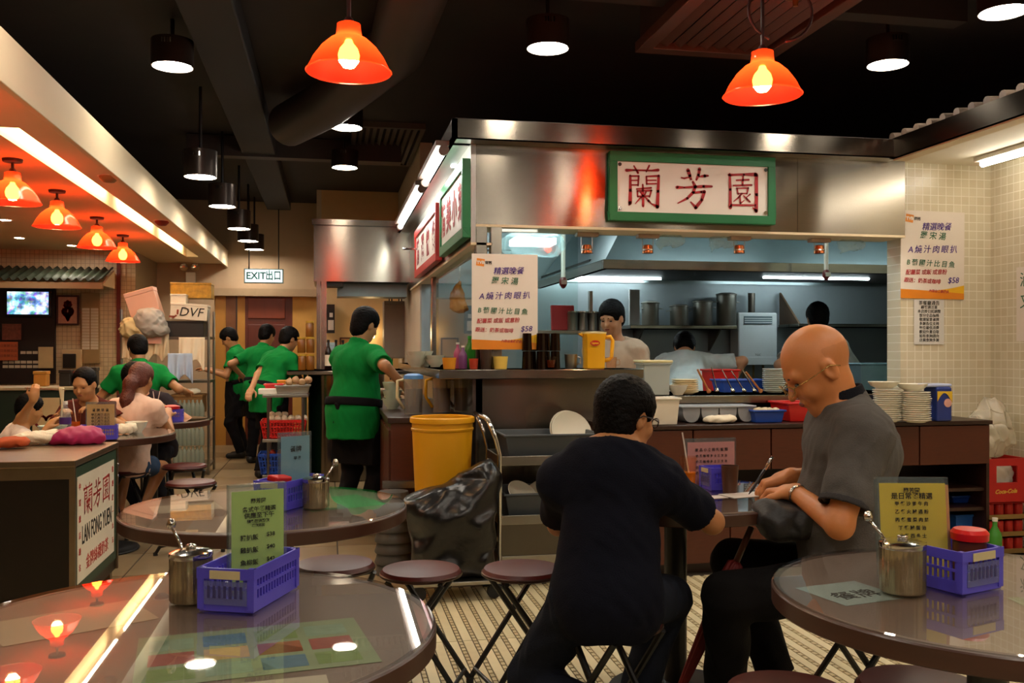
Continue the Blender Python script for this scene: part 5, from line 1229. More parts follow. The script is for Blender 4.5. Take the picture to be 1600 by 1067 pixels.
# big black bag slumped over a dolly
t = thing('black_bag', 'big black plastic bag slumped in front of the yellow bin', 'bag', (0.615, 4.84, 0))
s = Soft(0.014)
s.box((0.02,0.0,0.31), (0.22,0.15,0.22), rad=0.10).ell((-0.03,0.0,0.46), (0.20,0.13,0.10), k=0.1).ell((0.16,0.02,0.56), (0.11,0.10,0.09), k=0.12).ell((0.17,0.03,0.64), (0.07,0.06,0.08), k=0.12).cut((0,0,0.11),(0,0,-1))
s.cut((0.0,0,0.60),(-0.42,0,1))
s.build('sack', mat('black_plastic_bag', '#0d0b0c', 0.28, var=0.3, bump=0.5, bscale=14), t, noise=ripple(0.02, 0.20, 4))
MB().box(-0.20, -0.16, 0.085, 0.25, 0.16, 0.105).build('dolly_board', STEELV, t, bev=0.004)
for (x, y) in ((-0.17,-0.12),(0.22,-0.12),(-0.17,0.12),(0.22,0.12)):
    w = MB().lathe([(0,-0.012),(0.036,-0.012),(0.04,0),(0.036,0.012),(0,0.012)], n=16).xf(Matrix.Rotation(math.pi/2,4,'X')); w.xf(Matrix.Translation((x,y,0.042))); w.build('castor', MATS['rubber'], t, smooth=40)
# stacked grey stools
GST = mat('stack_grey', '#4e4a45', 0.5, var=0.1)
for k in range(7):
    o = MB().lathe([(0.085,0.0),(0.105,0.0),(0.108,0.008),(0.100,0.03),(0.085,0.10),(0,0.105),(0,0.098),(0.078,0.095),(0.088,0.03)], n=32).build('plastic_tub', GST, smooth=50)
    o.location = (0.36, 5.37, 0.001+0.062*k); tag(o, ORD[k]+' grey plastic tub from the floor in the nested stack by the bag', 'tub', 'nested grey tubs')

# ------------------------------------------------------------------ crates by the right wall
CRED = mat('crate_red', '#b51512', 0.4, var=0.08)
cr = thing('bottle_crate', 'red bottle crate with a hand hole and yellow lettering on the drink cartons', 'crate', (3.985, 5.10, 0.325))
cw, ch, cd = 0.33, 0.28, 0.34
MB().box(0, 0, 0, cw, cd, 0.012).box(0, cd-0.012, 0.012, cw, cd, ch).box(0, 0.012, 0.012, 0.012, cd-0.012, ch).box(cw-0.012, 0.012, 0.012, cw, cd-0.012, ch).build('body', CRED, cr, bev=0.003)
MB().box(0, 0, 0.0, cw, 0.012, 0.13).box(0, 0, 0.235, cw, 0.012, ch).box(0, 0, 0.13, 0.10, 0.012, 0.235).box(0.25, 0, 0.13, cw, 0.012, 0.235).build('front_side', CRED, cr)
text('crate_lettering', 'Coca-Cola', 0.036, mat('gold_ink', '#d8a840', 0.5), cr, frame3((0.165, -0.001, 0.075), (1,0,0.03), (0,0,1)), shear=0.35, bold=0.0012)
Soft(0.012).box((cw/2,0.17,0.15), (0.12,0.12,0.10), rad=0.05).build('bag_inside', mat('white_bag', '#cfc8b8', 0.5, bump=0.3, bscale=20), cr, noise=ripple(0.01,0.06,3))
CARTON = mat('carton_tan', '#8a6a34', 0.7, var=0.15); CANM = mat('can_print', '#b3261c', 0.3, 0.3, var=0.5, scale=30)
can_me = MB().lathe([(0,0),(0.024,0),(0.029,0.006),(0.030,0.012),(0.030,0.088),(0.026,0.096),(0,0.096)], n=14).mesh('can'); can_me.materials.append(CANM)
can_me.polygons.foreach_set('use_smooth', [True]*len(can_me.polygons))
for k in range(3):
    ct_ = thing('can_carton', ('lowest', 'middle', 'topmost')[k]+' tray of red drink cans under the red crate', 'carton', (4.03, 5.12, 0.001+0.108*k))
    MB().box(0, 0, 0, 0.30, 0.28, 0.006).box(0, 0, 0.0, 0.30, 0.003, 0.035).box(0, 0.277, 0.0, 0.30, 0.28, 0.035).box(0, 0, 0, 0.003, 0.28, 0.035).box(0.297, 0, 0, 0.30, 0.28, 0.035).build('tray', CARTON, ct_)
    for i in range(4):
        for j in range(2):
            o = link('drink_can', can_me, None); o.location = (4.03+0.045+0.069*i, 5.12+0.038+0.066*j, 0.0075+0.108*k)
            tag(o, NTH[i]+' red can from the left, %s row of the %s tray under the crate' % (('front', 'back')[j], ('lowest', 'middle', 'top')[k]), 'can', 'red cans in the cartons')
s = Soft(0.012)
s.ell((0,0,0.12), (0.17,0.12,0.13)).ell((0.03,0,0.25), (0.10,0.09,0.12), k=0.1).ell((-0.12,0,0.10), (0.10,0.09,0.10), k=0.08).cut((0,0,0.003),(0,0,-1))
o = s.build('clear_bag', clear('clear_bag', '#f6f1e4', 0.18, body=0.38, bodycol='#e9e2d2', gain=1.3), noise=ripple(0.022, 0.08, 9)); o.location = (4.16, 5.28, 0.606); tag(o, 'crumpled clear plastic bag heaped on the red crate', 'bag')
t = tub('blue_bucket', 1498, 830, 5.22, 0.031, 0.075, 0.075, 0.225, mat('bucket_blue', '#1b57a8', 0.4), 'blue plastic bucket in the open end of the sideboard', 'bucket', 0.8)
t = tub('blue_bowl', 1496, 790, 5.25, 0.3205, 0.09, 0.075, 0.05, BLUEP, 'shallow blue tray on the middle shelf of the sideboard end', 'tray', 0.8)
b_ = bottle(3.985, 4.99, 0, 0.04, 0.26, mat('green_bottle', '#3f8a2e', 0.35), 'green detergent bottle with a white cap on the floor by the cans', WHITEP)
# ------------------------------------------------------------------ steel cabinet with the shop sign, left
kb = thing('steel_cabinet', 'dark steel cabinet at the left carrying the white shop sign', 'cabinet', (-1.14, 4.50, 0))
KD, KWd = 0.86, 1.9
DKB = mat('cabinet_dark', '#241c16', 0.4, 0.6, var=0.25)
MB().box(-KWd, 0, 0.10, 0, KD, 0.755).build('body', DKB, kb)
MB().box(-KWd-0.01, -0.015, 0.755, 0.015, KD+0.01, 0.785).build('worktop', mat('worn_steel', '#7b6a55', 0.32, 0.9, var=0.2), kb, bev=0.004)
MB().box(-KWd, -0.004, 0.70, 0, 0, 0.755).build('top_rail', MATS['worn_steel'], kb)
for (x, y) in ((-0.04, 0.04), (-0.04, KD-0.04), (-KWd+0.04, 0.04)):
    MB().box(x-0.025, y-0.025, 0.0, x+0.025, y+0.025, 0.76).build('leg', MATS['worn_steel'], kb)
for yy in (0.0, KD): MB().box(-0.012, yy-0.012, 0.10, 0.012, yy+0.012, 0.756).build('corner_post', MATS['worn_steel'], kb)
for z in (0.66, 0.60): MB().tube([(0.0,KD+0.012,z),(0.014,KD+0.012,z)], 0.008, 10).build('screw', CHROME, kb)
sgp = MB().box(0.0, 0.012, 0.16, 0.006, KD-0.02, 0.745).build('sign_frame', mat('cabinet_green', '#1c3a2a', 0.45), kb)
MB().box(0.006, 0.05, 0.21, 0.009, KD-0.08, 0.70).build('sign_sheet', mat('cabinet_sheet', '#d9d0bd', 0.4, var=0.04), kb)
# sign lettering lies in the plane facing +x
PLx = Matrix(((0,0,1,0.0100),(1,0,0,0),(0,1,0,0),(0,0,0,1)))
sw, shh = KD-0.13, 0.49
for k, key in enumerate(('lan', 'fong', 'yuen')):
    x0, x1 = {'lan': (172, 462), 'fong': (632, 956), 'yuen': (1110, 1395)}[key]
    st = [[((a-x0)/(x1-x0)*0.15+0.155+0.185*k, 0.505+(560-b)/420*0.15, w*0.00068) for a, b, w in s] for s in KAI[key]]
    o = link('character', strokes_mesh('character', st, 0.0), mat('faded_red', '#b02a26', 0.5), kb); o.matrix_local = PLx
text('lettering', 'LAN FONG YUEN', 0.105, BLACKINK, kb, PLx @ Matrix.Translation((0.42, 0.415, 0)) @ Matrix.Diagonal((0.72, 1.15, 1, 1)), bold=0.001)
text('lettering', '金牌絲襪奶茶', 0.075, MATS['faded_red'], kb, PLx @ Matrix.Translation((0.42, 0.275, 0)))
for k, s in enumerate('中環總店馳名食品'):
    if k < 6: text('lettering', s, 0.036, MATS['faded_red'], kb, PLx @ Matrix.Translation((0.085, 0.65-0.075*k, 0)))
for k, s in enumerate('始創於一九五二'):
    if k < 6: text('lettering', s, 0.036, MATS['faded_red'], kb, PLx @ Matrix.Translation((KD-0.115, 0.65-0.075*k, 0)))
p = at(70, 694, Z=0.786)
rag('folded_towel', 70, 694, p.y, 0.786, 0.15, 0.07, 0.055, 'white towel folded on the steel cabinet top', 12)
p = at(0, 702, Z=0.786)
rag('orange_cloth', 5, 700, p.y+0.05, 0.786, 0.12, 0.06, 0.04, 'orange cloth at the frame edge on the steel cabinet', 13, mat('orange_cloth', '#a8481e', 0.9))
p = at(140, 690, Z=0.786)
o = Soft(0.008).ell((0,0,0.03),(0.13,0.09,0.055)).ell((0.07,0,0.03),(0.09,0.07,0.05),k=0.05).cut((0,0,0.001),(0,0,-1)).build('pink_bag', mat('magenta_fabric', '#a01050', 0.55, var=0.15), noise=ripple(0.006,0.06,31))
o.location = (p.x-0.06, p.y-0.10, 0.787); tag(o, 'magenta cloth bag on the steel cabinet beside the towel', 'bag')

# ------------------------------------------------------------------ on the women's table
px_ = atd(155, 690, 5.55)
basket(px_.x, px_.y, TZ, 0.15, 0.20, 0.11, 0.085, 'violet basket on the women\'s table behind the cabinet')
menu_card(px_.x, px_.y+0.03, TZ+0.006, -0.1, 0.16, 0.20, ORC, 'orange menu card standing on the women\'s table', [('餐 牌 早 餐', 0, 0.82, 0.02)]+[('甲乙丙丁戊己', 0, 0.68-0.1*k, 0.018) for k in range(5)])
q = atd(102, 684, 5.62)
t = thing('water_bottle', 'clear water bottle with a purple label on the women\'s table', 'bottle', (q.x, q.y, TZ))
MB().lathe([(0,0),(0.031,0),(0.033,0.006),(0.033,0.13),(0.028,0.165),(0.013,0.19),(0.012,0.205),(0,0.205)], n=22).build('body', clear('pet_plastic', '#eef4f2', 0.05, body=0.12), t, smooth=50)
MB().lathe([(0.0336,0.085),(0.0336,0.125)], n=22, close=True).build('paper_label', mat('purple_label', '#4a2a6e', 0.4), t, smooth=True)
MB().lathe([(0.014,0.203),(0.014,0.222),(0,0.222)], n=14).build('cap', WHITEP, t, smooth=40)
q = atd(82, 680, 5.75); bowl(q.x, q.y, TZ, 0.085, 0.065, 'pale green noodle bowl before the child', mat('celadon', '#b9c6b2', 0.3))
q = atd(213, 676, 6.0); bowl(q.x, q.y, TZ, 0.07, 0.07, 'white soup bowl on the women\'s table near the pony tail')
q = atd(198, 684, 5.9); rag('paper_napkin', 198, 684, q.y, TZ, 0.06, 0.05, 0.05, 'crumpled cream napkin on the women\'s table', 14)
q = atd(118, 672, 6.0); iced_glass(q.x, q.y, TZ, 'orange iced tea in front of the dark haired woman', mat('orange_tea', '#b85a10', 0.15))
q = atd(243, 662, 7.05); iced_glass(q.x, q.y, TZ, 'iced tea with two straws on the small table', mat('orange_tea', '#b85a10', 0.15), n=2)
q = atd(268, 664, 7.0); basket(q.x, q.y, TZ, 0.05, 0.16, 0.11, 0.085, 'violet basket on the small table by the bottle crates')
o = MB().lathe([(0,0),(0.06,0),(0.062,0.02),(0.03,0.03),(0,0.03)], n=20).build('jar_cover', REDP, smooth=40); o.location = (q.x, q.y, TZ+0.09); tag(o, 'flat red lid lying on the basket by the bottle crates', 'lid')

# ------------------------------------------------------------------ cashier wall at the far left
ca = thing('cash_counter', 'dark green cash counter with pale top along the far left', 'counter', (-4.6, 8.9, 0))
MB().box(0, 0, 0, 2.45, 0.5, 0.93).build('front', mat('counter_green', '#152a20', 0.5, var=0.15), ca)
MB().box(-0.02, -0.03, 0.93, 2.48, 0.52, 0.955).build('worktop', mat('pale_top', '#a59878', 0.4), ca, bev=0.004)
a, b2 = at(48, 622, Y=8.85), at(91, 682, Y=8.85)
t = thing('heart_poster', 'cream poster with a red heart drawing on the green counter', 'poster', (a.x, 8.899, b2.z))
w, h = b2.x-a.x, a.z-b2.z
MB().box(0, -0.002, 0, w, 0, h).build('sheet', mat('heart_paper', '#c8b184', 0.6), t)
hp = [(w*(0.5+0.42*math.sin(u)**3), h*(0.34+0.030*(13*math.cos(u)-5*math.cos(2*u)-2*math.cos(3*u)-math.cos(4*u))*0.55), 0.022) for u in [2*math.pi*i/28 for i in range(29)]]
o = link('heart_drawing', strokes_mesh('heart_drawing', [hp]), mat('heart_red', '#8c1a1c', 0.6), t); o.matrix_local = Matrix(((1,0,0,0),(0,0,-1,-0.002),(0,1,0,0),(0,0,0,1)))
fl = [[(w*(0.28+0.1*math.cos(u)*abs(math.cos(2.5*u))), h*(0.80+0.08*math.sin(u)*abs(math.cos(2.5*u))), 0.008) for u in [2*math.pi*i/30 for i in range(31)]]]
o = link('flower_drawing', strokes_mesh('flower_drawing', fl), mat('flower_rust', '#a85a3a', 0.6), t); o.matrix_local = Matrix(((1,0,0,0),(0,0,-1,-0.002),(0,1,0,0),(0,0,0,1)))
# dark panel with TV
YW = 11.55
a, b2 = at(-30, 440, Y=YW), at(86, 545, Y=YW)
pn = struct(MB().box(a.x, YW, 0.9, b2.x, 11.6, a.z).build('trim_8', mat('dark_panel', '#1b0f0a', 0.5, var=0.2)))
a, b2 = at(9, 455, Y=11.45), at(74, 491, Y=11.45)
tv = thing('television', 'flat television showing a bright crowd on the dark far panel', 'television', (a.x, 11.495, b2.z))
w, h = b2.x-a.x, a.z-b2.z
MB().box(-0.025, 0, -0.03, w+0.025, 0.05, h+0.02).build('casing', mat('tv_black', '#0a0a0b', 0.3), tv, bev=0.006)
SCR = bpy.data.materials.new('tv_picture'); SCR.use_nodes = True; nt = SCR.node_tree; nt.nodes.remove(nt.nodes['Principled BSDF'])
e = nt.nodes.new('ShaderNodeEmission'); e.inputs[1].default_value = 1.1
tc = nt.nodes.new('ShaderNodeTexCoord'); vo = nt.nodes.new('ShaderNodeTexVoronoi'); vo.inputs['Scale'].default_value = 26
nz = nt.nodes.new('ShaderNodeTexNoise'); nz.inputs['Scale'].default_value = 9; nz.inputs['Detail'].default_value = 4
cr_ = nt.nodes.new('ShaderNodeValToRGB'); cr_.color_ramp.elements[0].position = 0.30; cr_.color_ramp.elements[0].color = (0.02,0.05,0.10,1); cr_.color_ramp.elements[1].position = 0.62; cr_.color_ramp.elements[1].color = (0.75,0.9,1,1)
el = cr_.color_ramp.elements.new(0.45); el.color = (0.12,0.22,0.40,1)
mx = nt.nodes.new('ShaderNodeMix'); mx.data_type = 'RGBA'; mx.blend_type = 'OVERLAY'; mx.inputs[0].default_value = 0.55
nt.links.new(tc.outputs['Object'], vo.inputs['Vector']); nt.links.new(tc.outputs['Object'], nz.inputs['Vector'])
nt.links.new(nz.outputs['Fac'], cr_.inputs[0]); nt.links.new(cr_.outputs[0], mx.inputs[6]); nt.links.new(vo.outputs['Color'], mx.inputs[7]); nt.links.new(mx.outputs[2], e.inputs[0]); nt.links.new(e.outputs[0], nt.nodes['Material Output'].inputs[0])
MB().box(0, -0.002, 0, w, 0, h).build('screen', SCR, tv)
MB().box(w*0.4, 0.0, -0.035, w*0.6, 0.04, -0.03).build('stand_bar', mat('tv_black', '#0a0a0b', 0.3), tv)
# awning
a, b2 = at(-40, 412, Y=10.9), at(160, 437, Y=10.9)
aw = thing('corrugated_awning', 'dark green corrugated awning above the far left wall', 'awning', (a.x, 10.9, 0))
n = 120; L = b2.x-a.x; V = []; Fc = []
for i in range(n+1):
    x = L*i/n; d = 0.018*math.cos(2*math.pi*x/0.085)
    V += [(x, 0+d*0.4, b2.z+d), (x-0.0+0.0, 0.55, a.z+0.02+d)]
for i in range(n): Fc.append((2*i, 2*i+2, 2*i+3, 2*i+1))
o = MB().add(V, Fc).build('corrugated_sheet', mat('awning_green', '#2a3323', 0.6, var=0.2), aw, smooth=True)
md = o.modifiers.new('thickness', 'SOLIDIFY'); md.thickness = 0.006
MB().prism([(0.0, b2.z-0.06), (0.6, b2.z-0.06), (0.6, a.z)], 'x', L-0.02, L+0.0).build('side_panel', CREAM, aw)
MB().box(0, 0.02, b2.z-0.10, L, 0.06, b2.z-0.03).build('front_beam', mat('awning_beam', '#a3835a', 0.6), aw)
def flat_frame(name, x0, y0, x1, y1, Y, label, cat, fr, inner, fw=0.02):
    a, b2 = at(x0, y0, Y=Y), at(x1, y1, Y=Y); w, h = b2.x-a.x, a.z-b2.z
    t = thing(name, label, cat, (a.x, Y, b2.z))
    MB().box(0,0,0,w,0.02,fw).box(0,0,h-fw,w,0.02,h).box(0,0,fw,fw,0.02,h-fw).box(w-fw,0,fw,w,0.02,h-fw).build('frame', fr, t, bev=0.003)
    MB().box(fw, 0.008, fw, w-fw, 0.02, h-fw).build('picture', inner, t)
    return t, w, h
t, w, h = flat_frame('framed_print', 88, 461, 123, 508, 11.54, 'framed red paper cut print on the far tiled wall', 'picture', mat('frame_maroon', '#3a0f10', 0.4), mat('print_pink', '#b0806a', 0.6, var=0.25, scale=30))
cut_ = [[(w*(0.5+0.26*math.cos(u)*(0.6+0.4*math.cos(5*u+k))), h*(0.48+0.34*math.sin(u)*(0.6+0.4*math.cos(4*u+2*k))), 0.018) for u in [2*math.pi*i/40 for i in range(41)]] for k in range(4)]
o = link('paper_cut', strokes_mesh('paper_cut', cut_), mat('papercut_red', '#8e1614', 0.6), t); o.matrix_local = Matrix(((1,0,0,0),(0,0,-1,0.0075),(0,1,0,0),(0,0,0,1)))
# name tag rack on the wall
a, b2 = at(126, 457, Y=11.54), at(155, 568, Y=11.54); w, h = b2.x-a.x, a.z-b2.z
t = thing('time_card_rack', 'tall tan time card rack with two columns of white cards on the far wall', 'rack', (a.x, 11.54, b2.z))
MB().box(0, 0.01, 0, w, 0.05, h).build('back', mat('rack_tan', '#8f7348', 0.6), t, bev=0.004)
cm = MB().box(0,0,0,w*0.40,0.006,0.030).mesh('card'); cm.materials.append(mat('card_white', '#c3b59c', 0.6))
for i in range(14):
    for j in range(2):
        o = link('card', cm, None, t); o.location = (w*(0.07+0.47*j), 0.004, h*0.20+i*h*0.042)
# photos, orange notice, price cards under the TV
flat_frame('family_photo', 2, 505, 34, 532, 11.53, 'colour group photograph below the television', 'picture', mat('photo_edge', '#20120c', 0.5), mat('photo_print', '#7a4a3c', 0.5, var=0.7, scale=35), 0.006)
a, b2 = at(-6, 534, Y=11.50), at(28, 563, Y=11.50)
t = thing('orange_notice', 'orange notice sheet below the group photograph', 'notice', (a.x, 11.50, b2.z)); w, h = b2.x-a.x, a.z-b2.z
MB().box(0,-0.002,0,w,0,h).build('sheet', mat('notice_orange', '#a8542c', 0.6, var=0.1), t)
for k in range(3): text('print', '每日新鮮出品', 0.036, mat('notice_dark', '#5a2410', 0.6), t, frame3((w*0.5, -0.003, h*(0.78-0.27*k)), (1,0,0), (0,0,1)))
for r_, (yy, n0, xs) in enumerate(((553, 4, 30), (568, 6, 2), (575, 6, 2))):
    for i in range(n0):
        a = at(xs+9.5*i, yy, Y=11.50)
        o = MB().box(0, -0.003, 0, 0.055, 0.0, 0.032).build('price_card', mat('card_white', '#c3b59c', 0.6)); o.location = (a.x, 11.548, a.z); tag(o, NTH[i]+' white price card from the left, %s row below the television' % ('top', 'middle', 'bottom')[r_], 'card', 'price cards below the television')
a, b2 = at(60, 542, Y=11.50), at(83, 575, Y=11.50)
tag(MB().obox(((a.x+b2.x)/2, 11.5, (a.z+b2.z)/2), (b2.x-a.x, 0.01, a.z-b2.z), Matrix.Rotation(0.0,3,'Y')).build('paper_chart', mat('chart_paper', '#b49c70', 0.6)), 'tall cream paper chart beside the price cards', 'notice')
a, b2 = at(97, 550, Y=11.45), at(121, 575, Y=11.45)
t = thing('card_terminal', 'dark terminal in a pale surround on the far wall', 'device', (a.x, 11.47, b2.z)); w, h = b2.x-a.x, a.z-b2.z
MB().box(-0.02, 0.03, -0.04, w+0.03, 0.07, h+0.03).build('surround', mat('surround_tan', '#b39a70', 0.6), t, bev=0.006)
MB().box(0.0, 0.0, 0, w*0.85, 0.03, h*0.9).build('screen', mat('dark_screen', '#221c18', 0.3), t, bev=0.006)
# clutter on the cash counter
for (x0, y0, x1, y1, c, nm, l) in ((52, 580, 72, 602, '#b0782c', 'paper_box', 'small ochre box on the cash counter'), (92, 578, 110, 602, '#1c1712', 'card_reader', 'black cash register screen on the cash counter'), (115, 580, 134, 600, '#a8503a', 'gift_box', 'orange pink box on the cash counter'), (134, 574, 150, 598, '#2a2620', 'desk_phone', 'dark telephone on the cash counter')):
    a, b2 = at(x0, y0, Y=9.1), at(x1, y1, Y=9.1)
    o = thing(nm, l, 'box', (a.x, 9.1, 0.956)); w = b2.x-a.x; h = max(0.08, a.z-0.956)
    MB().box(0, 0, 0, w, 0.12, h*0.8).build('body', mat(nm+'_m', c, 0.5, var=0.2), o, bev=0.008)
    MB().box(-0.004, -0.004, h*0.8, w+0.004, 0.124, h).build('lid', mat(nm+'_l', c, 0.4, var=0.3), o, bev=0.004)

# ------------------------------------------------------------------ steel rack with boxes and cloths
RX0, RX1, RY = at(190, 600, Y=10.0).x, at(326, 600, Y=10.0).x, 10.0
rk = thing('steel_rack', 'tall steel storage rack piled with boxes and hung with cloths', 'rack', (RX0, RY, 0))
RW = RX1-RX0
for x in (0, RW):
    for y in (0, 0.45): MB().tube([(x,y,0),(x,y,1.70)], 0.014, 8).build('upright', STEELV, rk, smooth=40)
for z in (0.08, 0.55, 0.95, 1.40):
    MB().box(-0.01, -0.01, z, RW+0.01, 0.46, z+0.025).build('shelf', DARKSTEEL, rk)
def place_box(name, x0, y0, x1, y1, Y, d, m, label, cat='box', rot=0.0, parts=True):
    a, b2 = at(x0, y0, Y=Y), at(x1, y1, Y=Y); w, h = b2.x-a.x, a.z-b2.z
    t = thing(name, label, cat, ((a.x+b2.x)/2, Y, b2.z))
    R = Matrix.Translation((0,0,h/2)) @ Matrix.Rotation(rot, 4, 'Y') @ Matrix.Translation((0,0,-h/2))
    MB().box(-w/2, 0, 0, w/2, d, h*0.86).xf(R).build('carton', m, t, bev=0.004)
    MB().box(-w/2-0.004, -0.004, h*0.86, w/2+0.004, d+0.004, h).xf(R).build('lid', m, t, bev=0.004)
    return t, w, h, R
place_box('pink_box', 199, 452, 246, 500, 9.95, 0.22, mat('pale_pink_card', '#cf9f88', 0.6, var=0.05), 'tilted pale pink cake box on the top of the rack', rot=-0.30)
t, w, h, R = place_box('floral_box', 266, 474, 324, 500, 9.96, 0.25, mat('white_card', '#d9cbb4', 0.5, var=0.05), 'white floral box lettered DVF on the rack', rot=0.06)
text('lettering', 'DVF', 0.13, BLACKINK, t, R @ frame3((0.02, -0.006, h*0.46), (1,0,0), (0,0,1)), shear=0.2)
for k in range(12):
    a_ = -w*0.45+w*0.9*((k*7) % 12)/12
    if -0.10 < a_ < 0.14: continue
    MB().obox((a_, -0.0055, h*(0.15+0.7*((k*5) % 7)/7)), (0.05, 0.003, 0.018), Matrix.Rotation(k*0.8, 3, 'Y')).xf(R).build('leaf_print', mat('leaf_rust', '#8c3a24', 0.6), t)
place_box('white_box', 266, 459, 290, 476, 10.0, 0.2, mat('white_card', '#d9cbb4', 0.5), 'small white carton standing above the floral box')
place_box('flower_tin', 266, 441, 330, 466, 10.15, 0.25, mat('tin_yellow', '#a37a1c', 0.4, var=0.8, scale=22), 'dark tin with yellow flowers on the top of the rack', 'tin')
place_box('dark_crate', 256, 501, 318, 526, 10.0, 0.3, mat('dark_crate_m', '#1a1614', 0.5), 'black crate under the floral box on the rack', 'crate')
pz = at(235, 515, Y=9.95)
o = Soft(0.012).ell((0,0,0.10),(0.15,0.13,0.12)).ell((0.03,0,0.0),(0.17,0.12,0.08),k=0.06).build('grey_bundle', mat('grey_film', '#9a938a', 0.5, var=0.15), noise=ripple(0.012,0.08,41)); o.location = (pz.x, 9.9, pz.z); tag(o, 'grey plastic wrapped bundle on the rack beside the pink box', 'bundle')
pz = at(204, 522, Y=9.95)
o = Soft(0.012).ell((0,0,0.06),(0.09,0.1,0.11)).ell((0.12,0,0.03),(0.07,0.09,0.08),k=0.04).build('cream_bundle', mat('cream_cloth', '#c4ac7c', 0.8, var=0.1), noise=ripple(0.012,0.07,42)); o.location = (pz.x, 9.9, pz.z); tag(o, 'cream cloth bundle at the left of the rack', 'bundle')
# cloths hanging over the shelf edge
def hanging(name, x0, y0, x1, y1, Y, m, label, seed, point=0.0, cat='cloth'):
    a, b2 = at(x0, y0, Y=Y), at(x1, y1, Y=Y); w, h = b2.x-a.x, a.z-b2.z
    nx, nz_ = 28, 24; V = []; Fc = []
    rr = random.Random(seed); ph = [rr.uniform(0, 6) for _ in range(3)]
    for j in range(nz_+1):
        f = j/nz_
        for i in range(nx+1):
            u = i/nx
            hh = h*(1-0.35*abs(math.sin(u*5+ph[0]))*f*point)
            y = 0.008-0.018*f-0.022*(0.3+0.7*f)*math.sin(u*17+ph[1]+1.5*f)-0.012*math.sin(u*31+ph[2])*f
            sh_ = 0.06*f*point*w*math.sin(ph[1])
            V.append((w*u+sh_, y, h-hh*f))
    for j in range(nz_):
        for i in range(nx):
            k = j*(nx+1)+i; Fc.append((k, k+1, k+nx+2, k+nx+1))
    t = MB().add(V, Fc).build(name, m, smooth=True); t.location = (a.x, Y, b2.z)
    md = t.modifiers.new('thickness', 'SOLIDIFY'); md.thickness = 0.006
    return tag(t, label, cat)
CL = mat('drying_cloth', '#cdb692', 0.9, var=0.08)
hanging('drying_cloth', 190, 527, 222, 563, 9.95, CL, 'cream cloth hung at the left of the rack', 1, 0.3)
hanging('drying_cloth', 228, 520, 264, 566, 9.93, CL, 'cream cloth hung in the middle of the rack beside the pink label', 2, 0.8)
hanging('drying_cloth', 279, 527, 320, 580, 9.93, mat('white_cloth', '#dccbb0', 0.9, var=0.06), 'white cloth with trailing corners hung at the right of the rack', 3, 1.0)
hanging('pale_blue_apron', 262, 552, 300, 600, 9.85, mat('blue_cloth', '#a8b6cc', 0.85, var=0.1), 'pale blue ribboned cloth hung low on the rack', 4, 0.9)
a = at(231, 540, Y=9.90); o = MB().box(0,0,0,0.13,0.003,0.10).build('pink_label', mat('pink_paper', '#d39a86', 0.6)); o.location = (a.x, 9.895, a.z+0.02); tag(o, 'small pink paper label on the rack front', 'label')
place_box('brown_carton', 266, 617, 316, 646, 9.96, 0.35, mat('cardboard', '#7d5526', 0.7, var=0.1), 'brown cardboard carton on the middle shelf of the rack', 'carton')
rag('paper_napkin', 297, 612, 10.05, at(297, 617, Y=10.05).z, 0.10, 0.06, 0.05, 'heap of white paper napkins on the brown carton', 15)
# bottles of water in wrapped rows at the foot of the rack
bm_ = MB().lathe([(0,0),(0.03,0),(0.031,0.005),(0.031,0.12),(0.02,0.165),(0.011,0.18),(0.011,0.20),(0,0.20)], n=14).mesh('bottle'); bm_.materials.append(clear('pet_plastic2', '#cfd8cc', 0.1, body=0.35, bodycol='#b8bfae'))
bm_.polygons.foreach_set('use_smooth', [True]*len(bm_.polygons))
for r_ in range(3):
    for i in range(7):
        p = at(275+6.6*i, 0, Y=9.9)
        o = link('water_bottle', bm_, None); o.location = (p.x, 9.90, 0.106+0.21*r_ if r_ < 2 else 0.58); tag(o, NTH[i]+' clear water bottle from the left, %s row on the rack' % ('lowest', 'middle', 'upper')[r_], 'bottle', 'water bottles stored on the rack')

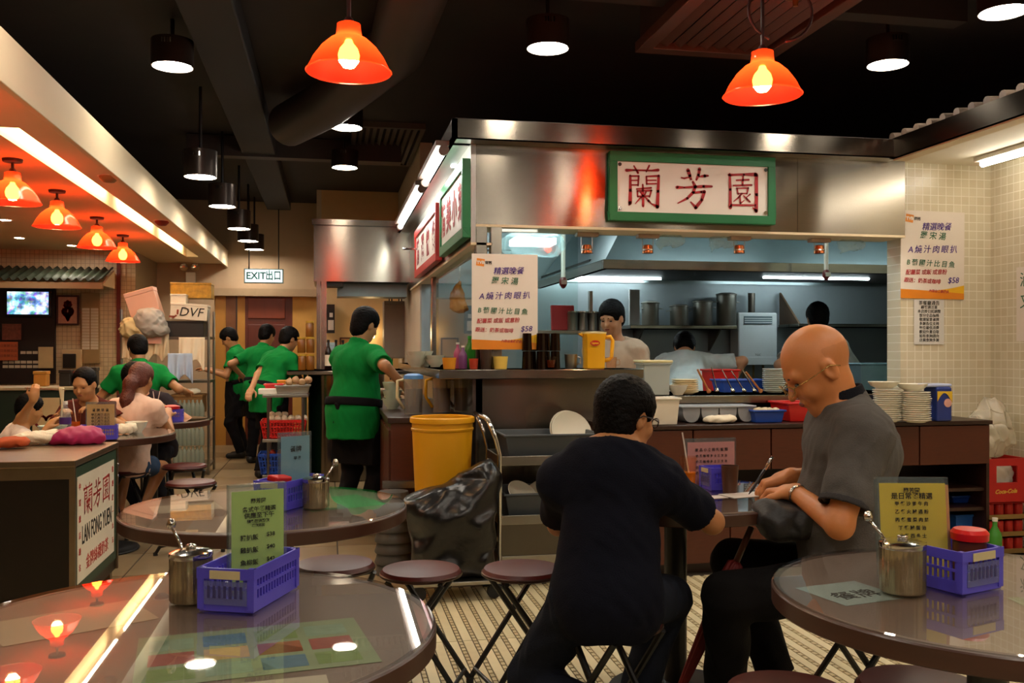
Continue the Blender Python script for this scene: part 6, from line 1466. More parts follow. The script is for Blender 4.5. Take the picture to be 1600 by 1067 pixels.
# ------------------------------------------------------------------ red and blue basket cart
cx0, cx1 = at(410, 700, Y=8.6).x, at(482, 700, Y=8.6).x
ck = thing('basket_cart', 'steel cart with red and blue baskets beside the drinks bar', 'cart', (cx0, 8.6, 0)); w = cx1-cx0
for x in (0.05, w-0.05):
    for y in (0.0, 0.36): MB().tube([(x,y,0.06),(x,y,0.86)], 0.012, 8).build('upright', STEELV, ck, smooth=40)
    w_ = MB().lathe([(0,-0.012),(0.03,-0.012),(0.034,0),(0.03,0.012),(0,0.012)], n=14).xf(Matrix.Rotation(math.pi/2,4,'X')); w_.xf(Matrix.Translation((x,0,0.034))); w_.build('castor', MATS['rubber'], ck, smooth=40)
for z in (0.86, 0.46, 0.14): MB().box(0, -0.02, z, w, 0.38, z+0.025).build('shelf', STEELV, ck, bev=0.003)
def lattice_tub(name, x, y, z, a, b2, h, m, label):
    t = thing(name, label, 'basket', (x, y, z))
    MB().box(-a*0.85, -b2*0.85, 0, a*0.85, b2*0.85, 0.006).build('bottom', m, t)
    b = MB()
    for (f, th) in ((0.0, 0.02), (0.33, 0.012), (0.64, 0.012), (0.9, 0.026)):
        A, B = a*(0.85+0.15*f), b2*(0.85+0.15*f); zz = h*f
        b.box(-A,-B,zz,A,-B+0.006,zz+th).box(-A,B-0.006,zz,A,B,zz+th).box(-A,-B,zz,-A+0.006,B,zz+th).box(A-0.006,-B,zz,A,B,zz+th)
    for i in range(15):
        u = -1+2*i/14
        for s in (-1, 1):
            b.tube([(u*a*0.85, s*b2*0.85, 0.0), (u*a, s*b2, h)], 0.005, 5)
            if i % 2 == 0: b.tube([(s*a*0.85, u*b2*0.85, 0.0), (s*a, u*b2, h)], 0.005, 5)
    b.build('lattice', m, t); return t
lattice_tub('red_basket', cx0+w*0.45, 8.75, 0.486, 0.20, 0.15, 0.16, REDP, 'red lattice basket of garlic on the cart')
lattice_tub('blue_basket', cx0+w*0.40, 8.75, 0.166, 0.20, 0.15, 0.18, BLUEP, 'blue lattice basket on the bottom of the cart')
for k in range(9):
    o = Soft(0.010).ell((0,0,0),(0.035,0.035,0.028)).cap((0,0,0.02),(0,0,0.04),0.010,0.005).build('garlic_bulb', mat('garlic_skin', '#c9b49a', 0.6, var=0.15))
    o.location = (cx0+w*0.18+0.058*(k % 6), 8.72+0.06*(k//6), 0.66+0.03*(k//6)); o.rotation_euler = (0.4*k, 0.3*k, 0); tag(o, NTH[k % 6]+' garlic bulb from the left, %s row of the red basket' % ('front', 'back')[k//6], 'garlic', 'garlic bulbs in the red basket')
for k in range(5):
    o = Soft(0.010).ell((0,0,0),(0.032,0.032,0.03)).ell((0,0,0.024),(0.01,0.01,0.01)).build('tomato', mat('tomato_skin', '#a5301c', 0.35, var=0.15))
    o.location = (cx0+w*0.2+0.07*k, 8.74, 0.345); tag(o, ('first', 'second', 'third', 'fourth', 'fifth')[k]+' red tomato from the left on the blue basket', 'tomato', 'tomatoes on the blue basket')
t = tub('steel_tray', 458, 615, 8.75, 0.8865, 0.15, 0.12, 0.08, STEELV, 'steel tray on top of the basket cart', 'tray', 0.9)
t = tub('red_bowl', 428, 615, 8.82, 0.8865, 0.08, 0.08, 0.09, REDP, 'red plastic bowl on top of the basket cart', 'bowl', 0.75)
place_box('orange_box', 433, 594, 455, 611, 8.9, 0.1, mat('orange_card', '#d68a14', 0.45), 'orange yellow carton on top of the basket cart', 'carton')
a = at(423, 632, Y=8.65); o = MB().box(-0.11,0,0,0.09,0.12,0.05).build('white_tub_lid', WHITEP, bev=0.006); o.location = (a.x, 8.65, 0.8865); tag(o, 'flat white container at the left of the cart top', 'container')
for k in range(4):
    o = Soft(0.010).ell((0,0,0),(0.036,0.036,0.032)).cap((0,0,0.02),(0,0,0.05),0.012,0.004).build('onion', mat('onion_skin', '#b08a60', 0.45, var=0.2)); p = at(452+10*k, 600, Y=8.78)
    o.location = (p.x, 8.76, 0.99+0.02*(k % 2)); o.rotation_euler = (0.5*k,0.2,0); tag(o, ('first', 'second', 'third', 'fourth')[k]+' onion from the left on the steel tray of the cart', 'onion', 'onions on the cart')

# ------------------------------------------------------------------ drinks bar with its steel hood at the far middle
hx0, hx1 = -0.16, 0.83
bh = thing('bar_hood', 'steel hood above the drinks bar reflecting a red lamp', 'hood', (hx0, 9.8, 2.0))
MB().box(0, 0, 0, hx1-hx0, 0.03, 0.60).build('front_panel', STEEL, bh)
MB().box(-0.02, -0.03, 0.58, hx1-hx0, 0.0, 0.64).build('cornice', STEEL, bh)
MB().box(0, 0.03, 0, 0.02, 0.9, 0.60).build('side_panel', CREAM, bh)
MB().box(0.02, 0.03, 0, hx1-hx0, 0.9, 0.012).build('underside', dk, bh)
MB().box(0.24, 0.25, -0.14, 0.98, 0.6, 0.0).build('filter_box', mat('filter_blue', '#7b8a8c', 0.4, 0.5), bh)
MB().box(0.04, 0.05, -0.05, 0.30, 0.30, -0.002).build('dark_slot', dk, bh)
pst = thing('bar_post', 'orange lit steel post at the corner of the drinks bar', 'post', (-0.13, 9.62, 1.09))
MB().box(0, 0, 0, 0.04, 0.06, 0.91).build('front_half', STEEL, pst); MB().box(0.045, 0, 0, 0.10, 0.06, 0.91).build('rear_half', STEEL, pst)
br_ = thing('drinks_bar', 'rounded steel drinks bar at the far middle behind the waiter', 'counter', (0.17, 9.55, 0))
MB().lathe([(0.37,0),(0.38,0.01),(0.38,1.04),(0.37,1.05)], n=48).build('steel_drum', STEEL, br_, smooth=40)
MB().box(-0.57, -0.48, 1.05, 0.66, 0.5, 1.088).build('worktop', STEEL, br_, bev=0.006)
MB().box(-0.42, -0.30, 0.0, -0.40, 0.3, 1.05).build('green_edge', mat('edge_green', '#0f4a2c', 0.5), br_)
for k, px in enumerate((513, 525, 536)):
    p = at(px, 578, Y=9.5)
    bottle(p.x, 9.45+0.05*k, 1.0885, 0.034, 0.30, mat('dark_glass_bottle', '#150a08', 0.12), ('left', 'middle', 'right')[k]+' dark sauce bottle with white label on the drinks bar', BLACKMETAL, mat('bottle_label', '#d8c6b0', 0.5), 'sauce bottles on the bar')
JARB = mat('jar_amber', '#7a4a18', 0.2, var=0.3)
for k, (px, zz) in enumerate(((472, 0), (485, 0), (471, 0.17), (485, 0.17), (484, 0.33))):
    p = at(px, 575, Y=9.5)
    t = thing('storage_jar', ('bottom left', 'bottom right', 'middle left', 'middle right', 'topmost')[k]+' amber jar with yellow lid on the bar end', 'jar', (p.x, 9.5, 1.0885+zz), 0, 'amber jars on the bar end')
    MB().lathe([(0,0),(0.038,0),(0.04,0.006),(0.04,0.13),(0.034,0.14),(0,0.14)], n=20).build('body', JARB, t, smooth=40)
    MB().lathe([(0.036,0.14),(0.041,0.14),(0.041,0.158),(0,0.160)], n=20).build('lid', mat('lid_gold', '#b98f2a', 0.4), t, smooth=40)
place_box('milk_carton', 507, 518, 525, 560, 9.75, 0.1, mat('carton_blue_white', '#a9bcc2', 0.4, var=0.2, scale=9), 'white and blue carton behind the sauce bottles', 'carton')[0].location.z = 1.0885
a, b2 = at(600, 470, Y=10.9), at(634, 560, Y=10.9)
t = thing('grey_cabinet', 'large grey wall cabinet behind the waiter with a tray below', 'cabinet', (a.x, 10.9, b2.z)); w, h = b2.x-a.x, a.z-b2.z
MB().box(0, 0, 0, w, 0.3, h).build('body', mat('cabinet_grey', '#8d8072', 0.5, 0.3, var=0.08), t, bev=0.006)
MB().box(w*0.02, -0.008, h*0.02, w*0.98, 0, h*0.94).build('door', mat('cabinet_grey', '#8d8072', 0.5), t, bev=0.004)
for xx in (0.25, 0.7): MB().tube([(w*xx,0.05,h),(w*xx,0.05,h+0.06),(w*(xx+0.12),0.05,h+0.06),(w*(xx+0.12),0.05,h)], 0.008, 6).build('hook', BLACKMETAL, t)
MB().tube([(w*0.25,0.05,0),(w*0.30,0.05,-0.25)], 0.008, 6).tube([(w*0.40,0.05,0),(w*0.33,0.05,-0.25)], 0.008, 6).build('stand_leg', BLACKMETAL, t)
flat_frame('small_frame', 531, 527, 560, 560, 11.88, 'small brown picture frame on the warm bar wall', 'picture', mat('frame_brown', '#5a3014', 0.4), mat('frame_paper', '#c79a5c', 0.6), 0.02)
a, b2 = at(508, 475, Y=11.6), at(523, 520, Y=11.6)
t = thing('wall_cupboard', 'dark narrow cupboard with papers on the bar wall', 'cupboard', (a.x, 11.65, b2.z)); w, h = b2.x-a.x, a.z-b2.z
MB().box(0,0,0,w,0.2,h).build('body', mat('cupboard_dark', '#241c18', 0.5), t); MB().box(w*0.3,-0.003,h*0.1,w*0.9,0,h*0.45).build('paper', PAPER, t); MB().box(w*0.45,-0.003,h*0.55,w*0.8,0,h*0.7).build('paper', PAPER, t)
p = at(574, 528, Y=11.7)
t = thing('wall_lamp', 'warm wall lamp hidden behind the waiter at the drinks bar', 'lamp', (p.x+0.04, 11.80, p.z))
MB().lathe([(0,0),(0.05,0.0),(0.06,0.05),(0.04,0.11),(0,0.12)], n=18).build('globe', glow('bar_globe', (1,0.72,0.35,1), 9), t, smooth=True)
MB().box(-0.03, 0.04, 0.02, 0.03, 0.098, 0.09).build('bracket', BLACKMETAL, t)
# exit sign
a, b2 = at(383, 421, Y=12.4), at(441, 441, Y=12.4); w, h = b2.x-a.x, a.z-b2.z
t = thing('exit_sign', 'lit white exit sign with green letters hanging at the far end', 'sign', (a.x, 12.4, b2.z))
MB().box(-0.015, 0.004, -0.015, w+0.015, 0.06, h+0.015).build('housing', mat('exit_housing', '#5a6a66', 0.5), t, bev=0.004)
MB().box(0, 0, 0, w, 0.004, h).build('lit_face', glow('exit_face', (0.80, 1.0, 0.97, 1), 1.6), t)
text('lettering', 'EXIT', h*0.80, mat('exit_green', '#0b5a52', 0.6), t, frame3((w*0.29, -0.001, h*0.48), (1,0,0), (0,0,1)) @ Matrix.Diagonal((0.95,1,1,1)), bold=0.004)
text('lettering', '出口', h*0.85, MATS['exit_green'], t, frame3((w*0.76, -0.001, h*0.5), (1,0,0), (0,0,1)) @ Matrix.Diagonal((0.75,1,1,1)), bold=0.004)
for xx in (0.1, 0.9): MB().tube([(w*xx,0.03,h+0.015),(w*xx,0.03,3.29-b2.z)], 0.008, 6).build('rod', BLACKMETAL, t)
# emergency lamp on its box
p = at(297, 425, Y=12.9)
t = thing('emergency_lamp', 'twin spot emergency lamp on the far wall above the rack', 'lamp', (p.x, 12.93, p.z))
MB().box(-0.06, 0, -0.16, 0.06, 0.07, 0.0).build('battery_box', WHITEP, t, bev=0.006)
for s in (-1, 1): MB().lathe([(0,0),(0.02,0.0),(0.05,0.05),(0.052,0.07),(0,0.055)], n=16).xf(Matrix.Translation((s*0.07,0,0.06)) @ Matrix.Rotation(math.pi/2,4,'X')).build('spot', CHROME, t, smooth=40)
# ------------------------------------------------------------------ people
def U(v): v = np.array(v, dtype=float); return v/np.linalg.norm(v)
def rot(v, axis, ang):
    a = U(axis); v = np.array(v, float)
    return v*math.cos(ang) + np.cross(a, v)*math.sin(ang) + a*np.dot(a, v)*(1-math.cos(ang))
def ik(a, c, l1, l2, hint):
    """joint between a and c for two bones, bending towards hint; returns joint and reachable end"""
    a = np.array(a, float); c = np.array(c, float); d = c-a; L = np.linalg.norm(d)
    if L > (l1+l2)*0.995: c = a+d/L*(l1+l2)*0.995; d = c-a; L = np.linalg.norm(d)
    L = max(L, abs(l1-l2)*1.05+1e-3)
    u = d/np.linalg.norm(d); x = (l1*l1-l2*l2+L*L)/(2*L); h = math.sqrt(max(0, l1*l1-x*x))
    n = np.array(hint, float); n = n-u*np.dot(n, u)
    return a+u*x+U(n)*h, c
def skin_mat(name, c): return mat(name, c, 0.48, var=0.10, scale=14, sss=0.12, bump=0.05, bscale=90)
HAIR = mat('black_hair', '#070505', 0.55, var=0.3, scale=30, bump=0.35, bscale=160, spec=0.10)
BROWNHAIR = mat('brown_hair', '#5a2410', 0.5, var=0.35, scale=30, bump=0.5, bscale=120)
EYEM = mat('eye_dark', '#0c0806', 0.2); LIPM = mat('lip', '#8a4a3c', 0.5)
def cloth(name, c, rough=0.9): return mat(name, c, rough, var=0.12, scale=18, bump=0.25, bscale=220, spec=0.15)

def hand(S, wrist, d, n, side, k, curl, spread=0.25):
    """palm and five fingers: d points from the wrist to the fingers, n out of the back of the hand"""
    d = U(d); n = U(np.array(n)-d*np.dot(n, d)); r = np.cross(d, n)*side        # r points to the thumb side
    w = np.array(wrist)
    def frm(o, l, u): return w+d*o*k+r*l*k+n*u*k
    R = np.stack([d, r, n])
    S.box(frm(0.048, 0.0, 0.0), np.array((0.046, 0.040, 0.014))*k, R, rad=0.013*k, k=0.014)
    S.cap(frm(-0.01, 0, 0), frm(0.03, 0, 0), 0.026*k, 0.026*k, k=0.02)
    for i, (off, L, rr) in enumerate(((0.030, 0.072, 0.0098), (0.010, 0.080, 0.0100), (-0.010, 0.074, 0.0096), (-0.029, 0.058, 0.0086))):
        c = curl[i] if isinstance(curl, (list, tuple)) else curl
        p = frm(0.088 - 0.004*abs(i-1), off, 0.0); a = 0.25*c; sp = (1.5-i)*0.06*spread
        dd = U(d + r*sp)
        for j, f in enumerate((0.45, 0.32, 0.25)):
            a += c*(0.55 if j == 0 else 0.75)
            v = dd*math.cos(a) - n*math.sin(a)
            q = p+v*L*f*k
            S.cap(p, q, rr*k, rr*k*(0.95 if j < 2 else 0.82), k=0.006); p = q
    p = frm(0.018, 0.034, -0.004); q = p+(d*0.6+r*0.75-n*0.25)/1.0*0.036*k
    S.cap(p, q, 0.0135*k, 0.0115*k, k=0.012)
    q2 = q+U(d*0.9+r*0.25-n*0.45)*0.030*k; S.cap(q, q2, 0.0112*k, 0.0100*k, k=0.006)
    q3 = q2+U(d*0.9-r*0.05-n*0.4)*0.024*k; S.cap(q2, q3, 0.0100*k, 0.0085*k, k=0.006)

def person(label, P, yaw, lean=0, side=0, syaw=0, hyaw=0, hpitch=0, hroll=0, S=1.68, bulk=1.0, hands=(None, None), elbows=(None, None), feet=(None, None), knees=(None, None),
           res=0.009, skin='#b9825a', top='#127a3a', topname='green_polo', bottom='#121013', botname='black_trousers', hair='short', hairm=None, sleeve=0.55, hem=-0.10, collar=None, apron=False,
           curls=(0.5, 0.5), hand_dir=(None, None), hand_n=(None, None), shorts=None, shoes='#151212', neckfwd=0.0, seated=False, belly=0.0, hairlen=0.0, face=True, topfold=0.006, long_=0.0, cuff=None, torso=0.50, headup=0.0, hs=1.0):
    k = S/1.70; P = np.array(P, float)
    ya = math.radians(yaw)
    fwd = np.array((math.sin(ya), math.cos(ya), 0.0)); rt = np.array((math.cos(ya), -math.sin(ya), 0.0)); up0 = np.array((0, 0, 1.0))
    up = rot(rot(up0, rt, -math.radians(lean)), fwd, math.radians(side))     # torso axis
    tf = U(np.cross(up, rt))                                                  # torso forward
    srt = rot(rt, up, -math.radians(syaw)); sf = U(np.cross(up, srt))         # shoulder axes
    N = P+up*torso*k                                                          # neck base
    hy = math.radians(yaw+hyaw)
    hf0 = np.array((math.sin(hy), math.cos(hy), 0)); hr = np.array((math.cos(hy), -math.sin(hy), 0))
    hf = rot(hf0, hr, -math.radians(hpitch)); hu = U(np.cross(hr, hf))
    if hroll: hr = rot(hr, hf, math.radians(hroll)); hu = U(np.cross(hr, hf))
    HC = N+U(up+0.55*sf*math.sin(math.radians(max(lean, 0)))*0.0+hf0*(0.15+neckfwd))*0.125*k + hu*0.075*k + hf*0.015*k + up0*headup
    sh = [N-up*0.055*k+srt*(-0.165)*k*bulk**0.5, N-up*0.055*k+srt*0.165*k*bulk**0.5]
    hip = [P-up0*0.02*k-rt*0.092*k, P-up0*0.02*k+rt*0.092*k]
    LA, LF, LT_, LS = 0.285*k, 0.25*k, 0.42*k, 0.41*k
    el, wr = [], []
    for i, s in enumerate((-1, 1)):
        tgt = hands[i] if hands[i] is not None else sh[i]-up0*0.52*k+rt*s*0.06+fwd*0.06
        h = elbows[i] if elbows[i] is not None else (-fwd*0.8+rt*s*0.5-up0*0.4)
        e, w = ik(sh[i], tgt, LA, LF, h); el.append(e); wr.append(w)
    kn, an = [], []
    for i, s in enumerate((-1, 1)):
        tgt = feet[i] if feet[i] is not None else np.array((P[0], P[1], 0))+rt*s*0.10*k+up0*0.085*k
        h = knees[i] if knees[i] is not None else fwd+rt*s*0.15
        q, a = ik(hip[i], tgt, LT_, LS, h); kn.append(q); an.append(a)
    org = (float(P[0]), float(P[1]), 0.0)
    def torso_ops(B, e, kk, bel):
        Rm = np.stack([rt, tf, up]); Rs = np.stack([srt, sf, up]); b = bulk
        B.ell(P+up*0.0*k, (0.160*k*b+e, 0.115*k*b+e, 0.12*k+e), Rm, k=kk)
        B.ell(P+up*0.17*k+tf*(0.008+bel*0.5)*k, (0.140*k*b+e, (0.105+bel)*k*b+e, 0.15*k+e), Rm, k=kk)
        B.ell(P+up*0.335*k, (0.152*k*b+e, 0.108*k*b+e, 0.16*k+e), Rs, k=kk)
        B.ell(P+up*0.40*k-sf*0.022*k, (0.150*k*b+e, 0.100*k*b+e, 0.115*k+e), Rs, k=kk)
        B.cap(sh[0]+up*0.0*k, sh[1], 0.062*k+e*0.6, k=kk)
        for i in (0, 1): B.cap(N+up*0.01*k, sh[i]+up*0.018*k, 0.045*k+e*0.5, 0.05*k+e*0.5, k=kk)
    # ---- body, one surface
    B = Soft(res)
    torso_ops(B, 0, 0.05*k, belly)
    kh = k*hs
    H = lambda x, y, z: HC+hr*x*kh+hf*y*kh+hu*z*kh
    Rh = np.stack([hr, hf, hu])
    B.cap(N-up*0.02*k, H(0, -0.02, -0.055), 0.056*k, 0.054*k, k=0.035)
    B.ell(H(0, -0.012, 0.035), np.array((0.076, 0.096, 0.088))*kh, Rh, k=0.03)
    B.ell(H(0, 0.018, -0.030), np.array((0.064, 0.072, 0.086))*kh, Rh, k=0.035)
    B.ell(H(0, 0.055, -0.088), np.array((0.032, 0.028, 0.024))*kh, Rh, k=0.04)
    if face:
        B.cap(H(0, 0.084, 0.012), H(0, 0.106, -0.026), 0.008*k, 0.0125*k, k=0.014)
        B.cap(H(-0.04, 0.074, 0.026), H(0.04, 0.074, 0.026), 0.013*k, k=0.018)
        for s in (-1, 1):
            B.ell(H(s*0.031, 0.098, 0.004), np.array((0.019, 0.016, 0.011))*kh, Rh, k=0.010, sub=True)
            B.ell(H(s*0.040, 0.062, -0.032), np.array((0.022, 0.022, 0.024))*kh, Rh, k=0.02)
        B.ell(H(0, 0.087, -0.056), np.array((0.024, 0.011, 0.011))*kh, Rh, k=0.008)
        B.cap(H(-0.020, 0.101, -0.056), H(0.020, 0.101, -0.056), 0.0035*k, k=0.004, sub=True)
    for s in (-1, 1):
        B.ell(H(s*0.078, -0.008, -0.006), np.array((0.010, 0.021, 0.033))*kh, Rh, k=0.008)
        B.ell(H(s*0.088, -0.002, -0.004), np.array((0.008, 0.012, 0.020))*kh, Rh, k=0.004, sub=True)
    for i in (0, 1):
        B.cap(sh[i], el[i], 0.052*k*bulk**0.5, 0.039*k, k=0.03); B.cap(el[i], wr[i], 0.040*k, 0.027*k, k=0.02)
        hd = hand_dir[i] if hand_dir[i] is not None else wr[i]-el[i]
        hn = hand_n[i] if hand_n[i] is not None else (np.array((0, 0, 1.0)) if abs(U(hd)[2]) < 0.8 else rt*(-1 if i == 0 else 1))
        hand(B, wr[i]+U(hd)*0.01, hd, hn, -1 if i == 0 else 1, k, curls[i])
        B.cap(hip[i], kn[i], 0.080*k, 0.056*k, k=0.04); B.cap(kn[i], an[i], 0.055*k, 0.036*k, k=0.02)
        fd = fwd if not seated else U(fwd*1.0+0*up0)
        B.cap(an[i]-up0*0.03*k, an[i]+fd*0.15*k-up0*0.055*k, 0.036*k, 0.028*k, k=0.02)
    body = B.build('person', skin_mat('skin_'+skin.strip('#'), skin), None, origin=org)
    body.location = org; tag(body, label, 'person')
    def child(S_, name, m, nz=None): return S_.build(name, m, body, nz, org)
    # ---- shirt
    T = Soft(res); e = 0.016*k
    torso_ops(T, e, 0.06*k, belly+0.012)
    T.ell(P+up*0.10*k+tf*belly*0.3, (0.163*k*bulk, (0.125+belly*0.6)*k*bulk, 0.25*k), np.stack([rt, tf, up]), k=0.05)
    T.cap(P+up*0.02*k, P+up*0.0+up0*hem*k*1.1, 0.165*k*bulk, 0.175*k*bulk, k=0.07) if hem < -0.04 and not seated else None
    if seated: T.ell(P+up0*(-0.03), (0.176*k*bulk, 0.144*k*bulk, 0.15*k), np.stack([rt, tf, up]), k=0.06)
    T.cap(N+up*0.0*k, N+up*0.045*k, 0.068*k, 0.066*k, k=0.02)
    T.cut(P+up0*hem*k, -up0*0.9-0.0*fwd); T.cut(N+up*0.050*k+sf*0.0, up*1.0+0.35*sf)
    for i in (0, 1):
        if sleeve <= 1:
            q = sh[i]+(el[i]-sh[i])*sleeve
            T.cap(sh[i], q, 0.072*k*bulk**0.5, 0.070*k, k=0.035, flat=False) if sleeve < 0.2 else T.cap(sh[i]-(el[i]-sh[i])*0.0, q, 0.070*k*bulk**0.5, 0.073*k, k=0.04, flat=True)
            T.ell(sh[i], np.full(3, 0.068*k*bulk**0.5), None, k=0.03)
            # hollow cuff round the arm
            T.cap(q-(el[i]-sh[i])*0.06, q+(el[i]-sh[i])*0.05, 0.057*k, 0.060*k, k=0.004, sub=True, flat=True)
        else:
            T.cap(sh[i], el[i], 0.066*k, 0.054*k, k=0.03); T.cap(el[i], el[i]+(wr[i]-el[i])*(sleeve-1), 0.054*k, 0.048*k, k=0.02, flat=True)
    tm_ = top if not isinstance(top, str) else cloth(topname, top)
    shirt = child(T, 'shirt', tm_, folds(topfold, int(abs(P[0]*100))+3))
    if cuff:
        for i in (0, 1):
            q0 = sh[i]+(el[i]-sh[i])*(sleeve-0.06); q1 = sh[i]+(el[i]-sh[i])*(sleeve+0.01)
            cS = Soft(res*0.7); cS.cap(q0, q1, 0.0745*k, 0.0765*k, k=0.004, flat=True); cS.cap(q0-(q1-q0)*0.3, q1+(q1-q0)*0.3, 0.066*k, 0.067*k, k=0.004, sub=True, flat=True)
            cS.build('cuff', cloth('cuff_'+cuff.strip('#'), cuff), shirt, None, org)
    if collar:
        C = Soft(res*0.7)
        C.cap(N+up*0.010*k-sf*0.004, N+up*0.075*k+sf*0.012, 0.082*k, 0.071*k, k=0.004, flat=True)
        C.cap(N-up*0.01*k, N+up*0.10*k+sf*0.014, 0.070*k, 0.061*k, k=0.004, sub=True, flat=True)
        child(C, 'collar', cloth('collar_'+collar.strip('#'), collar))
    # ---- trousers
    Q = Soft(res)
    Q.ell(P, (0.168*k*bulk, 0.125*k*bulk, 0.115*k), np.stack([rt, tf, up]), k=0.04)
    for i in (0, 1):
        if shorts:
            q = hip[i]+(kn[i]-hip[i])*0.55; Q.cap(hip[i], q, 0.095*k, 0.088*k, k=0.04, flat=True); Q.ell(hip[i], np.full(3, 0.093*k), None, k=0.03)
        else:
            Q.cap(hip[i], kn[i], 0.092*k, 0.075*k, k=0.04); Q.cap(kn[i], an[i]+(an[i]-kn[i])*0.02, 0.074*k, 0.062*k, k=0.03, flat=True); Q.ell(kn[i], np.full(3, 0.072*k), None, k=0.02)
    child(Q, 'shorts' if shorts else 'trousers', cloth(botname if not shorts else 'denim', bottom if not shorts else shorts), ripple(0.006, 0.12, 17, (1,1,0.6)))
    # ---- shoes
    for i in (0, 1):
        F_ = Soft(res)
        F_.cap(an[i]-up0*0.035*k-fwd*0.02*k, an[i]+fwd*0.16*k-up0*0.052*k, 0.045*k, 0.036*k, k=0.02); F_.ell(an[i]-up0*0.01*k, np.array((0.046,0.05,0.05))*k, None, k=0.03)
        F_.cut(an[i]-up0*0.083*k, -up0); child(F_, 'shoe', mat('shoe_'+shoes.strip('#'), shoes, 0.5))
    # ---- apron
    if apron:
        A = Soft(res)
        A.ell(P+up*0.10*k, (0.192*k*bulk, 0.164*k*bulk+belly*k, 0.16*k), np.stack([rt, tf, up]), k=0.01).cut(P+up*0.135*k, up).cut(P+up*0.075*k, -up)
        child(A, 'apron_band', cloth('apron_black', '#141215'))
        A = Soft(res)
        A.cap(P+up*0.10*k+fwd*0.035, P-up0*0.36*k+fwd*0.05, 0.168*k*bulk, 0.178*k*bulk, k=0.01, flat=True); A.cut(P-fwd*0.015+rt*0, -fwd)
        child(A, 'apron_skirt', MATS['apron_black'], ripple(0.006, 0.12, 23))
        K_ = Soft(res*0.8); b0 = P+up*0.10*k-fwd*(0.164*k*bulk)
        K_.ell(b0, (0.028,0.02,0.022)).cap(b0, b0-up0*0.17+rt*0.02, 0.014, 0.018, k=0.01).cap(b0, b0-up0*0.13-rt*0.03, 0.013, 0.017, k=0.01)
        child(K_, 'apron_tie', MATS['apron_black'])
    # ---- hair
    hm = hairm or HAIR
    if hair in ('short', 'tail', 'bun', 'long'):
        Z = Soft(min(res, 0.008)); t_ = 0.015 if hair != 'bun' else 0.008
        Z.ell(H(0, -0.014, 0.042), np.array((0.079+t_, 0.099+t_, 0.089+t_))*kh, Rh, k=0.02)
        Z.ell(H(0, -0.052, -0.028-hairlen*0.3), np.array((0.066+t_*0.7, 0.050+t_*0.7, 0.062+hairlen))*kh, Rh, k=0.03)
        Z.ell(H(0, 0.118, -0.022), np.array((0.105, 0.062, 0.086))*kh, Rh, k=0.014, sub=True)
        Z.ell(H(0, 0.060, -0.070), np.array((0.12, 0.078, 0.072))*kh, Rh, k=0.014, sub=True)
        for s in (-1, 1): Z.ell(H(s*0.090, 0.008, -0.012), np.array((0.026, 0.028, 0.038))*kh, Rh, k=0.010, sub=True)
        if hair == 'tail':
            Z.cap(H(0, -0.098, 0.045), H(-0.01, -0.135, -0.06), 0.034*k, 0.052*k, k=0.03); Z.cap(H(-0.01, -0.135, -0.06), H(-0.02, -0.14, -0.20), 0.052*k, 0.050*k, k=0.03); Z.cap(H(-0.02, -0.14, -0.20), H(-0.03, -0.13, -0.32), 0.048*k, 0.018*k, k=0.03)
        if hair == 'bun': Z.ell(H(0, 0.095, 0.052), np.array((0.074, 0.050, 0.046))*kh, Rh, k=0.012, sub=True); Z.ell(H(0, -0.115, 0.02), np.array((0.035,0.03,0.035))*kh, Rh, k=0.015)
        child(Z, 'hair', hm, ripple(0.0028, 0.014, 5))
    if face:
        for s in (-1, 1):
            E_ = Soft(0.0035); E_.ell(H(s*0.031, 0.0815, 0.003), np.array((0.0135, 0.006, 0.0052))*kh, Rh, k=0.003)
            child(E_, 'eye', EYEM)
            E_ = Soft(0.0035); E_.cap(H(s*0.016, 0.089, 0.026), H(s*0.046, 0.077, 0.028), 0.0042*k, 0.0034*k, k=0.003)
            child(E_, 'eyebrow', hm if hair != 'bald' else mat('grey_brow', '#3a2c22', 0.7))
        E_ = Soft(0.003); E_.ell(H(0, 0.0945, -0.0555), np.array((0.020, 0.005, 0.0075))*kh, Rh, k=0.003); child(E_, 'lips', LIPM)
    body['_hc'] = tuple(map(float, HC))
    return body, dict(H=H, HC=HC, N=N, el=el, wr=wr, sh=sh, P=P, k=k, kh=kh, org=org, hr=hr, hf=hf, hu=hu, Rh=Rh, up=up, kn=kn, an=an, fwd=fwd, rt=rt)
def folds(a, seed):
    f, g = ripple(a, 0.16, seed, (1,1,0.5)), ripple(a*0.42, 0.055, seed+50, (1,1,0.35))
    return lambda Q: f(Q)+g(Q)
def spectacles(body, I, m, thin=0.0022):
    H = I['H']; O = Vector(I['org'])
    b = MB()
    for s in (-1, 1):
        b.tube([Vector(H(s*0.033+0.022*math.cos(a), 0.112-0.012*abs(math.cos(a)) if s*math.cos(a) > 0 else 0.112, 0.0+0.016*math.sin(a)))-O for a in [2*math.pi*i/16 for i in range(17)]], thin, 6, caps=False)
        b.tube([Vector(H(s*0.055, 0.100, 0.004))-O, Vector(H(s*0.082, 0.05, 0.006))-O, Vector(H(s*0.088, -0.01, 0.008))-O, Vector(H(s*0.084, -0.035, -0.01))-O], thin, 6)
    b.tube([Vector(H(-0.011, 0.112, 0.003))-O, Vector(H(0, 0.114, 0.006))-O, Vector(H(0.011, 0.112, 0.003))-O], thin, 6)
    b.build('glasses_frame', m, body, smooth=True)
    b = MB()
    for s in (-1, 1):
        vs = [Vector(H(s*0.033+0.021*math.cos(a), 0.1115-0.011*abs(math.cos(a)) if s*math.cos(a) > 0 else 0.1115, 0.015*math.sin(a)))-O for a in [2*math.pi*i/16 for i in range(16)]]
        l = MB().add(vs, [tuple(range(16))]).build('lens', clear('lens_clear', '#f4f4f0', 0.02), body)

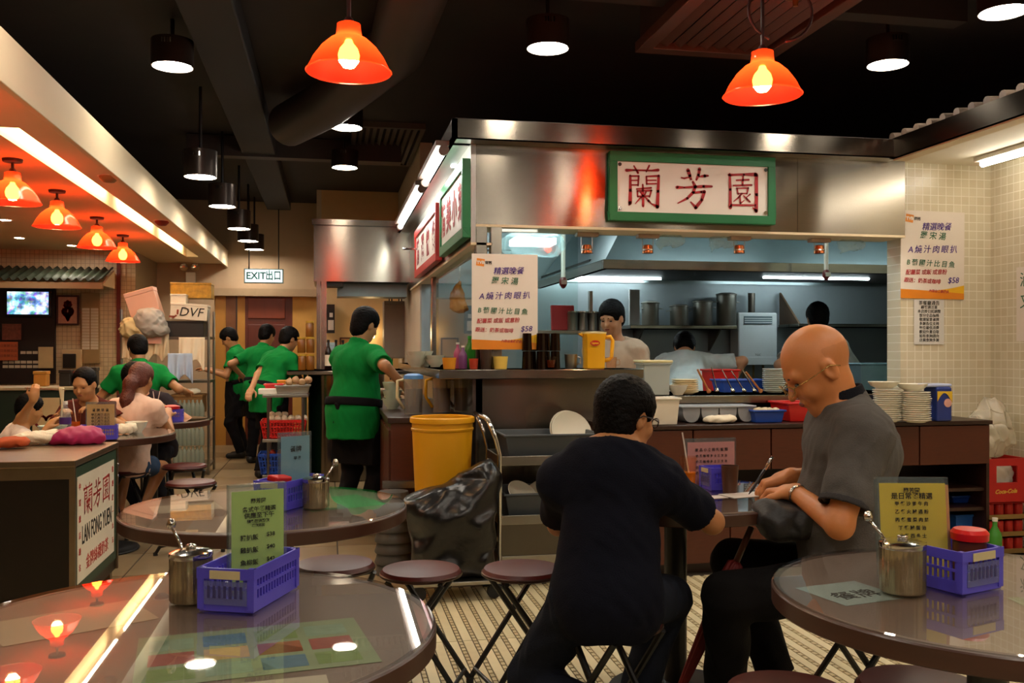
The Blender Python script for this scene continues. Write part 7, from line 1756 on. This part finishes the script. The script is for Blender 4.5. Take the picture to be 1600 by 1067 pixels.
# ---- the two men at the table
n1 = (0.83, 2.72, 0.535)
navy, I = person('seated person in a navy shirt and glasses, back to the camera, elbow on the table', n1, 24, lean=15, syaw=4, hyaw=40, hpitch=12, S=1.63, bulk=0.96, res=0.0065, seated=True,
    hands=((0.98, 3.10, 0.80), (1.12, 3.02, 0.83)), elbows=((-0.8, -0.1, -0.4), (0.6, -0.6, -0.55)), feet=((0.78, 2.62, 0.20), (0.98, 2.95, 0.085)), knees=((-0.3, 0.9, 0.2), (0.7, 0.8, 0.2)), skin='#b27a4e', top='#0a0c18', topname='navy_shirt', bottom='#171b26', botname='dark_jeans', sleeve=0.72, hem=-0.13, collar='#0f1220', curls=(0.6, 0.7), hair='short', hairlen=0.012, shoes='#2a1a14', topfold=0.005, torso=0.41, headup=-0.022, neckfwd=0.15)
spectacles(navy, I, mat('glasses_black', '#1a1410', 0.3))
n2 = (1.73, 2.83, 0.545)
bald, I = person('seated bald person in a grey polo shirt writing at the table', n2, -72, lean=4, syaw=-4, hyaw=-6, hpitch=35, S=1.80, bulk=1.10, res=0.0065, seated=True,
    hands=((1.53, 2.86, 0.805), (1.64, 3.10, 0.825)), elbows=((-0.1, -0.8, -0.45), (0.7, 0.5, -0.5)), hand_dir=(np.array((-0.05,0.17,-0.015)), np.array((-0.15,0.06,-0.05))), feet=((1.32, 2.96, 0.085), (1.63, 3.20, 0.085)), knees=((-0.8, -0.1, 0.5), (-0.5, 0.5, 0.6)), skin='#c97f48', top='#57534f', topname='grey_polo', bottom='#0c0a0b', botname='black_slacks', sleeve=0.80, hem=-0.16, collar='#16161c', cuff='#3a3737', curls=([0.9,0.9,0.9,0.9], [0.8,0.9,1.0,1.0]), hair='bald', belly=0.02, neckfwd=0.0, hs=1.13, shoes='#2a1c14', topfold=0.006, torso=0.50, headup=-0.04)
spectacles(bald, I, mat('glasses_gold', '#b89a5a', 0.25, 0.9), 0.0016)
O = Vector(I['org'])
z_ = Soft(0.006)
z_.ell(I['H'](0, -0.0125, 0.0325), np.array((0.0772, 0.0972, 0.0885))*I['kh'], I['Rh'], k=0.01).cut(I['H'](0, 0, 0.062), I['hu']-0.3*I['hf']).cut(I['H'](0, -0.005, 0), I['hf']*1.0+0.2*I['hu'])
STB = clear('stubble', '#ffffff', 0.9, 1.02, body=0.10, bodycol='#2c211b', gain=1.0)
z_.build('stubble', STB, bald, None, I['org'])
# wrist watch
w0 = I['wr'][0]; d0 = U(I['wr'][0]-I['el'][0]); c0 = w0-d0*0.015
wt = Soft(0.0035); wt.cap(c0-d0*0.009, c0+d0*0.009, 0.0335*I['k'], 0.0325*I['k'], k=0.003, flat=True).cap(c0-d0*0.03, c0+d0*0.03, 0.0295*I['k'], 0.0285*I['k'], k=0.003, sub=True, flat=True)
o = wt.build('wrist_watch', mat('watch_steel', '#b8b4aa', 0.2, 1.0), None, None, tuple(c0)); o.location = tuple(c0); tag(o, 'silver metal wrist watch on the bald person\'s wrist', 'watch')
t = thing('ballpoint_pen', 'silver and black pen in the writing hand of the bald person', 'pen', (1.495, 3.145, 0.758))
MB().tube([(0,0,0),(0.012,0.0,0.014),(0.075,-0.01,0.115)], [0.0012,0.0048,0.0052], 10).build('barrel', mat('pen_black', '#1c1a1c', 0.3), t, smooth=True)
MB().tube([(0.060,-0.0075,0.090),(0.088,-0.012,0.137)], 0.0058, 10).build('cap', CHROME, t, smooth=True)
# bag and folded umbrella on his lap
a = np.array(I['kn'][0])*0.45+np.array(I['P'])*0.55
o = Soft(0.008).box((0,0,0.0), (0.13,0.10,0.055), rad=0.05).ell((-0.08,0,0.03),(0.06,0.07,0.05),k=0.04).build('shoulder_bag', mat('bag_charcoal', '#1b191a', 0.55, var=0.3, bump=0.4, bscale=30), noise=ripple(0.008,0.07,51))
o.location = (1.53, 2.86, 0.715); o.rotation_euler = (0.1, -0.1, -0.3); tag(o, 'dark slumped bag on the lap of the bald person', 'bag')
t = thing('folded_umbrella', 'red folded umbrella leaning against the bald person\'s knee', 'umbrella', (1.16, 3.05, 0.03))
ax = Vector((1.45, 2.98, 0.72))-Vector((1.16, 3.05, 0.03)); um = mat('umbrella_red', '#6d120e', 0.6, var=0.3, scale=20)
b = MB()
for i in range(8):
    f0 = i/8
b.lathe([(0.004,0.0),(0.010,0.02),(0.020,0.25),(0.030,0.50),(0.024,0.56),(0.010,0.57)], n=32, wave=lambda a: 1+0.22*math.sin(8*a)).xf(ax.to_track_quat('Z','Y').to_matrix().to_4x4()).build('folded_canopy', um, t, smooth=True)
MB().tube([ax.normalized()*0.56, ax.normalized()*0.70], 0.011, 10).build('handle', mat('umbrella_handle', '#5a3018', 0.4), t, smooth=True)
MB().tube([ax.normalized()*-0.02, ax.normalized()*0.02], 0.004, 8).build('tip', CHROME, t)

# ---- waiters in green
G = dict(top='#0c7834', topname='green_polo', apron=True, collar='#0c7834', skin='#b07c54', res=0.009)
person('waiter in green polo and black apron reaching over the side counter', (0.16, 6.62, 0.82), 38, lean=7, syaw=10, hyaw=18, hpitch=22, S=1.60, bulk=1.14, hands=((0.42, 6.72, 0.98), (0.52, 6.36, 1.02)), elbows=((-0.4, -0.2, -0.8), (0.5, -0.9, -0.5)), sleeve=0.85, belly=0.02, hairlen=0.02, hem=-0.16, **G)
person('green waiter bent over the basket cart with back to the camera', (-0.62, 9.55, 0.82), 48, lean=24, hyaw=10, hpitch=20, S=1.56, bulk=1.05, hands=((-0.84, 9.20, 0.74), (-0.2, 9.75, 1.0)), sleeve=0.7, hem=-0.16, **G)
person('green waiter half hidden behind the one at the cart', (-0.80, 10.9, 0.84), 30, lean=12, hyaw=10, hpitch=20, S=1.56, hands=((-1.0, 11.1, 1.0), (-0.5, 11.2, 1.0)), sleeve=0.7, hem=-0.14, **{**G, 'res': 0.011})
person('green waiter facing left with head bowed before the wooden doors', (-1.02, 11.55, 0.82), -80, lean=10, hyaw=-4, hpitch=34, S=1.56, hands=((-1.40, 11.40, 1.05), (-1.38, 11.62, 1.05)), elbows=((0.6, -0.4, -0.7), (0.6, 0.4, -0.7)), sleeve=0.65, hem=-0.14, **G)
person('green waiter with back turned between the women and the rack', (-1.62, 8.55, 0.68), -12, lean=10, hyaw=-16, hpitch=22, S=1.55, bulk=1.12, hands=((-1.85, 8.8, 0.95), (-1.28, 8.75, 0.92)), elbows=((-0.6, -0.4, -0.6), (0.8, -0.3, -0.6)), sleeve=0.7, hem=-0.14, **G)
# ---- cooks
K = dict(apron=False, hair='short', res=0.010, skin='#c08f6c', bottom='#8f8f8c', botname='cook_trousers', face=True)
p = atd(968, 560, 6.95)
person('young cook in a pale top looking down beside the yellow jug', (p.x-0.03, p.y, 0.83), 205, lean=4, hyaw=18, hpitch=18, S=1.70, hands=((p.x-0.02, p.y-0.32, 1.0), (p.x-0.22, p.y-0.30, 1.0)), sleeve=0.55, top='#c2aa92', topname='cook_top_warm', hem=-0.1, topfold=0.007, **K)
p = atd(1058, 600, 7.35)
person('cook in a white shirt bending over the bench with head down', (p.x-0.02, p.y-0.25, 0.90), 20, lean=52, hyaw=0, hpitch=55, S=1.68, bulk=1.08, hands=((p.x-0.12, p.y+0.35, 0.95), (p.x+0.42, p.y-0.02, 0.98)), elbows=((-0.5,0,-0.6),(0.9,-0.3,-0.2)), sleeve=0.8, top='#b9c4c4', topname='cook_shirt_white', hem=-0.08, topfold=0.009, **K)
p = atd(1288, 560, 7.6)
person('cook in a pale shirt with back turned behind the bald person', (p.x-0.03, p.y, 0.86), 8, lean=4, hyaw=6, hpitch=10, S=1.68, hands=((p.x-0.30, p.y-0.05, 0.95), (p.x+0.25, p.y+0.25, 0.95)), elbows=((-0.9,-0.3,-0.3),(0.9,-0.3,-0.3)), sleeve=0.75, top='#a8b4b6', topname='cook_shirt_grey', hem=-0.1, topfold=0.007, **K)
# ---- women and child at the table behind the cabinet
D = dict(seated=True, res=0.009)
p = atd(12, 690, 5.75)
child_, I = person('child in a white shirt lifting noodles with chopsticks at the left edge', (p.x-0.02, p.y, 0.43), 62, lean=14, hyaw=0, hpitch=14, S=1.22, hands=(atd(64, 603, 5.62), atd(72, 672, 5.65)), elbows=((-0.7,-0.2,-0.5),(0.2,-0.8,-0.6)), feet=((p.x+0.1,p.y+0.2,0.15),(p.x+0.2,p.y+0.1,0.15)), sleeve=0.45, hem=-0.1, skin='#b9814e', top='#d9c8bb', topname='child_shirt', hair='short', hairm=HAIR, bottom='#3a3a44', botname='child_trousers', curls=(1.0,0.5), hand_dir=(np.array((0.15,0,1.0)), None), hand_n=(np.array((0.0,-1,0.0)), None), **D)
h_ = np.array(I['wr'][0])+np.array((0.01,0,0.065))
t = thing('chopsticks', 'pair of chopsticks raised by the child', 'chopsticks', tuple(h_))
for s in (0.0, 0.008): MB().tube([(-0.06, s, 0.008), (0.17, s, -0.004-s)], [0.0035, 0.002], 6).build('stick', mat('chopstick', '#8a5a3a', 0.5), t)
b = Soft(0.0035)
for i in range(3): b.cap((0.14+0.009*i,0.003*i,0.004),(0.146+0.005*i,0.004,-0.06-0.03*i),0.007,0.0045,k=0.004)
b.cap((0.15,0,-0.06),(0.152,0,-0.26),0.0045,0.0035,k=0.004)
o = b.build('noodles', mat('noodle', '#d8c39a', 0.5)); o.location = tuple(h_); tag(o, 'pale noodles hanging from the raised chopsticks', 'noodles')
p = atd(152, 690, 6.60)
person('dark haired person facing the camera across the table behind the orange menu', (p.x, p.y+0.06, 0.50), 186, lean=24, hyaw=8, hpitch=20, S=1.48, hands=((p.x+0.10,p.y-0.40,0.86),(p.x-0.14,p.y-0.40,0.84)), feet=((p.x+0.1,p.y-0.25,0.085),(p.x-0.1,p.y-0.25,0.085)), sleeve=0.6, skin='#bb8557', top='#5a2a22', topname='maroon_top', hair='bun', bottom='#22222a', botname='dark_trousers', curls=(0.8,0.8), **D)
p = atd(198, 690, 6.45)
person('pony tailed person in a pale pink top and denim shorts at the table', (p.x, p.y, 0.50), 24, lean=14, hyaw=-4, hpitch=14, S=1.46, hands=((p.x-0.1,p.y+0.30,0.80),(p.x+0.22,p.y+0.32,0.80)), feet=((p.x-0.12,p.y+0.3,0.085),(p.x+0.07,p.y+0.12,0.15)), knees=((0,1,0.2),(0.35,1.0,0.1)), sleeve=0.5, skin='#b07a50', top='#dcb7a2', topname='pink_top', hair='tail', hairm=BROWNHAIR, shorts='#33445c', hem=-0.1, shoes='#6a4a38', **D)
p = atd(240, 690, 7.45)
person('dark haired person bowed over an iced tea at the small table', (p.x, p.y+0.12, 0.50), 200, lean=26, hyaw=0, hpitch=38, S=1.58, hands=((p.x+0.10,p.y-0.22,0.84),(p.x-0.12,p.y-0.22,0.84)), feet=((p.x+0.1,p.y-0.1,0.085),(p.x-0.1,p.y-0.1,0.085)), sleeve=0.6, skin='#b07a50', top='#2a2226', topname='dark_top', hair='short', bottom='#22222a', botname='dark_trousers', **D)
